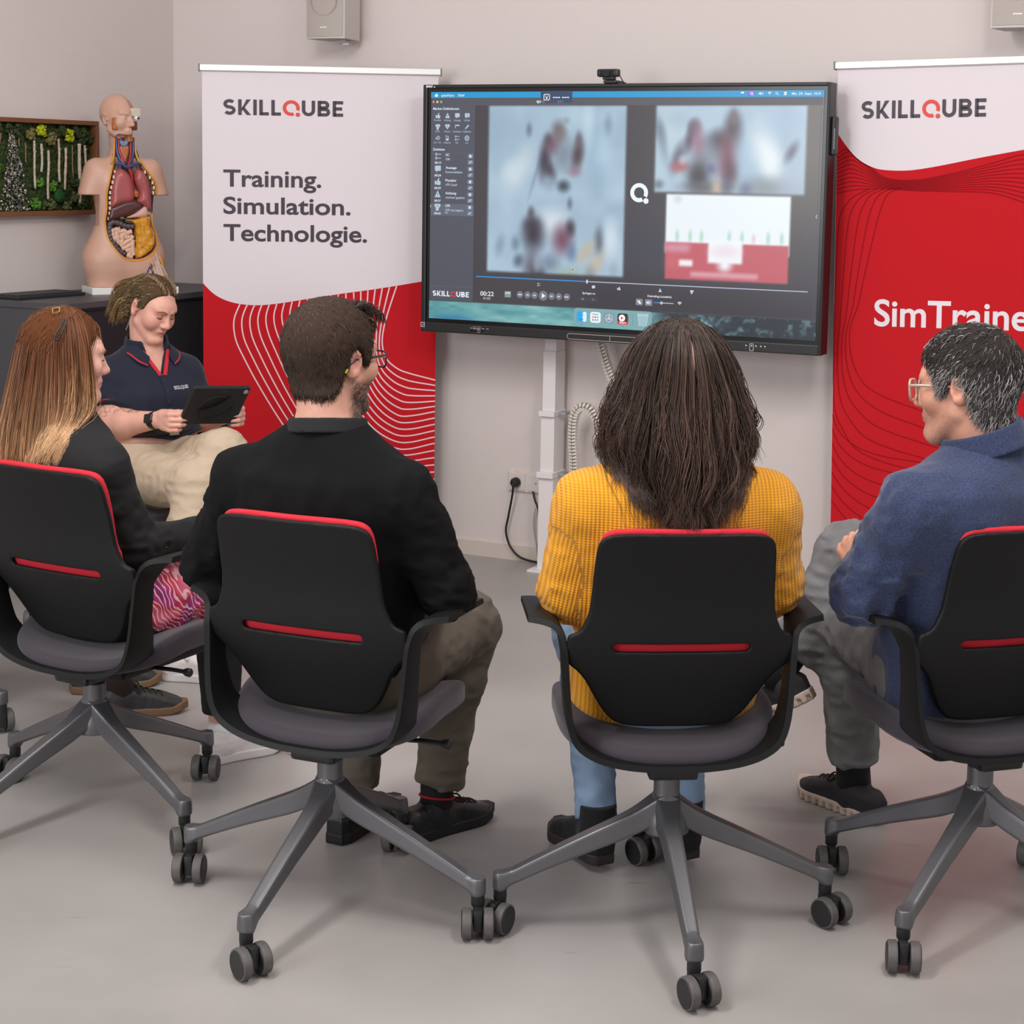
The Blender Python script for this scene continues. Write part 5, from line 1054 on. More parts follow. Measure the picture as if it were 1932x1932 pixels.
def shoe(J, s, o, mu, ms, hi=.0, sole=.022, wide=.040, lace=None, name='shoe', L=None, white=False, tread=False):
    """s: side; built around ankle and toe of that leg"""
    an = np.asarray(J['an' + s], float); to = np.asarray(J['toe' + s], float); up = np.asarray(J.get('fup' + s, (0, 0, 1)), float); g = an - up * J.get('anh', .085); fw = to - g; fw = fw - up * (fw @ up); ln = np.linalg.norm(fw); fw /= ln; rt = np.cross(fw, up)
    R = np.stack([rt, fw, up], 1); L = L or (ln + .055)
    def loc(p): return (p - g) @ R
    hb = L - ln      # heel behind the ankle
    def plan(q):     # signed distance to the sole outline
        t = np.clip((q[:, 1] + hb) / L, 0, 1); w = herm([0, .10, .32, .55, .75, .92, 1], [.018, .030, .029, .034, wide, .030, .008], t); c = herm([0, .5, .75, 1], [0, -.002, -.004, .004], t)
        return np.maximum(np.abs(q[:, 0] - c) - w, np.maximum(-(q[:, 1] + hb), q[:, 1] - ln)) * .9
    def fu(p):
        q = loc(p); t = np.clip((q[:, 1] + hb) / L, 0, 1); top = herm([0, .12, .28, .42, .6, .8, .95, 1], [.070 + hi, .076 + hi, .074 + hi, .078 + hi * .3, .066, .050, .036, .028], t); d2 = plan(q) - .002
        z = q[:, 2]; e = np.stack([d2 + .020, (z - top) + .020], 1); d = np.minimum(e.max(1), 0) + np.linalg.norm(np.maximum(e, 0), axis=1) - .020; d = np.maximum(d, sole * .6 - z)
        d = smin(d, chain(p, [g + R @ (0, -.004, .05), g + R @ (0, -.004, .076 + hi)], [.036, .035], .01), .02)
        op = np.hypot(q[:, 0] / .026, (q[:, 1] + .006) / .034) - 1; d = smax(d, -np.maximum(op * .026, (.066 + hi * .85) - z), .004)
        d = np.maximum(d, z - .088 - hi); return d - folds(p, .0008, 60, 3)
    def fs(p):
        q = loc(p); z = q[:, 2] - .012 * sstep(.80, 1.02, (q[:, 1] + hb) / L); d2 = plan(q) - .0045
        if tread: d2 = d2 + .006 * (np.abs(((q[:, 1] / .022) % 1) - .5) < .2) * (z < sole * .55)
        e = np.stack([d2 + .004, np.abs(z - sole / 2) - sole / 2 + .004], 1); return np.minimum(e.max(1), 0) + np.linalg.norm(np.maximum(e, 0), axis=1) - .004
    cs = np.array([g + R @ np.array(c) for c in ((-.07, -hb - .02, -.01), (.07, -hb - .02, -.01), (-.07, ln + .03, -.01), (.07, ln + .03, -.01), (-.07, -hb - .02, .12 + hi), (.07, -hb - .02, .12 + hi), (-.07, ln + .03, .12 + hi), (.07, ln + .03, .12 + hi))])
    V, F = surf(fu, cs.min(0), cs.max(0), .0032, 1.6); sh = link(name, npmesh(name, V, F), mu, o)
    V, F = surf(fs, cs.min(0), cs.max(0), .003, 1.6); link('shoe_sole', npmesh('shoe_sole', V, F), ms, sh)
    if lace is not None:
        lm = MB()
        for k in range(5):
            yy = ln * (.20 + .09 * k); t = (yy + hb) / L; zt = float(herm([0, .12, .28, .42, .6, .8, .95, 1], [.070, .076, .074, .078, .066, .050, .036, .028], np.array([t]))[0]) + .002
            a = [g + R @ np.array(c) for c in ((-.022, yy, zt - .009), (-.008, yy + .004, zt), (.008, yy + .010, zt), (.022, yy + .014, zt - .009))]; lm.tube(smooth_line(a, 8), .0024, 5)
        for sg in (-1, 1):
            b = [g + R @ np.array(c) for c in ((0, ln * .2, .082), (sg * .018, ln * .2 + .012, .088), (sg * .034, ln * .2 + .018, .070), (sg * .024, ln * .2 + .004, .076), (0, ln * .2, .082))]; lm.tube(smooth_line(b, 14), .0022, 5)
        lm.build('shoe_lace', lace, sh, smooth=True)
    return sh
# ---- hair
def strands(name, paths, radii, cols, m, parent, sides=3):
    """paths (N,K,3), radii (N,K), cols (N,K,3) -> one mesh of thin tapered tubes"""
    N, K, _ = paths.shape; T = np.gradient(paths, axis=1); T /= np.linalg.norm(T, axis=2, keepdims=True) + 1e-9
    A = np.zeros_like(T); r0 = np.where(np.abs(T[:, 0, 2:3]) < .9, np.array([0, 0, 1.0]), np.array([1.0, 0, 0])); a = np.cross(T[:, 0], r0)
    for i in range(K): a = a - T[:, i] * (a * T[:, i]).sum(1, keepdims=True); a /= np.linalg.norm(a, axis=1, keepdims=True) + 1e-9; A[:, i] = a      # frame carried along the strand
    B = np.cross(T, A)
    V = np.stack([paths + (A * math.cos(2 * PI * j / sides) + B * math.sin(2 * PI * j / sides)) * radii[..., None] for j in range(sides)], 2)   # N,K,S,3
    idx = np.arange(N * K * sides).reshape(N, K, sides); n1 = np.roll(idx, -1, 2)
    F = np.stack([idx[:, :-1], n1[:, :-1], n1[:, 1:], idx[:, 1:]], -1).reshape(-1, 4); C = np.repeat(cols[:, :, None, :], sides, 2).reshape(-1, 3)
    return link(name, npmesh(name, V.reshape(-1, 3), F, True, C), m, parent)
def M_hair(): return mat('hair', None, .42, attr='Col', spec=.35)
def grad(f, p, e=.002):
    g = np.stack([f(p + np.eye(3)[k] * e) - f(p - np.eye(3)[k] * e) for k in range(3)], 1); return g / (np.linalg.norm(g, axis=1, keepdims=True) + 1e-9)
def short_hair(J, o, cap, colf, n=4200, length=(.012, .026), crown=(0, -.075, .085), thick=.011, name='hair', lift=.5, wav=.0, fem=False, front=None, rad=.0007):
    """cap(q) -> 0..1 where hair grows (head space); colf(q, rng) -> sRGB"""
    hd = np.asarray(J['head'], float); R = J['hR']; toq = lambda p: (p - hd) @ R / HS
    skull = lambda p: smin(ell(toq(p), (0, -.014, .036), (.0755, .0945, .0865)), ell(toq(p), (0, .020, .005), (.068, .068, .080)), .02) * HS
    def full(p): return smin(skull(p), neck_sdf(p, J), .03)
    def f(p):
        q = toq(p); c = cap(q); return full(p) - (thick * c - .010 * (1 - c)) - .0012 * vnoise(p * (90, 90, 90), 2)
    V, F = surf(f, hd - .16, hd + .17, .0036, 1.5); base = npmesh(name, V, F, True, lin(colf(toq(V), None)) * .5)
    k = cap(toq(V)) > .25
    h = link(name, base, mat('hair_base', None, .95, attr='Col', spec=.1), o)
    src = V[k]; P0 = src[RNG.integers(0, len(src), n)] + RNG.normal(0, .0015, (n, 3)); g = grad(full, P0); cr = hd + R @ np.asarray(crown, float) * HS
    d = P0 - cr; d -= g * (d * g).sum(1, keepdims=True); d /= np.linalg.norm(d, axis=1, keepdims=True) + 1e-9
    q = toq(P0)
    if front is not None: d = front(q, d, R); d /= np.linalg.norm(d, axis=1, keepdims=True) + 1e-9
    d = d + RNG.normal(0, .22, (n, 3)); ln = RNG.uniform(*length, n) * (.45 + .55 * cap(q)); K = 5; paths = np.zeros((n, K, 3)); p = P0 - g * .002; dirv = d + g * lift
    for i in range(K):
        paths[:, i] = p; dirv = dirv - g * .35 + np.array([0, 0, -.12]); dirv /= np.linalg.norm(dirv, axis=1, keepdims=True); p = p + dirv * (ln / (K - 1))[:, None] + wav * RNG.normal(0, 1, (n, 3)) * .001
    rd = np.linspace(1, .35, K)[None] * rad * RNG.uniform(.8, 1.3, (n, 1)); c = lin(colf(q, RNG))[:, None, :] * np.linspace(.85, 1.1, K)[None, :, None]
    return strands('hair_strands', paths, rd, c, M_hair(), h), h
def long_hair(J, o, roots, target, colf, hull, n_lock=420, per=9, K=26, rad=.0008, clump=.006, wave=(.0, 30), name='hair', base=None, spread=.0):
    """locks traced by target(rootq, t) -> head-space path; per strands around each guide"""
    hd = np.asarray(J['head'], float); R = J['hR']; t = np.linspace(0, 1, K)
    G = target(roots, t)                                     # (n,K,3) world
    n = len(G); paths = np.repeat(G, per, 0); N = n * per
    off = RNG.normal(0, 1, (N, 1, 3)) * clump * (.35 + .65 * np.sin(np.clip(t, 0, 1) * PI * .75))[None, :, None]
    ph = RNG.uniform(0, 6.28, (N, 1)); ph2 = np.repeat(RNG.uniform(0, 6.28, (n, 1)), per, 0); am = np.repeat(RNG.uniform(.5, 1.5, (n, 1)), per, 0)
    w = wave[0] * am * (t[None] ** 1.3); paths = paths + off
    paths[:, :, 0] += w * np.sin(ph2 + wave[1] * t[None] + .5 * np.sin(ph)); paths[:, :, 1] += .7 * w * np.cos(ph2 * 1.3 + wave[1] * t[None] + .4 * np.sin(ph))
    if hull is not None:
        for rnd in range(3):      # locks that meet the shoulders slide to the back, then are smoothed again
            q = paths.reshape(-1, 3)
            for _ in range(6):
                dd = hull(q); m_ = dd < .004
                if not m_.any(): break
                q[m_, 1] -= (.0045 - dd[m_]) * 1.1
            paths = q.reshape(N, K, 3)
            if rnd < 2:
                for _ in range(3): paths[:, 1:-1] = .25 * paths[:, :-2] + .5 * paths[:, 1:-1] + .25 * paths[:, 2:]
    taper = np.interp(t, [0, .1, .8, 1], [.7, 1, .9, .25])[None]; rd = taper * rad * RNG.uniform(.7, 1.3, (N, 1))
    c = colf(np.repeat(np.arange(n), per), t, RNG)            # (N,K,3) sRGB
    return strands(name, paths, rd, lin(c), M_hair(), o)
# ================================================================== anatomical torso model on the sideboard
tm = empty('anatomy_model', wallpt(-1.857, .659, 1.0225), math.radians(28.3), 'plastic anatomical torso model with open organs standing on the sideboard', 'anatomy model')
_hs = HS; HS = .78
MB().box(-.167, -.078, 0, .167, .078, .026, .002).build('base_plate', mat('white_base_plate', (226, 224, 220), .4), tm)
JT = dict(head=(-.037, .006, .659), hR=head_rot(180 + 24, 0, 0), neck=(-.024, .012, .50))
TX = -.021
TSD = [(.045, TX, .006, .100, .05, .05, 0), (.10, TX, .006, .138, .080, .072, 0), (.15, TX, .005, .146, .088, .074, 0), (.21, TX, .003, .130, .080, .068, 0), (.29, TX, 0, .107, .066, .066, 0), (.35, TX, 0, .108, .068, .070, 0), (.41, TX, 0, .116, .070, .074, 0), (.46, TX, .002, .122, .062, .060, 0), (.50, TX, .006, .090, .048, .042, 0), (.525, TX, .010, .045, .038, .036, 0)]
CAV = smooth_line([(-.060, .56), (-.068, .505), (-.085, .455), (-.101, .388), (-.102, .316), (-.107, .272), (-.098, .209), (-.073, .164), (-.041, .134), (-.005, .125), (.030, .129), (.070, .150), (.092, .178), (.095, .226), (.081, .264), (.084, .322), (.096, .397), (.090, .422), (.065, .459), (.036, .505), (.014, .56), (.012, .60), (-.020, .60), (-.058, .60), (-.060, .56)], 110)[:-1]
def tshell0(p):
    d = loft(p, [(z, x, y, a, bf, bb, t) for z, x, y, a, bb, bf, t in TSD])
    for s in (-1, 1):
        d = smin(d, cone(p, (TX + s * .100, .008, .462), (TX + s * .128, .004, .375), .052, .046), .03)
        d = smin(d, cone(p, (TX + s * (.074 if s < 0 else .071), .006, .12), (TX + s * (.072 if s < 0 else .068), .006, .026), .076, .068), .05)
    d = smax(d, np.where(np.abs(p[:, 0] - TX) > .098, .372 - .12 * (np.abs(p[:, 0] - TX) - .14) - p[:, 2], -1) * ((p[:, 2] > .24) | (np.abs(p[:, 0] - TX) < .2)) - (p[:, 2] < .25) * 1.0, .002) if False else d
    # arm stumps end in a clean cut
    cut = np.where((np.abs(p[:, 0] - TX) > .104) & (p[:, 2] < .374) & (p[:, 2] > .26), .374 - p[:, 2], -1.0); d = np.maximum(d, cut)
    d = np.maximum(d, .0262 - p[:, 2])
    nk = smin(cone(p, (TX - .004, .016, .49), (-.034, .014, .62), .040, .038), head_sdf(p, JT), .012)
    return smin(d, nk, .03)
def hq(p): return (p - np.asarray(JT['head'])) @ JT['hR'] / HS
def tshell(p):
    d = tshell0(p); x, y, z = p.T
    c = np.maximum(np.maximum(poly2(x, z, CAV), y + .022), -.6) ; d = smax(d, -c, .002)
    q = hq(p); hc = np.maximum(np.maximum(.004 + 0 * q[:, 0] - (-q[:, 0]), -(q[:, 2] + .085)), .012 - q[:, 1]) * HS      # far half of the face is open
    return smax(d, -hc, .002)
sdf_obj('torso_shell', tshell, (-.24, -.13, .02), (.2, .13, .80), .0034, mat('torso_skin_plastic', (200, 156, 136), .42, bump=(300, .04)), tm)
def front(f, x, z, y0=-.16, off=.0, sgn=1.0):
    """first surface met when looking along +y (sgn=1) or -y from y0"""
    x = np.atleast_1d(np.asarray(x, float)); z = np.atleast_1d(np.asarray(z, float)); y = np.full(len(x), float(y0))
    for _ in range(70): y = y + sgn * np.clip(f(np.stack([x, y, z], 1)) * .8, -.01, .012)
    return y - sgn * off
M_FAT = mat('yellow_fat_layer', (206, 146, 52), .45); M_MUS = mat('pink_muscle_layer', (190, 112, 98), .45)
P = CAV[3:-16]; yy = front(tshell0, P[:, 0], P[:, 1]); MB().tube([(a, y + .003, b) for (a, b), y in zip(P, yy)], .0042, 7).build('fat_rim', M_FAT, tm, smooth=True)
ctr = np.array((-.008, .33)); Pi = P + (ctr - P) / np.linalg.norm(ctr - P, axis=1)[:, None] * .0085; rimb = MB(); kk = len(P)
rimb.add([(a, y + .002, b) for (a, b), y in zip(P, yy)] + [(a, y + .010, b) for (a, b), y in zip(Pi, yy)], [(i, i + 1, kk + i + 1, kk + i) for i in range(kk - 1)]); rimb.build('muscle_rim', M_MUS, tm, smooth=True)
def organ(name, pts, m, y0, h, r, v=.003, bump=None, n=60, parent=None):
    P = smooth_line(list(pts) + [pts[0]], n)[:-1]
    def f(p):
        d = poly2(p[:, 0], p[:, 2], P); e = np.stack([d + r, np.abs(p[:, 1] - y0) - h], 1); w = np.minimum(e.max(1), 0) + np.linalg.norm(np.maximum(e, 0), axis=1) - r
        return w - (bump(p) if bump is not None else 0)
    lo = np.array((P[:, 0].min() - .012, y0 - h - r - .012, P[:, 1].min() - .012)); hi = np.array((P[:, 0].max() + .012, y0 + h + r + .012, P[:, 1].max() + .012)); return sdf_obj(name, f, lo, hi, v, m, parent or tm)
M_LUNG = mat('lung_red_gloss', (164, 82, 82), .28, noise=(300, .12), bump=(260, .12))
organ('lung', [(-.073, .458), (-.083, .408), (-.085, .366), (-.085, .328), (-.045, .340), (.001, .354), (.003, .409), (-.017, .456), (-.047, .475)], M_LUNG, -.030, .012, .028)
organ('lung', [(.006, .434), (.015, .410), (.023, .392), (.024, .372), (.016, .349), (.040, .335), (.066, .320), (.070, .372), (.060, .434), (.039, .466), (.014, .471)], M_LUNG, -.030, .012, .026)
organ('liver', [(-.088, .330), (-.093, .279), (-.034, .291), (.002, .306), (.043, .329), (.018, .356), (-.020, .358), (-.06, .345)], mat('dark_brown_liver', (82, 44, 42), .25), -.026, .012, .020); organ('gallbladder', [(-.052, .285), (-.034, .282), (-.036, .293), (-.050, .292)], mat('olive_gallbladder', (96, 96, 52), .3), -.046, .002, .006, .002)
organ('stomach', [(-.031, .287), (.056, .296), (.055, .330), (.040, .332), (.012, .309)], mat('pale_pink_stomach', (204, 160, 150), .4, bump=(160, .2)), -.034, .008, .014)
organ('omentum', [(-.030, .286), (.005, .281), (.055, .297), (.066, .251), (.081, .208), (.069, .171), (.041, .146), (.011, .135), (.008, .20), (.004, .268), (-.02, .279)], mat('ochre_omentum', (204, 140, 32), .35, noise=(60, .10)), -.044, .010, .016, .003, lambda p: .0035 * vnoise(p * 70, 3) + .002 * vnoise(p * 150, 4))
organ('heart', [(.010, .398), (.022, .388), (.025, .374), (.014, .364), (.004, .372), (.004, .39)], mat('orange_heart', (180, 96, 44), .3, noise=(120, .35)), -.038, .006, .010, .0025)
organ('pleura_backing', [(a, b) for a, b in CAV[::8]], mat('dark_cavity_lining', (70, 40, 40), .6), -.016, .002, .004, .004)
M_COL = mat('dark_grey_colon', (80, 70, 72), .35)
def gut(name, pts, r, m, n=60, haustra=0.0, y=-.040): 
    P = smooth_line([(a, y, b) for a, b in pts], n); return MB().tube(P, r, 10, rs=[r * (1 + haustra * abs(math.sin(i * .55)) - haustra * .5) for i in range(n)]).build(name, m, tm, smooth=True)
gut('ascending_colon', [(.004, .256), (-.029, .258), (-.054, .268), (-.078, .272), (-.089, .262), (-.089, .222), (-.077, .192), (-.056, .166), (-.034, .150)], .0098, M_COL, 90, .22, -.046); gut('transverse_colon', [(-.03, .278), (-.01, .274), (.006, .273)], .0065, M_COL, 24, .2, -.046); gut('descending_colon', [(.082, .190), (.072, .165), (.048, .150), (.028, .138)], .0085, M_COL, 40, .2, -.040)
M_SI = mat('pale_small_intestine', (214, 172, 150), .35)
for pts in ([(-.080, .248), (-.078, .222), (-.068, .206), (-.064, .236), (-.070, .252)], [(-.060, .252), (-.052, .236), (-.036, .240), (-.024, .232), (-.006, .238)], [(-.058, .226), (-.060, .204), (-.050, .192), (-.042, .206), (-.046, .222), (-.034, .226), (-.026, .214), (-.014, .218)], [(-.052, .182), (-.038, .190), (-.024, .200), (-.012, .206), (-.002, .222)], [(-.046, .172), (-.030, .176), (-.018, .184), (-.004, .190)], [(-.030, .162), (-.018, .168), (-.012, .156), (-.020, .144), (-.004, .140)], [(-.002, .206), (-.004, .180), (-.002, .160), (.0, .146)]): gut('small_intestine', pts, .0094, M_SI, 36, .06, -.046)
M_VE = mat('blue_vein', (46, 68, 120), .3); M_AR = mat('red_artery', (164, 24, 32), .3); M_ORG = mat('orange_throat_muscle', (178, 104, 60), .4, noise=(140, .3)); M_RIB = mat('ivory_rib', (220, 208, 184), .4)
def vein(name, pts, r, m, y=-.03, n=24): return MB().tube(smooth_line([(a, (yv if len(q) > 2 else y), b) for q in pts for a, b, yv in [(q[0], q[1], q[2] if len(q) > 2 else y)]], n), r, 8).build(name, m, tm, smooth=True)
for sg, x0, x1 in ((-1, -.054, -.046), (1, .010, .004)):
    vein('jugular_vein', [(x0, .592, -.020), (x0 + .001, .550, -.022), (x1, .515, -.030), (-.020 + sg * .008, .487, -.040)], .0055, M_VE); vein('carotid_artery', [(x0 - sg * .009, .585, -.020), (x0 - sg * .010, .545, -.024), (x1 - sg * .010, .510, -.034), (-.022 + sg * .006, .480, -.042)], .0048, M_AR)
    vein('fat_strip', [(x0 + sg * .008, .590, -.020), (x0 + sg * .009, .545, -.022), (x0 + sg * .014, .515, -.030), (x0 + sg * .026, .492, -.040)], .004, M_FAT)
vein('subclavian_vein', [(-.066, .492, -.046), (-.046, .492, -.050), (-.022, .480, -.052), (.002, .490, -.050), (.030, .494, -.046)], .0058, M_VE); vein('aorta', [(-.014, .478, -.044), (-.006, .455, -.046), (-.002, .43, -.046), (.004, .40, -.042)], .0058, M_AR)
organ('thyroid_cartilage', [(-.042, .584), (-.026, .578), (-.010, .586), (-.012, .566), (-.026, .556), (-.040, .564)], mat('blue_grey_cartilage', (110, 134, 164), .35), -.022, .006, .006, .002); organ('larynx', [(-.044, .560), (-.008, .560), (-.012, .515), (-.026, .49), (-.040, .515)], M_ORG, -.016, .004, .008, .0025)
for k in range(10):
    for sg in (-1, 1):
        z = .462 - k * .0195; i = np.argmin(np.abs(P[:, 1] - z) + (10 if False else 0) + (np.sign(P[:, 0] - TX) != sg) * 5); a, b = P[i]; y = yy[i]
        MB().box(a - sg * .013 - .0035, y + .000, z - .007, a - sg * .013 + .0035, y + .009, z + .006, .002).build('rib_end', M_RIB, tm)
# head: open half shows brain, brow bone and eye
hw = lambda x, y, z: tuple(np.asarray(JT['head']) + JT['hR'] @ np.array((x, y, z)) * HS)
bc = np.array(hw(-.030, .010, .045)); sdf_obj('brain', lambda p: smax(ell(hq(p), (-.006, -.006, .036), (.066, .082, .074)) * HS - .003 * np.abs(vnoise(p * 95, 3)) + .0008, hq(p)[:, 0] * HS + .002, .002), bc - .09, bc + .09, .0028, mat('pink_brain', (186, 126, 110), .4), tm)
def hbox(name, c, h, r, m): 
    w = np.array(hw(*c)); sdf_obj(name, lambda p: rbox(hq(p), c, h, r) * HS, w - .05, w + .05, .0022, m, tm)
hbox('brow_bone', (-.033, .078, .034), (.030, .014, .020), .004, M_RIB); hbox('cheek_muscle', (-.032, .060, -.030), (.022, .018, .022), .006, mat('brown_face_muscle', (120, 66, 44), .4)); hbox('jaw_muscle', (-.018, .050, -.075), (.014, .018, .034), .006, M_ORG); hbox('temple_muscle', (.062, .048, -.022), (.012, .012, .030), .006, M_ORG)
ew = np.array(hw(-.034, .090, .006)); MB().lathe([(.001, -.0095), (.0055, -.008), (.0090, -.003), (.0090, .003), (.0055, .008), (.001, .0095)], 16, tuple(ew)).build('eyeball', mat('eye_white', (226, 224, 220), .2), tm, smooth=True); ep = np.array(hw(-.036, .103, .006)); MB().lathe([(.0042, 0), (.0042, .002)], 16, tuple(ep), 'y').build('iris', mat('dark_iris', (24, 26, 32), .2), tm)
# open hip with nerves and vessels
organ('hip_window', [(.030, .126), (.055, .132), (.083, .162), (.100, .12), (.118, .066), (.115, .04), (.030, .04), (.024, .093)], mat('pale_muscle_window', (206, 168, 150), .4), -.048, .012, .008)
for k in range(7): x = .040 + k * .0105; vein('nerve', [(.056 + k * .002, .132, -.069), (x, .105, -.071), (x + .006 * (k - 2), .06, -.071), (x + .007 * (k - 2), .042, -.070)], .0014, mat('white_nerve', (222, 216, 212), .4))
vein('femoral_vein', [(.047, .128, -.069), (.052, .105, -.073), (.044, .075, -.073), (.038, .05, -.071)], .0034, M_VE); vein('femoral_vein', [(.052, .106, -.073), (.066, .085, -.073), (.078, .055, -.071)], .0032, M_VE); vein('femoral_artery', [(.057, .130, -.069), (.059, .112, -.074), (.064, .10, -.074)], .0036, M_AR); vein('fat_rim', [(.088, .165, -.050), (.104, .125, -.062), (.120, .066, -.060), (.122, .04, -.056)], .0042, M_FAT); vein('fat_rim', [(.022, .095, -.066), (.030, .065, -.068), (.032, .04, -.066)], .0032, M_FAT)
for x, z in ((.045, .115), (.070, .112), (.064, .09), (.05, .07)): sdf_obj('lymph_node', lambda p, x=x, z=z: ell(p, (x, -.074, z), (.004, .003, .005)), (x - .01, -.085, z - .01), (x + .01, -.06, z + .01), .0016, mat('green_yellow_node', (150, 150, 90), .4), tm)
HS = _hs
# ------------------------------------------------------------------ shared clothing bits
def collar(o, J, m, off, th, s0, s1, name='collar', tilt=(0, 0, 0), open_front=None, v=.0035, rfac=None):
    nb = np.asarray(J['neck'], float); ax = np.asarray(J['head'], float) + J['hR'] @ np.array((0, -.02, -.04)) * HS - nb; ax /= np.linalg.norm(ax); ax = ax + np.asarray(tilt, float); ax /= np.linalg.norm(ax)
    a = nb - ax * .06; b = nb + ax * .10; r = J.get('neck_r', .055) * 1.06
    def f(p):
        s = (p - nb) @ ax; d = np.abs(cone(p, a, b, r + off + .024, r + off - .006)) - th; d = smax(d, np.maximum(s0 - s, s - s1), .003)
        if open_front is not None: d = smax(d, -open_front(p), .003)
        return d
    V, F = surf(f, nb - .16, nb + .16, v, 1.5); return link(name, npmesh(name, V, F), m, o)
def eyewear(o, J, m, mt, w=.050, h=.036, r=.010, fy=.101, fz=.004, lens_a=.12, tube=.0020, tipc=None, inner=None):
    hd = np.asarray(J['head'], float); R = J['hR']; W = lambda x, y, z: hd + R @ np.array((x, y, z)) * HS
    e = bpy.data.objects.new('eyeglasses', None); COL.objects.link(e); e.parent = o
    fr = MB(); le = MB()
    for s in (-1, 1):
        pts = []
        for cx, cz, a in ((w / 2 - r, -h / 2 + r, -PI / 2), (w / 2 - r, h / 2 - r, 0), (-w / 2 + r, h / 2 - r, PI / 2), (-w / 2 + r, -h / 2 + r, PI)):
            for k in range(6): t = a + k * PI / 10; x = s * .0345 + cx + r * math.cos(t); pts.append(W(x, fy - 1.6 * max(abs(x) - .01, 0) ** 2, fz + cz + r * math.sin(t)))
        fr.tube(pts + pts[:1], tube * HS, 6, cap=False); le.add(pts, [tuple(range(len(pts)))])
    fr.tube([W(-.011, fy, fz + .006), W(0, fy + .003, fz + .009), W(.011, fy, fz + .006)], tube * HS, 6); fr.build('glasses_frame', m, e, smooth=True)
    g = mat('clear_spectacle_lens', (235, 240, 245), .04, alpha=1); b = g.node_tree.nodes['Principled BSDF']; b.inputs['Alpha'].default_value = lens_a; le.build('lens', g, e)
    for s in (-1, 1):
        t = MB().tube(smooth_line([W(s * .0595, fy - .004, fz + .010), W(s * .068, .080, fz + .010), W(s * .0755, .04, fz + .008), W(s * .0795, -.004, fz + .006)], 12), tube * 1.15 * HS, 6); t.build('temple_arm', m, e, smooth=True)
        t = MB().tube(smooth_line([W(s * .0795, -.004, fz + .006), W(s * .0800, -.020, fz - .002), W(s * .0792, -.029, fz - .013)], 8), tube * 1.3 * HS, 6); t.build('temple_hook', m, e, smooth=True); MB().tube([W(s * .0792, -.029, fz - .013), W(s * .0785, -.034, fz - .022)], tube * 1.4 * HS, 6).build('temple_tip', tipc or m, e, smooth=True)
        if inner is not None: MB().tube(smooth_line([W(s * .0600, fy - .0045, fz + .0068), W(s * .066, .080, fz + .0068), W(s * .0735, .04, fz + .0050)], 10), tube * .8 * HS, 5).build('temple_inlay', inner, e, smooth=True)
    return e
def hairline(q, dz=0.0):
    y = q[:, 1]; h = herm([-.11, -.06, -.040, -.022, .002, .018, .028, .042, .058, .075, .10], [-.080, -.080, -.058, .016, .028, -.004, -.008, .034, .060, .074, .078], y); return q[:, 2] - h - dz
def band_y(a, b, w): pass
# ------------------------------------------------------------------ man in the black sweatshirt
J = dict(head=(-.004, .012, 1.135), hR=head_rot(-20, 2, 0), neck=(-.004, -.008, 1.0), neck_r=.058,
         torso=[(.40, -.01, .09, .13, .10, .13, 0), (.46, -.01, .085, .170, .125, .14, 0), (.54, -.008, .065, .172, .125, .145, 0), (.63, -.006, .035, .165, .115, .135, 0), (.74, -.006, .005, .178, .112, .125, 0), (.83, -.008, -.012, .190, .112, .12, 0), (.90, -.008, -.018, .185, .105, .105, 0), (.945, -.006, -.014, .152, .085, .085, 0), (.985, -.004, -.010, .100, .072, .072, 0), (1.013, -.004, -.006, .068, .060, .060, 0)],
         shR=(.172, -.020, .885), elR=(.240, .035, .690), wrR=(.110, .270, .640), shL=(-.192, -.020, .885), elL=(-.305, .030, .680), wrL=(-.110, .260, .630), pel=(-.005, .085, .495),
         hipR=(.085, .11, .505), knR=(.100, .445, .500), anR=(.034, .452, .085), toeR=(.100, .600, .0), hipL=(-.09, .11, .505), knL=(-.150, .430, .495), anL=(-.140, .375, .085), toeL=(-.125, .555, .0), beard=((44, 35, 31), 1.25))
M2 = person('person', (-.3605, 3.4543, 0), R_d(-22.5), J, 'man in black sweatshirt and glasses seen from behind, second chair from left', skin=(204, 152, 132))
M_SWEAT = mat('black_sweatshirt', (13, 13, 15), .95, spec=.2, bump=(1100, .12))
cloth('sweatshirt', top_fn(J, .006, hem=lambda p: .50 - p[:, 2], neck_cut=lambda p: cone(p, (-.004, -.004, .97), (-.004, .01, 1.09), .060, .062) - .0, fold=.0052, arm=(.061, .054, .048, .037)), J, M_SWEAT, M2, .0055)
collar(M2, J, mat('black_rib_collar', (24, 24, 27), .95, bump=(500, .3)), .004, .0042, -.008, .022, 'rib_collar', (0, .12, 0))
M_OLIVE = mat('olive_brown_jeans', (96, 87, 76), .85, bump=(900, .2), noise=(9, .14))
cloth('jeans', trouser_fn(J, (.094, .074, .064, .054), .0050, (.93, .90)), J, M_OLIVE, M2, .0065)
M_BLS = mat('black_leather_shoe', (24, 23, 24), .45, bump=(300, .15)); M_BLSOLE = mat('black_rubber_sole', (22, 22, 23), .6); M_LACE = mat('black_lace', (16, 16, 17), .8)
for s in 'RL': shoe(J, s, M2, M_BLS, M_BLSOLE, sole=.026, lace=M_LACE, L=.262)
M_SOCKR = mat('black_sock_red_band', (26, 20, 22), .9); M_REDB = mat('red_sock_band', (190, 28, 44), .8)
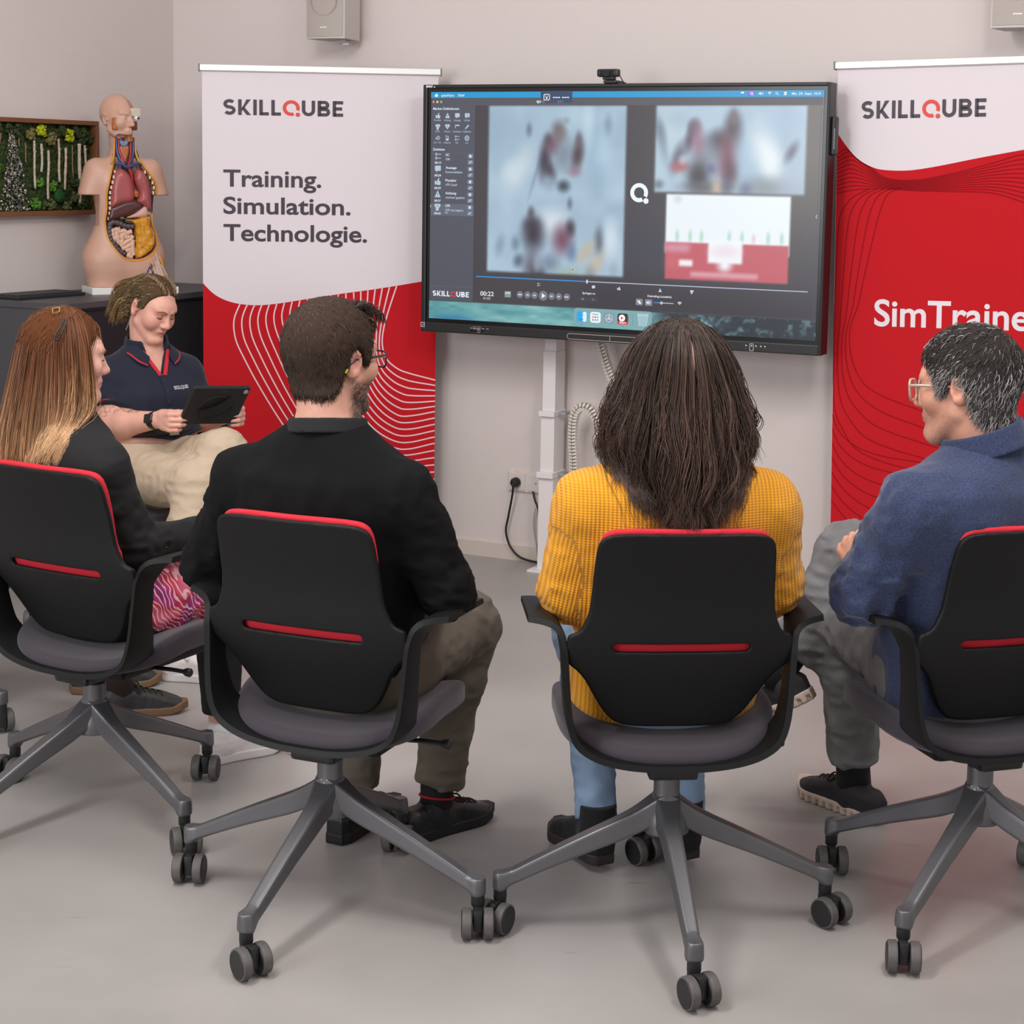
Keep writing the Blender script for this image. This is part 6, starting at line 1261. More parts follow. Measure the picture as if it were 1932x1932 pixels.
for s in 'RL':
    an = np.array(J['an' + s]); MB().lathe([(.038, .0), (.0385, .055)], 24, tuple(an + (0, -.002, -.018))).build('sock', M_SOCKR, M2, smooth=True); MB().tube([tuple(an + (.0405 * math.cos(t), -.002 + .0405 * math.sin(t), .004 - .008 * math.sin(t))) for t in np.linspace(0, 2 * PI, 25)], .0024, 6, cap=False).build('sock_band', M_REDB, M2)
def cap2(q): return sstep(-.010, .016, hairline(q))
def col2(q, rng):
    n = len(q); c = np.tile(np.array((80, 64, 55.0)), (n, 1)); lo = sstep(.0, -.07, q[:, 2])[:, None]; c = c * (1 - .35 * lo) + np.array((104, 90, 82)) * .35 * lo
    return np.clip(c * (rng.uniform(.72, 1.25, (n, 1)) if rng is not None else 1), 5, 250)
short_hair(J, M2, cap2, col2, n=11000, length=(.010, .022), crown=(-.006, -.072, .098), thick=.013, lift=.34)
# the longer quiff over the forehead
def quiff(roots, t):
    hd = np.asarray(J['head']); R = J['hR']; out = []
    for x, y, z in roots:
        P = np.stack([x + .010 * t + .006 * np.sin(3 * t), y + .055 * t - .015 * t**2, z + 0.015 * np.sin(PI * np.minimum(t * 1.15, 1)) - .030 * np.maximum(t - .55, 0)], 1); out.append(P)
    return hd + (np.array(out) * HS) @ R.T
rt = np.array([(x, RNG.uniform(.012, .052), .112 - .5 * x * x - 1.1 * (max(yv := RNG.uniform(.0, .03), 0)) ) for x in np.linspace(-.050, .050, 44)])
long_hair(J, M2, rt, quiff, lambda i, t, r: np.clip(np.array((64, 50, 43)) * r.uniform(.7, 1.25, (len(i), 1, 1)) * np.ones((1, len(t), 1)), 4, 250), None, per=10, K=12, rad=.0007, clump=.0035, name='hair_quiff')
eyewear(M2, J, mat('dark_violet_glasses', (38, 30, 62), .3), None, w=.052, h=.034, tipc=mat('lime_temple_tip', (176, 184, 40), .5), inner=mat('yellow_temple_inlay', (196, 190, 60), .5))

# ------------------------------------------------------------------ woman in the mustard sweater
J = dict(head=(.004, .010, 1.108), hR=head_rot(2, -3, 0), neck=(.004, -.010, .985), neck_r=.050, fem=True,
         torso=[(.395, 0, .10, .14, .10, .13, 0), (.45, 0, .095, .182, .128, .14, 0), (.52, 0, .075, .186, .13, .145, 0), (.60, .002, .045, .176, .120, .13, 0), (.70, .004, .010, .172, .112, .125, 0), (.80, .005, -.010, .178, .110, .135, 0), (.88, .005, -.016, .172, .102, .11, 0), (.93, .005, -.014, .142, .084, .085, 0), (.97, .004, -.010, .080, .062, .065, 0), (.995, .004, -.008, .052, .052, .052, 0)],
         shR=(.178, -.014, .868), elR=(.205, .030, .700), wrR=(.090, .260, .600), shL=(-.172, -.014, .870), elL=(-.200, .030, .690), wrL=(-.085, .260, .600), pel=(0, .09, .49),
         hipR=(.085, .11, .50), knR=(.105, .46, .495), anR=(.095, .310, .105), toeR=(.022, .480, .0), hipL=(-.085, .11, .50), knL=(-.115, .46, .495), anL=(-.098, .305, .100), toeL=(-.168, .470, .0), leg_r=(.08, .058, .050, .034))
W3 = person('person', (.3252, 3.3878, 0), R_d(4.7), J, 'woman with long brown wavy hair in mustard knit sweater, seen from behind', skin=(222, 176, 156))
def knit_material(name, rgb):
    m = bpy.data.materials.new(name); m.use_nodes = True; nt = m.node_tree; b = nt.nodes['Principled BSDF']; N = nt.nodes.new; K = nt.links.new
    a = N('ShaderNodeAttribute'); a.attribute_name = 'Rib'; sp = N('ShaderNodeSeparateColor'); K(a.outputs['Color'], sp.inputs['Color'])
    def wave(sock, freq, ph=0.0):
        u = N('ShaderNodeMath'); u.operation = 'MULTIPLY_ADD'; u.inputs[1].default_value = freq * 2 * PI; u.inputs[2].default_value = ph; K(sock, u.inputs[0])
        s = N('ShaderNodeMath'); s.operation = 'SINE'; K(u.outputs[0], s.inputs[0]); return s.outputs[0]
    r = wave(sp.outputs['Red'], 1 / .0079); st = wave(sp.outputs['Green'], 1 / .0052)
    def op(o, x, y):
        n = N('ShaderNodeMath'); n.operation = o
        for i, q in enumerate((x, y)):
            if hasattr(q, 'is_linked') or hasattr(q, 'links'): K(q, n.inputs[i])
            else: n.inputs[i].default_value = q
        return n.outputs[0]
    hgt = op('ADD', op('MULTIPLY', r, .5), op('MULTIPLY', st, .16)); bp = N('ShaderNodeBump'); bp.inputs['Strength'].default_value = .6; bp.inputs['Distance'].default_value = .0032; K(hgt, bp.inputs['Height']); K(bp.outputs['Normal'], b.inputs['Normal'])
    # purl valleys coloured darker, standing in for shade between the ribs
    cr = N('ShaderNodeValToRGB'); cr.color_ramp.elements[0].color = L4(tuple(c * .84 for c in rgb)); cr.color_ramp.elements[1].color = L4(rgb); cr.color_ramp.elements[0].position = .1; cr.color_ramp.elements[1].position = .6
    K(op('ADD', op('MULTIPLY', r, .5), .5), cr.inputs['Fac']); K(cr.outputs['Color'], b.inputs['Base Color']); b.inputs['Roughness'].default_value = .9; b.inputs['Sheen Weight'].default_value = .15; return m
M_KNIT = knit_material('mustard_rib_knit', (226, 152, 18))
def rib_attr(J):
    def col(V):
        out = np.zeros((len(V), 3)); out[:, 0] = V[:, 0]; out[:, 1] = V[:, 2]
        for s in 'LR':
            sh, el, wr = (np.asarray(J[k + s], float) for k in ('sh', 'el', 'wr'))
            for a, b, ra in ((sh, el, .070), (el, wr, .064)):
                ax = (b - a) / np.linalg.norm(b - a); t = (V - a) @ ax; q = V - a - t[:, None] * ax; m = (np.linalg.norm(q, axis=1) < ra) & (t > -.02) & (t < np.linalg.norm(b - a) + .03)
                if a is sh: m &= np.abs(V[:, 0]) > np.abs(sh[0]) - .012 + .10 * np.clip(V[:, 2] - sh[2], 0, 1)
                x1 = np.cross(ax, (0, 1, 0)); x1 /= np.linalg.norm(x1); out[m, 0] = q[m] @ x1; out[m, 1] = t[m]
        return out
    return col
sw = cloth('knit_sweater', top_fn(J, .010, hem=lambda p: .425 - p[:, 2], fold=.0035, arm=(.068, .060, .056, .040), neck_cut=lambda p: cone(p, (.004, -.004, .96), (.004, .01, 1.08), .056, .056)), J, M_KNIT, W3, .0055)
_v = np.zeros(len(sw.data.vertices) * 3, np.float32); sw.data.vertices.foreach_get('co', _v); _v = _v.reshape(-1, 3).astype(float); _at = sw.data.attributes.new('Rib', 'FLOAT_COLOR', 'POINT'); _c = np.ones((len(_v), 4), np.float32); _c[:, :3] = rib_attr(J)(_v); _at.data.foreach_set('color', _c.ravel())
collar(W3, J, mat('mustard_rib_collar', (214, 140, 16), .9, bump=(420, .3)), .006, .006, -.006, .030, 'rib_collar', (0, .1, 0))
cloth('jeans', trouser_fn(J, (.088, .068, .054, .043), .004, (.97, .97)), J, mat('light_blue_jeans', (126, 148, 176), .85, bump=(900, .2), noise=(14, .12)), W3, .0065)
M_SUEDE = mat('black_suede_boot', (20, 20, 23), .95, bump=(700, .2), sheen=.1); M_HEEL = mat('dark_stacked_sole', (44, 36, 34), .6)
for s in 'RL':
    b_ = shoe(J, s, W3, M_SUEDE, M_HEEL, hi=.030, sole=.026, name='ankle_boot', L=.215); an = np.array(J['an' + s])
    sdf_obj('boot_shaft', lambda p, an=an: np.maximum(cone(p, an + (0, -.004, -.02), an + (0, -.010, .055), .043, .040), p[:, 2] - an[2] - .045), an - .1, an + .11, .0045, M_SUEDE, b_)
# long wavy hair on a surface of revolution-like hull: half width X(z), back depth B(z)
HZ = [.80, .84, .88, .93, .985, 1.03, 1.08, 1.13, 1.17, 1.205, 1.226, 1.238]; HX = [.078, .092, .106, .124, .142, .143, .128, .110, .097, .074, .048, .012]; HB = [.168, .168, .168, .168, .165, .155, .135, .118, .108, .085, .055, .012]
_hull3 = top_fn(J, .012, hem=None, fold=0, arm=(.066, .058, .054, .040))
def fall(HZ, HX, HB, HF, c, zend, zroot=(1.16, 1.237), drift=.12, wind=0.0):
    def target(al, t):
        al = np.asarray(al, float); n = len(al); z0 = RNG.uniform(*zroot, n)[:, None]; ze = zend(al)[:, None]; lam = RNG.uniform(.84, 1.03, n)[:, None]
        tt = t[None] ** .92; z = z0 + (ze - z0) * tt; a = al[:, None] * (1 + drift * (t[None] - .3)) + wind * t[None]; X = herm(HZ, HX, z.ravel()).reshape(z.shape) * lam; B = herm(HZ, HB, z.ravel()).reshape(z.shape) * lam; Fd = herm(HZ, HF, z.ravel()).reshape(z.shape) * lam
        ca = np.cos(a); return np.stack([c[0] + X * np.sin(a), c[1] - np.where(ca > 0, B, Fd) * ca, z], 2)
    return target
al = RNG.uniform(-1.95, 1.95, 300); tg = fall(HZ, HX, HB, [b * .55 for b in HB], (.004, .012), lambda a: .812 + .135 * np.clip(np.abs(a) / 1.35, 0, 1) ** 1.5 + RNG.uniform(-.012, .055, len(a)), (1.205, 1.2375), drift=.02)
def hcol3(i, t, r):
    c = np.array((66, 49, 42.0)) * (.72 + .5 * ((i * 0.6180339) % 1))[:, None, None] * r.uniform(.7, 1.25, (len(i), 1, 1)) * np.ones((1, len(t), 1)); return np.clip(c * (1 + .18 * t[None, :, None]), 4, 250)
hb3 = sdf_obj('hair', lambda p: loft(p, [(z, .004, .012, x * .93, b * .90, b * .50, 0) for z, x, b in zip([.93] + HZ[4:], [.080] + [v * .95 for v in HX[4:]], [.16] + [v * .97 for v in HB[4:]])], 0) - .004 * vnoise(p * (70, 70, 9), 4) - .003 * vnoise(p * (160, 160, 14), 5), (-.2, -.2, .90), (.2, .12, 1.27), .005, mat('dark_brown_hair_base', (48, 36, 31), .6), W3)
long_hair(J, hb3, al, tg, hcol3, _hull3, per=19, K=30, rad=.00085, clump=.0042, wave=(.0165, 14), name='hair_strands')
# stray curls round the outline
al = RNG.uniform(-2.0, 2.0, 60); long_hair(J, hb3, al, fall(HZ, [x * 1.10 for x in HX], [b * 1.04 for b in HB], [b * .6 for b in HB], (.004, .012), lambda a: .84 + RNG.uniform(-.03, .22, len(a)), drift=.12), hcol3, _hull3, per=4, K=30, rad=.0006, clump=.008, wave=(.020, 26), name='stray_strands')

# ------------------------------------------------------------------ man in the navy fleece
J = dict(head=(-.068, .012, 1.100), hR=head_rot(40, 6, 2), neck=(-.030, -.008, .985), neck_r=.060,
         torso=[(.40, -.01, .09, .14, .10, .13, 0), (.46, -.01, .085, .180, .125, .14, 6), (.54, -.012, .065, .184, .13, .15, 10), (.63, -.016, .038, .180, .122, .14, 14), (.74, -.022, .008, .190, .118, .13, 18), (.83, -.028, -.010, .202, .116, .125, 20), (.90, -.030, -.016, .195, .106, .108, 20), (.94, -.030, -.012, .158, .086, .088, 20), (.975, -.030, -.008, .088, .068, .070, 20), (1.0, -.030, -.006, .060, .060, .060, 20)],
         shR=(.150, .030, .875), elR=(.200, .100, .690), wrR=(.02, .33, .660), shL=(-.215, -.060, .875), elL=(-.272, .020, .692), wrL=(-.172, .215, .692), pel=(-.01, .085, .495),
         hipL=(-.095, .10, .505), knL=(-.052, .50, .500), anL=(.022, .575, .085), toeL=(-.028, .750, .0), hipR=(.075, .11, .515), knR=(-.030, .535, .640), anR=(-.188, .585, .350), toeR=(-.345, .690, .245), fupR=(-.35, .35, .85), stubble=(110, 92, 84))
J['handL'] = hand_parts(J['wrL'], (.05, .85, .45), (.75, -.1, -.5), 1, (.55, .7, .5), (.3, .4))
M4 = person('person', (.9796, 3.4726, 0), R_d(16.9), J, 'man with grey hair, glasses and navy fleece at the right edge, legs crossed', skin=(206, 150, 126))
M_FLEECE = mat('navy_melange_fleece', (46, 56, 86), .95, bump=(800, .25), noise=(260, .38), sheen=.25)
cloth('fleece_jacket', top_fn(J, .008, hem=lambda p: .43 + .25 * np.maximum(p[:, 1] - .10, 0) - p[:, 2], fold=.0060, arm=(.070, .062, .056, .040), neck_cut=lambda p: cone(p, (-.03, -.004, .95), (-.045, .01, 1.08), .066, .066)), J, M_FLEECE, M4, .0055)
cl4 = collar(M4, J, M_FLEECE, .009, .0050, -.010, .040, 'stand_collar', (0, .10, 0)); collar(M4, J, mat('dark_collar_lining', (26, 27, 36), .9), .0025, .002, -.008, .038, 'collar_lining', (0, .10, 0))
cloth('jeans', trouser_fn(J, (.094, .076, .066, .056), .0055, (.86, .80)), J, mat('washed_grey_jeans', (108, 107, 108), .85, bump=(900, .2), noise=(16, .16)), M4, .0062)
M_RUN = mat('black_running_shoe_mesh', (36, 32, 36), .75, bump=(900, .3)); M_FOAM = mat('beige_foam_sole', (196, 176, 162), .7, noise=(40, .1))
for s in 'LR': shoe(J, s, M4, M_RUN, M_FOAM, sole=.028, L=.275, tread=True, name='running_shoe', lace=M_LACE)
M_SOCK = mat('black_sock', (18, 18, 20), .9)
for s in 'LR':
    an, kn = np.array(J['an' + s]), np.array(J['kn' + s]); d = (kn - an) / np.linalg.norm(kn - an); MB().tube([an - d * .025, an + d * .03, an + d * .11], .042, 20, rs=[.042, .0405, .044]).build('sock', M_SOCK, M4, smooth=True)
# writing on the visible sock, shoe side and the back of the fleece
an = np.array(J['anL']); dirc = np.array((-math.sin(R_d(16.9)), -math.cos(R_d(16.9))))
def curved_text(txt, h, w, centre, r, ang0, z, m, name, parent, bold=.0002):
    me = text_mesh(txt, h, bold, width=w, extrude=.0002); V = np.zeros(len(me.vertices) * 3, np.float32); me.vertices.foreach_get('co', V); V = V.reshape(-1, 3); a = ang0 + V[:, 0] / r
    O = np.stack([centre[0] + (r - V[:, 1]) * np.cos(a), centre[1] + (r - V[:, 1]) * np.sin(a), z + V[:, 2]], 1).astype(np.float32); me.vertices.foreach_set('co', O.ravel()); me.update(); return link(name, me, m, parent)
M_SOCKW = mat('sock_white_knit_lettering', (196, 196, 200), .8)
curved_text('netz', .0135, .024, an, .0445, -1.78 - .1, an[2] + .057, M_SOCKW, 'sock_lettering', M4); curved_text('strategen', .0135, .050, an, .0445, -1.78 - .1, an[2] + .043, M_SOCKW, 'sock_lettering', M4)
lg_ = MB(); lg_.tube([tuple(an + (.0448 * math.cos(-2.22 + .16 * math.cos(t)), .0448 * math.sin(-2.22 + .16 * math.cos(t)), .053 + .0065 * math.sin(t))) for t in np.linspace(.6, 2 * PI - .3, 22)], .0012, 5); lg_.build('sock_emblem', M_SOCKW, M4)
def cap4(q): return sstep(-.012, .016, hairline(q, -.004))
def col4(q, rng):
    n = len(q); top = sstep(.0, .085, q[:, 2] + .25 * np.maximum(-q[:, 1] - .02, 0)); g = np.clip(1 - top, .12, .85)
    pick = (rng.random(n) < g * .92) if rng is not None else (g > 9); c = np.where(pick[:, None], np.array((162, 158, 156.0)), np.array((58, 51, 49.0))); 
    if rng is None: c = np.array((58, 52, 50.0)) * (1 - g[:, None] * .6) + np.array((126, 122, 120.0)) * g[:, None] * .6
    return np.clip(c * (rng.uniform(.75, 1.2, (n, 1)) if rng is not None else 1), 5, 250)
short_hair(J, M4, cap4, col4, n=11000, length=(.014, .030), crown=(.01, -.070, .098), thick=.014, lift=.5, wav=1.2, rad=.0008)
eyewear(M4, J, mat('clear_beige_acetate_frame', (188, 168, 146), .2, trans=.35), None, w=.052, h=.044, r=.016, fy=.106, fz=.002, lens_a=.10, tube=.0028)
# ------------------------------------------------------------------ red-haired woman at the left
def patch(name, f, grid, m, parent, y0, sgn, off, axis='y'):
    """cloth patch draped on the surface of f; grid is (n,m,2) of (x,z)"""
    G = np.asarray(grid, float); n, k, _ = G.shape; q = G.reshape(-1, 2); y = front(f, q[:, 0], q[:, 1], y0, off, sgn); V = np.stack([q[:, 0], y, q[:, 1]], 1); i = np.arange(n * k).reshape(n, k)
    F = np.stack([i[:-1, :-1], i[1:, :-1], i[1:, 1:], i[:-1, 1:]], -1).reshape(-1, 4); return link(name, npmesh(name, V, F), m, parent)
def drape_text(name, txt, h, w, cx, cz, f, m, parent, y0, sgn, off, bold=.0003, flip=1, italic=0):
    me = text_mesh(txt, h, bold, width=w, extrude=.0001); V = np.zeros(len(me.vertices) * 3, np.float32); me.vertices.foreach_get('co', V); V = V.reshape(-1, 3).astype(float)
    x = cx + flip * V[:, 0]; z = cz + V[:, 2] + italic * V[:, 0]; y = front(f, x, z, y0, off, sgn); me.vertices.foreach_set('co', np.stack([x, y, z], 1).astype(np.float32).ravel()); me.update(); return link(name, me, m, parent)
M_LETW = mat('white_print_lettering', (226, 226, 232), .7)
_f4 = top_fn(J, .008, fold=.0060, arm=(.070, .062, .056, .040))
drape_text('back_lettering', 'Team', .026, .046, .0135, .868, _f4, M_LETW, M4, -.30, 1, .0012); drape_text('back_lettering', 'SKILLQUBE', .0275, .135, -.0065, .845, _f4, M_LETW, M4, -.30, 1, .0012, .0009)
_hs = HS; HS = .905
J = dict(head=(-.086, .012, 1.068), hR=head_rot(-32, 4, 0), neck=(-.075, -.010, .955), neck_r=.047, fem=True, lip=(186, 104, 104),
         torso=[(.395, -.02, .10, .14, .10, .13, 0), (.45, -.02, .095, .170, .125, .135, 0), (.52, -.03, .075, .168, .125, .135, -3), (.60, -.045, .045, .150, .112, .12, -5), (.70, -.06, .012, .150, .105, .115, -8), (.79, -.072, -.004, .158, .104, .125, -10), (.855, -.080, -.010, .156, .096, .10, -10), (.90, -.080, -.010, .128, .080, .08, -10), (.94, -.078, -.010, .074, .060, .062, -10), (.965, -.076, -.010, .048, .048, .050, -10)],
         shR=(.070, -.040, .838), elR=(.100, .030, .645), wrR=(.135, .225, .650), shL=(-.232, .020, .845), elL=(-.275, .07, .67), wrL=(-.13, .27, .62), pel=(-.015, .09, .485),
         hipR=(.07, .11, .495), knR=(.030, .43, .470), anR=(.022, .440, .085), toeR=(.088, .595, .0), hipL=(-.10, .11, .495), knL=(.060, .50, .475), anL=(.180, .620, .085), toeL=(.245, .765, .0), leg_r=(.08, .056, .050, .034))
J['handR'] = hand_parts(J['wrR'], (-.2, .95, -.1), (-.5, -.1, -.85), 1, (.4, .5, .4), (.3, .5), s=.85)
W1 = person('person', (-.9649, 3.9521, 0), R_d(-29.4), J, 'woman with long reddish blonde hair and black cardigan at the left edge', skin=(224, 172, 154))
M_BCARD = mat('black_cardigan', (15, 14, 16), .9, bump=(900, .12))
cloth('cardigan', top_fn(J, .006, hem=lambda p: .50 - p[:, 2], fold=.0042, arm=(.054, .048, .043, .036), neck_cut=lambda p: cone(p, (-.076, -.004, .93), (-.080, .02, 1.05), .054, .056)), J, M_BCARD, W1, .0052)
def print_material():
    m = bpy.data.materials.new('magenta_feather_print'); m.use_nodes = True; nt = m.node_tree; b = nt.nodes['Principled BSDF']; N = nt.nodes.new; K = nt.links.new
    tc = N('ShaderNodeTexCoord'); n = N('ShaderNodeTexNoise'); n.inputs['Scale'].default_value = 13; n.inputs['Detail'].default_value = 2; K(tc.outputs['Object'], n.inputs['Vector'])
    mp = N('ShaderNodeVectorMath'); mp.operation = 'SCALE'; mp.inputs['Scale'].default_value = .05; K(n.outputs['Color'], mp.inputs[0]); ad = N('ShaderNodeVectorMath'); K(tc.outputs['Object'], ad.inputs[0]); K(mp.outputs['Vector'], ad.inputs[1])
    w = N('ShaderNodeTexWave'); w.inputs['Scale'].default_value = 34; w.inputs['Distortion'].default_value = 4.5; w.inputs['Detail'].default_value = 1; w.bands_direction = 'DIAGONAL'; K(ad.outputs['Vector'], w.inputs['Vector'])
    n2 = N('ShaderNodeTexNoise'); n2.inputs['Scale'].default_value = 11; n2.inputs['Detail'].default_value = 1; K(tc.outputs['Object'], n2.inputs['Vector'])
    cr = N('ShaderNodeValToRGB'); e = cr.color_ramp.elements; e[0].position = .33; e[0].color = L4((120, 20, 92)); e[1].position = .68; e[1].color = L4((214, 120, 140))
    for p_, c in ((.43, (168, 36, 116)), (.52, (176, 26, 52)), (.60, (206, 88, 116))): q = e.new(p_); q.color = L4(c)
    K(n2.outputs['Fac'], cr.inputs['Fac']); c2 = N('ShaderNodeValToRGB'); c2.color_ramp.elements[0].position = .72; c2.color_ramp.elements[0].color = (0, 0, 0, 1); c2.color_ramp.elements[1].position = .9; K(w.outputs['Fac'], c2.inputs['Fac'])
    mx = N('ShaderNodeMix'); mx.data_type = 'RGBA'; K(c2.outputs['Color'], mx.inputs['Factor']); K(cr.outputs['Color'], mx.inputs['A']); mx.inputs['B'].default_value = L4((226, 176, 182)); K(mx.outputs['Result'], b.inputs['Base Color']); b.inputs['Roughness'].default_value = .75; return m
M_PRINT = print_material()
def skirt(p):
    d = ell(p, (-.02, .09, .475), (.168, .130, .100))
    for s in 'LR': hp, kn = np.asarray(J['hip' + s]), np.asarray(J['kn' + s]); d = smin(d, smax(cone(p, hp, kn, .090, .078), (limb_t(p, hp, kn) - .62) * .33, .004), .07)
    return smax(smax(d, p[:, 2] - .62, .004) - folds(p, .004, 22, 8, (1, .6, 1.2)), .398 - p[:, 2] + .02 * sstep(.1, .2, p[:, 1]), .004)
cloth('skirt', skirt, J, M_PRINT, W1, .006)
cloth('leggings', trouser_fn(J, (.086, .068, .062, .044), .0015, (.88, .88), waist=.56), J, mat('black_leggings', (17, 17, 19), .85), W1, .006)
collar(W1, J, M_PRINT, .004, .005, -.012, .022, 'blouse_collar', (0, .1, 0))
M_WSHOE = mat('white_canvas_sneaker', (222, 214, 214), .7, bump=(300, .2)); M_WSOLE = mat('off_white_rubber_sole', (216, 208, 206), .6); M_WSOCK = mat('white_rib_sock', (232, 230, 230), .85, bump=(200, .3))
for s in 'RL':
    shoe(J, s, W1, M_WSHOE, M_WSOLE, sole=.026, name='sneaker', L=.218, lace=mat('white_lace', (226, 222, 222), .8)); an = np.array(J['an' + s]); MB().lathe([(.034, -.02), (.0365, .0), (.0365, .022)], 22, tuple(an)).build('sock', M_WSOCK, W1, smooth=True)
# straight hair down the back, opening towards her face
HZ1 = [.775, .82, .90, .98, 1.04, 1.09, 1.135, 1.165, 1.184, 1.192]; HX1 = [.080, .088, .096, .094, .090, .085, .076, .060, .036, .008]; HB1 = [.150, .150, .145, .128, .115, .106, .096, .076, .044, .008]
def spin(tg, c, deg):
    R = Rz(math.radians(deg))[:2, :2]
    def f(al, t): P = tg(al, t); P[..., :2] = (P[..., :2] - np.array(c[:2])) @ R.T + np.array(c[:2]); return P
    return f
def hcol1(i, t, r):
    k = np.clip((t[None] - .25) / .7 + r.uniform(-.22, .22, (len(i), 1)), 0, 1)[..., None]; c = np.array((118, 70, 42.0)) * (1 - k) + np.array((206, 164, 122.0)) * k; return np.clip(c * r.uniform(.68, 1.18, (len(i), 1, 1)), 4, 250)
c1_ = (-.088, .012)
tg1 = spin(fall(HZ1, HX1, HB1, [x * .80 for x in HX1], c1_, lambda a: .785 + .10 * np.clip((a - .7) / .8, 0, 1) + .04 * np.clip((-a - .9) / 1.0, 0, 1) + RNG.uniform(-.02, .05, len(a)), (1.165, 1.190), .04), c1_, -32)
hb1 = sdf_obj('hair', lambda p: loft(np.concatenate([((p[:, :2] - np.array(c1_)) @ Rz(math.radians(-32))[:2, :2]), p[:, 2:]], 1), [(z, 0, -.004, x * .84, b * .84, x * .42, 0) for z, x, b in zip(HZ1[1:], HX1[1:], HB1[1:])], 0) - .002 * vnoise(p * (150, 150, 8), 4), (-.35, -.25, .80), (.15, .2, 1.22), .005, mat('auburn_hair_base', (104, 64, 40), .6), W1)
_hull1 = top_fn(J, .004, fold=0, arm=(.054, .048, .043, .036))
al = RNG.uniform(-1.9, 1.55, 500); long_hair(J, hb1, al, tg1, hcol1, _hull1, per=11, K=26, rad=.0008, clump=.0040, wave=(.0042, 9), name='hair_strands')
al = RNG.uniform(1.35, 2.10, 70); tgf = spin(fall(HZ1, [x * 1.08 for x in HX1], HB1, [x * .9 for x in HX1], c1_, lambda a: RNG.uniform(.84, .96, len(a)), (1.165, 1.188), .03), c1_, -32); long_hair(J, hb1, al, tgf, hcol1, _hull1, per=9, K=26, rad=.0007, clump=.004, wave=(.009, 8), name='front_strands')
# cap of hair over the skull, swept back from the forehead
def cap1(q): return sstep(-.010, .012, hairline(q, .004)) 
short_hair(J, W1, cap1, lambda q, r: np.clip(np.tile(np.array((116, 70, 42.0)), (len(q), 1)) * (r.uniform(.7, 1.25, (len(q), 1)) if r is not None else 1), 4, 250), n=3600, length=(.04, .075), crown=(0, .055, .11), thick=.012, lift=.12, name='swept_hair')
hw1 = lambda x, y, z: tuple(np.asarray(J['head']) + J['hR'] @ np.array((x, y, z)) * HS)
MB().tube(smooth_line([hw1(.082, -.030, .108), hw1(.095, -.045, .086), hw1(.103, -.058, .060), hw1(.103, -.050, .056), hw1(.097, -.036, .082), hw1(.084, -.026, .104), hw1(.082, -.030, .108)], 30), .0021, 6).build('snap_hair_clip', mat('black_hair_clip', (22, 22, 26), .35), W1, smooth=True)
MB().tube([hw1(.030, -.030, .134), hw1(.052, -.036, .124), hw1(.054, -.052, .119), hw1(.032, -.048, .130), hw1(.030, -.030, .134)], .0018, 6).build('gold_hair_clip', mat('gold_hair_clip', (196, 158, 104), .3, .7), W1)
def brow_lash(o, J, colb=(120, 88, 66), lash=(40, 28, 26), close=0.0):
    w = lambda x, y, z: np.asarray(J['head']) + J['hR'] @ np.array((x, y, z)) * HS
    hd = lambda p: head_sdf(p, J, fem=J.get('fem', False))
    for s in (-1, 1):
        def snap(pts, off): 
            out = []
            for x, y, z in pts:
                p = w(x, y + .03, z); dv = J['hR'] @ np.array((0, -1.0, 0))
                for _ in range(40): p = p + dv * np.clip(hd(p[None])[0] * .8, -.005, .01)
                out.append(p - dv * off)
            return out
        b = snap(smooth_line([(s * .014, .085, .0225), (s * .030, .085, .0290), (s * .050, .070, .0240)], 12), .0006); MB().tube(b, .0019, 6, rs=np.interp(np.linspace(0, 1, 12), [0, .3, 1], [.0021, .0021, .0007])).build('eyebrow', mat('eyebrow_%d' % colb[0], colb, .8), o, smooth=True)
        l = snap(smooth_line([(s * .0185, .085, .0035 - .004 * close), (s * .031, .088, .0035 - .0075 * close), (s * .0450, .075, .0035 - .003 * close)], 12), .0012); MB().tube(l, .0010, 5, rs=np.interp(np.linspace(0, 1, 12), [0, .5, 1], [.0006, .0015, .0009])).build('eyelashes', mat('eyelash_dark', lash, .8), o, smooth=True)
brow_lash(W1, J, (150, 100, 72))

# ------------------------------------------------------------------ woman with the tablet
HS = .865
J = dict(head=(-.050, .022, 1.047), hR=head_rot(14, 22, -5), neck=(-.050, -.012, .925), neck_r=.048, fem=True, lip=(176, 94, 96), lid=(186, 104, 70), smile=1.0,
         torso=[(.425, -.03, .10, .14, .10, .13, 0), (.48, -.03, .095, .172, .125, .135, 0), (.55, -.035, .075, .170, .125, .140, 0), (.62, -.04, .045, .156, .115, .135, 0), (.70, -.045, .016, .150, .108, .125, 0), (.77, -.048, -.002, .156, .106, .138, 0), (.83, -.050, -.010, .158, .098, .110, 0), (.875, -.050, -.012, .130, .082, .085, 0), (.912, -.050, -.012, .076, .060, .062, 0), (.935, -.050, -.012, .048, .048, .050, 0)],
         shR=(.092, -.005, .822), elR=(.110, .050, .680), wrR=(.042, .225, .712), shL=(-.176, -.005, .822), elL=(-.218, .050, .680), wrL=(-.222, .232, .712), pel=(-.03, .095, .515), arm_r=(.056, .046, .040, .027),
         hipR=(.06, .12, .520), knR=(.045, .475, .540), anR=(.220, .640, .085), toeR=(.085, .790, .0), hipL=(-.12, .12, .530), knL=(-.052, .470, .630), anL=(.112, .500, .300), toeL=(.120, .660, .215), fupL=(-.25, .45, .85), leg_r=(.085, .062, .052, .036))
J['handR'] = hand_parts(J['wrR'], (-.08, 1, .02), (-1, -.08, 0), 1, (.80, .75, .35), (.15, .9), s=.88)
J['handL'] = hand_parts(J['wrL'], (.08, 1, .02), (1, -.08, 0), -1, (.80, .75, .35), (.15, .9), s=.88)
C5 = (-1.235, 5.66, 0)
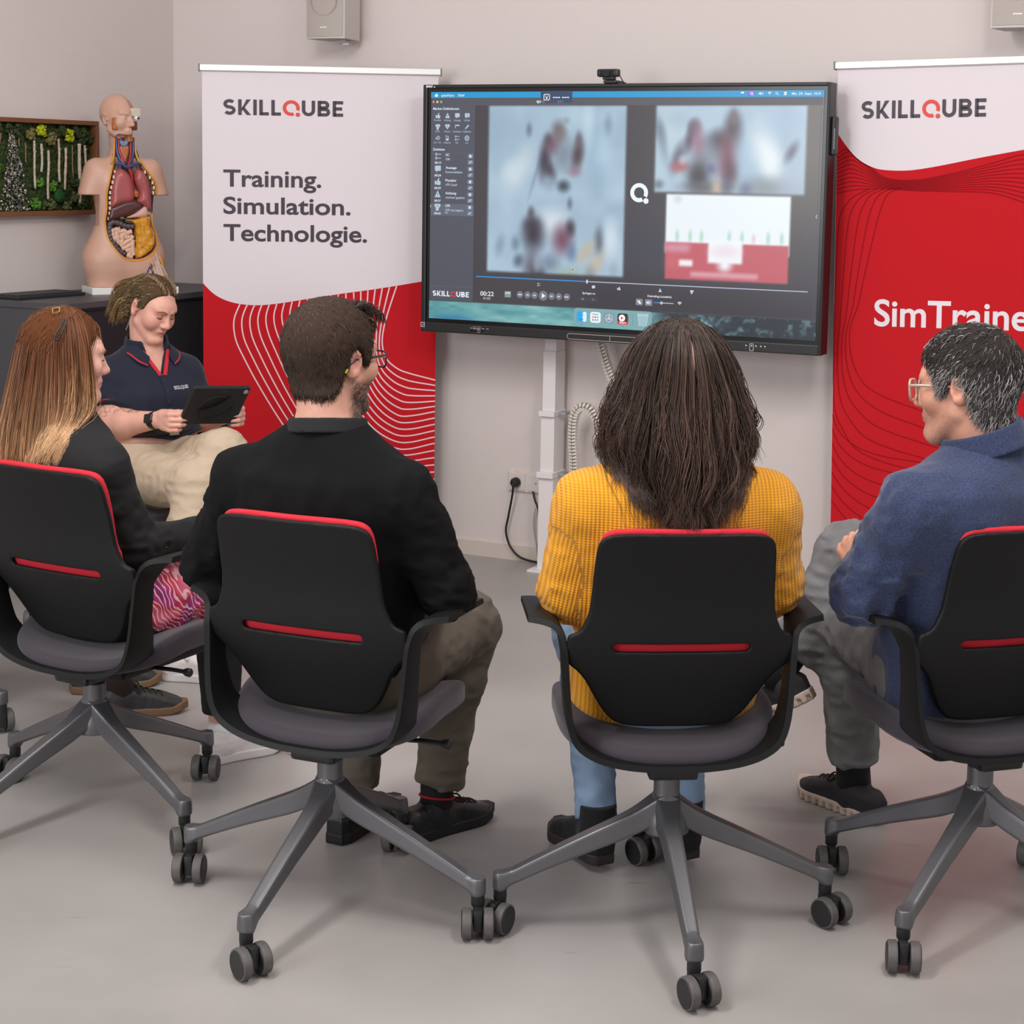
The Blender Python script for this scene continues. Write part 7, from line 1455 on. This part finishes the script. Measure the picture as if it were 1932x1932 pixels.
def tat(V, C):
    sh, el = np.asarray(J['shR']), np.asarray(J['elR']); t = limb_t(V, sh, el); w = ((t > .58) & (t < .92)) * sstep(.82, .9, 1 - np.abs(vnoise(V * 75, 12))) * sstep(.0, .2, V[:, 1] - .02 + 0 * t + .2) * .75; return C * (1 - w[:, None] * .7)
J['tattoo'] = tat
W5 = person('person', C5, R_d(-140), J, 'seated woman in navy polo and beige trousers looking down at a tablet', v=.0036, skin=(222, 166, 148))
M_POLO = mat('navy_polo_pique', (20, 26, 46), .85, bump=(900, .15), sheen=.1); M_POLOR = mat('red_polo_trim', (196, 24, 44), .75); M_BELT = mat('dark_belt', (34, 28, 28), .5)
nx0 = J['neck'][0]
def vcut(p): return np.maximum(np.maximum(np.abs(p[:, 0] - nx0 - .004) - np.clip((p[:, 2] - .835) * .50, 0, .055), .0 - p[:, 1]), .832 - p[:, 2])
def ncut(p): return np.minimum(cone(p, (nx0, -.004, .90), (nx0, .02, 1.02), .056, .060), vcut(p))
top5 = top_fn(J, .004, sleeve=.60, hem=lambda p: .640 + .02 * np.sin(p[:, 0] * 30) * .3 - p[:, 2], fold=.0030, arm=(.064, .062, .05, .04), neck_cut=ncut); top5c = top_fn(J, .004, sleeve=.60, fold=.0030, arm=(.064, .062, .05, .04))
cloth('polo_shirt', top5, J, M_POLO, W5, .0048)
# red facing along the V, collar leaves with red tipping
for s in (-1, 1):
    g = np.array([[(nx0 + .004 + s * ((z - .835) * .50 + w), z) for w in (0, .007, .014)] for z in np.linspace(.836, .915, 14)]); patch('red_placket_facing', top5c, g if s > 0 else g[:, ::-1], M_POLOR, W5, .26, -1, .0025)
patch('placket', top5c, np.array([[(nx0 + .004 + w, z) for w in (-.012, 0, .012)] for z in np.linspace(.745, .838, 12)])[:, ::-1], M_POLO, W5, .26, -1, .003)
for z in (.822, .79, .757): y = float(front(top5c, nx0 + .004, z, .26, .004, -1)[0]); MB().lathe([(.0042, 0), (.0050, .001), (.0042, .0022)], 14, (nx0 + .004, y, z), 'y').build('shirt_button', mat('dark_shirt_button', (46, 52, 70), .3), W5)
collar(W5, J, M_POLO, .006, .0042, -.006, .030, 'collar', (0, .06, 0), lambda p: np.maximum(np.abs(p[:, 0] - nx0 - .004) - .030 - .3 * (p[:, 2] - .91), -p[:, 1]))
for s in (-1, 1):
    out = smooth_line([(nx0 + s * .062, .935), (nx0 + s * .052, .918), (nx0 + s * .034, .896)], 10); inn = smooth_line([(nx0 + s * .098, .905), (nx0 + s * .078, .880), (nx0 + s * .050, .866)], 10); g = np.array([[a + (b - a) * k for k in np.linspace(0, 1, 5)] for a, b in zip(out, inn)]); patch('collar_leaf', top5c, g if s < 0 else g[:, ::-1], M_POLO, W5, .26, -1, .009)
    e = np.array([[b + (a - b) * k for k in (.10, .20)] for a, b in zip(out, inn)]); patch('collar_tipping', top5c, e if s > 0 else e[:, ::-1], M_POLOR, W5, .26, -1, .0105)
for s in 'RL':
    sh, el = np.asarray(J['sh' + s]), np.asarray(J['el' + s]); ax = (el - sh) / np.linalg.norm(el - sh); c = sh + (el - sh) * .545; u1 = np.cross(ax, (0, 1, 0)); u1 /= np.linalg.norm(u1); u2 = np.cross(ax, u1)
    MB().tube([tuple(c + (u1 * math.cos(t) + u2 * math.sin(t)) * .0645) for t in np.linspace(0, 2 * PI, 33)], .0017, 6, cap=False).build('sleeve_tipping', M_POLOR, W5)
drape_text('chest_lettering', 'SKILLQUBE', .0145, .060, nx0 - .022, .792, top5c, M_LETW, W5, .26, -1, .0012, .0006, -1)
M_CHINO = mat('beige_chino', (190, 170, 146), .85, bump=(900, .15))
cloth('trousers', trouser_fn(J, (.094, .074, .062, .056), .0034, (.54, .90), waist=.665), J, M_CHINO, W5, .0055)
MB().tube([(nx0 + .020 + .158 * math.sin(t), .030 + .138 * math.cos(t), .660) for t in np.linspace(-.9, .9, 20)], .010, 8).build('belt', M_BELT, W5); MB().box(nx0 - .012, .160, .650, nx0 + .022, .182, .674, .003).build('belt_buckle', mat('silver_buckle', (190, 184, 176), .25, .8), W5)
for s in 'RL': shoe(J, s, W5, M_WSHOE, M_WSOLE, sole=.026, name='sneaker', L=.235, lace=mat('white_lace', None))
brow_lash(W5, J, (128, 92, 66), close=.6)
# nails, earring, watch
M_TEAL = mat('teal_nail_polish', (20, 104, 116), .25)
for s in 'RL':
    for pts, r in J['hand' + s][0]:
        a, b = np.asarray(pts[-2]), np.asarray(pts[-1]); d = (b - a) / np.linalg.norm(b - a); nrm = np.asarray(pts[1]) - np.asarray(pts[-1]); n_ = np.array((0, 1.0, .1)); n_ = n_ - d * (n_ @ d); n_ /= np.linalg.norm(n_); c = b + n_ * .0048 - d * .001; sd = np.cross(d, n_); Rn = np.stack([d, sd, n_], 1)
        sdf_obj('fingernail', lambda p, c=c, Rn=Rn: ell(p, c, (.0066, .0048, .0022), Rn), c - .012, c + .012, .0014, M_TEAL, W5)
w5 = lambda x, y, z: tuple(np.asarray(J['head']) + J['hR'] @ np.array((x, y, z)) * HS)
MB().tube([w5(.0855, -.004, -.032), w5(.0870, -.002, -.060), w5(.0870, -.004, -.092)], .0015, 6).build('drop_earring', mat('silver_jewellery', (216, 214, 212), .2, .9), W5); MB().lathe([(.0018, 0), (.0018, .002)], 8, w5(.0855, -.028, .014)).build('ear_stud', mat('silver_jewellery', None), W5)
wr, el = np.asarray(J['wrR']), np.asarray(J['elR']); ax = (wr - el) / np.linalg.norm(wr - el); c = wr - ax * .012; u1 = np.cross(ax, (0, 0, 1)); u1 /= np.linalg.norm(u1); u2 = np.cross(u1, ax)
wt = MB()
for k in range(28):
    a0, a1 = 2 * PI * k / 28, 2 * PI * (k + 1) / 28; q = [c + (u1 * math.cos(a) * .0275 + u2 * math.sin(a) * .0265) * rr + ax * e for a in (a0, a1) for rr in (1.0, 1.09) for e in (-.011, .011)]; wt.add(q, [(2, 3, 7, 6), (0, 2, 6, 4), (1, 5, 7, 3), (0, 4, 5, 1)])
wt.build('watch_strap', mat('black_watch_strap', (20, 20, 22), .5), W5); fo = c + (u1 * .80 + u2 * .3) * .033; Rw = np.stack([ax, np.cross(u1 * .936 + u2 * .35, ax), u1 * .936 + u2 * .35], 1); sdf_obj('watch_case', lambda p: rbox(p, fo, (.0165, .0145, .0050), .004, Rw), fo - .03, fo + .03, .0018, mat('black_watch_glass', (12, 12, 14), .12), W5)
# pulled back hair with middle parting and a loose ponytail
def cap5(q): return sstep(-.012, .018, hairline(q, .012)) * (1 - .9 * np.exp(-(q[:, 0] / .0028) ** 2) * (q[:, 1] > -.02))
def col5(q, r): n = len(q); c = np.tile(np.array((112, 90, 66.0)), (n, 1)); pk = (r.random(n) < .30)[:, None] if r is not None else False; c = np.where(pk, np.array((182, 152, 104.0)), c); return np.clip(c * (r.uniform(.6, 1.2, (n, 1)) if r is not None else 1), 4, 250)
def front5(q, d, R):
    v = np.stack([np.sign(q[:, 0]) * (.35 + 0 * q[:, 0]), -np.ones(len(q)), -.25 - 3.0 * np.maximum(np.abs(q[:, 0]) - .03, 0)], 1); return v @ R.T
short_hair(J, W5, cap5, col5, n=9500, length=(.026, .048), crown=(0, .06, .10), thick=.006, lift=.12, front=front5, name='hair')
for s in (-1, 1):      # braid ridges beside the parting
    br_ = MB(); pp = smooth_line([w5(s * .024, .070, .090), w5(s * .034, .030, .118), w5(s * .036, -.020, .122), w5(s * .030, -.065, .096), w5(s * .014, -.096, .060)], 44)
    for j in range(3): br_.tube([tuple(np.asarray(p) + np.array((math.cos(i * .62 + j * 2.1), math.sin(i * .62 + j * 2.1), math.sin(i * 1.24 + j * 2.1) * .6)) * .0042) for i, p in enumerate(pp)], .0040, 6, rs=np.interp(np.linspace(0, 1, 44), [0, .2, 1], [.0018, .004, .0042]))
    br_.build('braid', mat('dark_blonde_braid', (120, 96, 68), .55, noise=(240, .3)), W5, smooth=True)
def pony(roots, t):
    out = []
    for a, b, l in roots: out.append(np.stack([a * (1 + .9 * np.sin(PI * np.minimum(t, .8))) + 0 * t, -.100 - .055 * np.sin(PI * .62 * t) - .012 * b, .052 + b * .012 + .015 * np.sin(PI * t) - l * t], 1))
    return np.asarray(J['head']) + (np.array(out) * HS) @ J['hR'].T
rt = [(RNG.uniform(-.026, .026), RNG.uniform(-1.6, 1.6), RNG.uniform(.12, .165)) for _ in range(90)]
long_hair(J, W5, rt, pony, lambda i, t, r: np.clip((np.array((118, 92, 58.0)) * (1 - .6 * t[None, :, None]) + np.array((178, 146, 96.0)) * .6 * t[None, :, None]) * r.uniform(.6, 1.25, (len(i), 1, 1)), 4, 250), None, per=10, K=16, rad=.0009, clump=.006, wave=(.004, 8), name='ponytail')
# ---- tablet (held, so a thing of its own); local axes from its four corners
def loc5(p): a = R_d(-140); return np.array([C5[0] + p[0] * math.cos(a) - p[1] * math.sin(a), C5[1] + p[0] * math.sin(a) + p[1] * math.cos(a), p[2]])
cT = loc5((-.092, .352, .766)); ex = loc5((-.185, .355, .760)) - loc5((.003, .355, .772)); ez = loc5((-.10, .397, .829)) - loc5((-.082, .310, .7045)); ex /= np.linalg.norm(ex); ez -= ex * (ex @ ez); ez /= np.linalg.norm(ez); ey = np.cross(ez, ex)
tbl = empty('tablet', tuple(cT), 0, 'black tablet in rugged case held by the woman in the navy polo', 'tablet'); tbl.rotation_euler = Matrix((ex, ey, ez)).transposed().to_euler()
tw, thh = .102, .077; sg = 1 if ey @ (np.array((0, 0, 1.5)) - cT) < 0 else -1        # which local y side faces the camera
M_CASE = mat('black_rubber_tablet_case', (24, 24, 26), .7, bump=(700, .15)); bk = -sg * .0075
sdf_obj('tablet_case', lambda p: np.minimum(np.maximum(rbox(p, (0, 0, 0), (tw, .0075, thh), .0065), -rbox(p, (0, sg * .0085, 0), (tw - .010, .0035, thh - .010), .001)), rbox(p, (0, bk, 0), (tw - .001, .0015, thh - .001), .001)), (-.12, -.02, -.09), (.12, .02, .09), .0028, M_CASE, tbl)
MB().box(-tw + .011, sg * .0040 - .0005, -thh + .011, tw - .011, sg * .0040 + .0005, thh - .011).build('tablet_screen', mat('dark_tablet_screen', (20, 22, 28), .1), tbl)
rg = MB(); ar = np.linspace(0, 2 * PI, 49); rg.tube([(.000 + .058 * math.cos(t), bk - sg * .0015, -.006 + .046 * math.sin(t)) for t in ar], .0022, 6, cap=False); rg.build('strap_ring', M_CASE, tbl, smooth=True)
st_ = MB(); L_ = smooth_line([(-.052, bk - sg * .002, -.030), (-.015, bk - sg * .011, -.012), (.022, bk - sg * .011, .012), (.050, bk - sg * .002, .028)], 16); st_.add([tuple(np.array(q) + np.array((-.010, 0, .016))) for q in L_] + [tuple(np.array(q) + np.array((.012, 0, -.018))) for q in L_] + [tuple(np.array(q) + np.array((-.010, -sg * .002, .016))) for q in L_] + [tuple(np.array(q) + np.array((.012, -sg * .002, -.018))) for q in L_], [(i, i + 1, 17 + i, 16 + i) for i in range(15)] + [(32 + i, 48 + i, 49 + i, 33 + i) for i in range(15)]); st_.build('hand_strap', mat('black_hand_strap', (16, 16, 18), .8), tbl, auto=.8)
MB().lathe([(.008, 0), (.0085, .0015), (.0045, .002)], 18, (tw - .016, bk + (-.0022 if sg > 0 else .0002), thh - .016), 'y').build('camera_lens', mat('grey_lens_ring', (170, 172, 176), .25, .4), tbl); MB().box(-.004, bk - .0018, thh - .020, .018, bk + .0018, thh - .012, .001).build('pen_loop', mat('dark_grey_loop', (40, 38, 44), .6), tbl)
HS = _hs

# ------------------------------------------------------------------ person outside the left edge, only the shoes reach into the photo
J = dict(head=(0, .012, 1.12), hR=head_rot(5, 0, 0), neck=(0, -.008, .99), neck_r=.056,
         torso=[(.40, 0, .09, .14, .10, .13, 0), (.46, 0, .085, .170, .125, .14, 0), (.54, 0, .065, .172, .125, .145, 0), (.63, 0, .035, .165, .115, .135, 0), (.74, 0, .005, .176, .112, .125, 0), (.83, 0, -.012, .186, .112, .12, 0), (.90, 0, -.018, .180, .105, .105, 0), (.94, 0, -.014, .148, .085, .085, 0), (.975, 0, -.008, .084, .065, .068, 0), (1.0, 0, -.004, .056, .055, .055, 0)],
         shR=(.178, -.02, .875), elR=(.23, .04, .69), wrR=(.11, .26, .62), shL=(-.178, -.02, .875), elL=(-.23, .04, .69), wrL=(-.11, .26, .62), pel=(0, .085, .495), hipR=(.085, .11, .505), knR=(.040, .44, .500), anR=(-.038, .590, .085), toeR=(-.086, .765, .0), hipL=(-.085, .11, .505), knL=(-.17, .42, .500), anL=(-.270, .480, .085), toeL=(-.345, .648, .0))
for s in 'LR': J['hand' + s] = hand_parts(J['wr' + s], (.2 if s == 'L' else -.2, .9, -.2), (0, -.2, -1), -1 if s == 'L' else 1, (.3, .4, .3), (.4, .4))
P6 = person('person', (-1.66, 4.62, 0), R_d(-88), J, 'person sitting outside the left edge, only black sneakers with gum soles in view', v=.006)
cloth('jumper', top_fn(J, .006, hem=lambda p: .50 - p[:, 2], fold=.004, arm=(.062, .054, .050, .038)), J, mat('charcoal_jumper', (52, 52, 58), .9), P6, .008)
cloth('trousers', trouser_fn(J, (.094, .072, .060, .050), .004, (.82, .82)), J, mat('black_trousers', (26, 26, 28), .85), P6, .007)
M_GUM = mat('gum_rubber_sole', (112, 84, 58), .6); M_WLE = mat('worn_black_leather', (44, 43, 43), .55, noise=(40, .25), bump=(200, .3))
for s in 'RL':
    shoe(J, s, P6, M_WLE, M_GUM, sole=.024, name='sneaker', L=.255, lace=M_LACE); an, kn = np.array(J['an' + s]), np.array(J['kn' + s]); d = (kn - an) / np.linalg.norm(kn - an); MB().tube([an - d * .02, an + d * .05, an + d * .10], .043, 18, rs=[.040, .0415, .045]).build('sock', mat('dark_brown_sock', (48, 34, 32), .9, noise=(200, .3)), P6, smooth=True)
short_hair(J, P6, lambda q: sstep(-.010, .016, hairline(q)), lambda q, r: np.tile(np.array((70, 58, 50.0)), (len(q), 1)), n=1500, length=(.012, .028), crown=(0, -.07, .095), thick=.014)
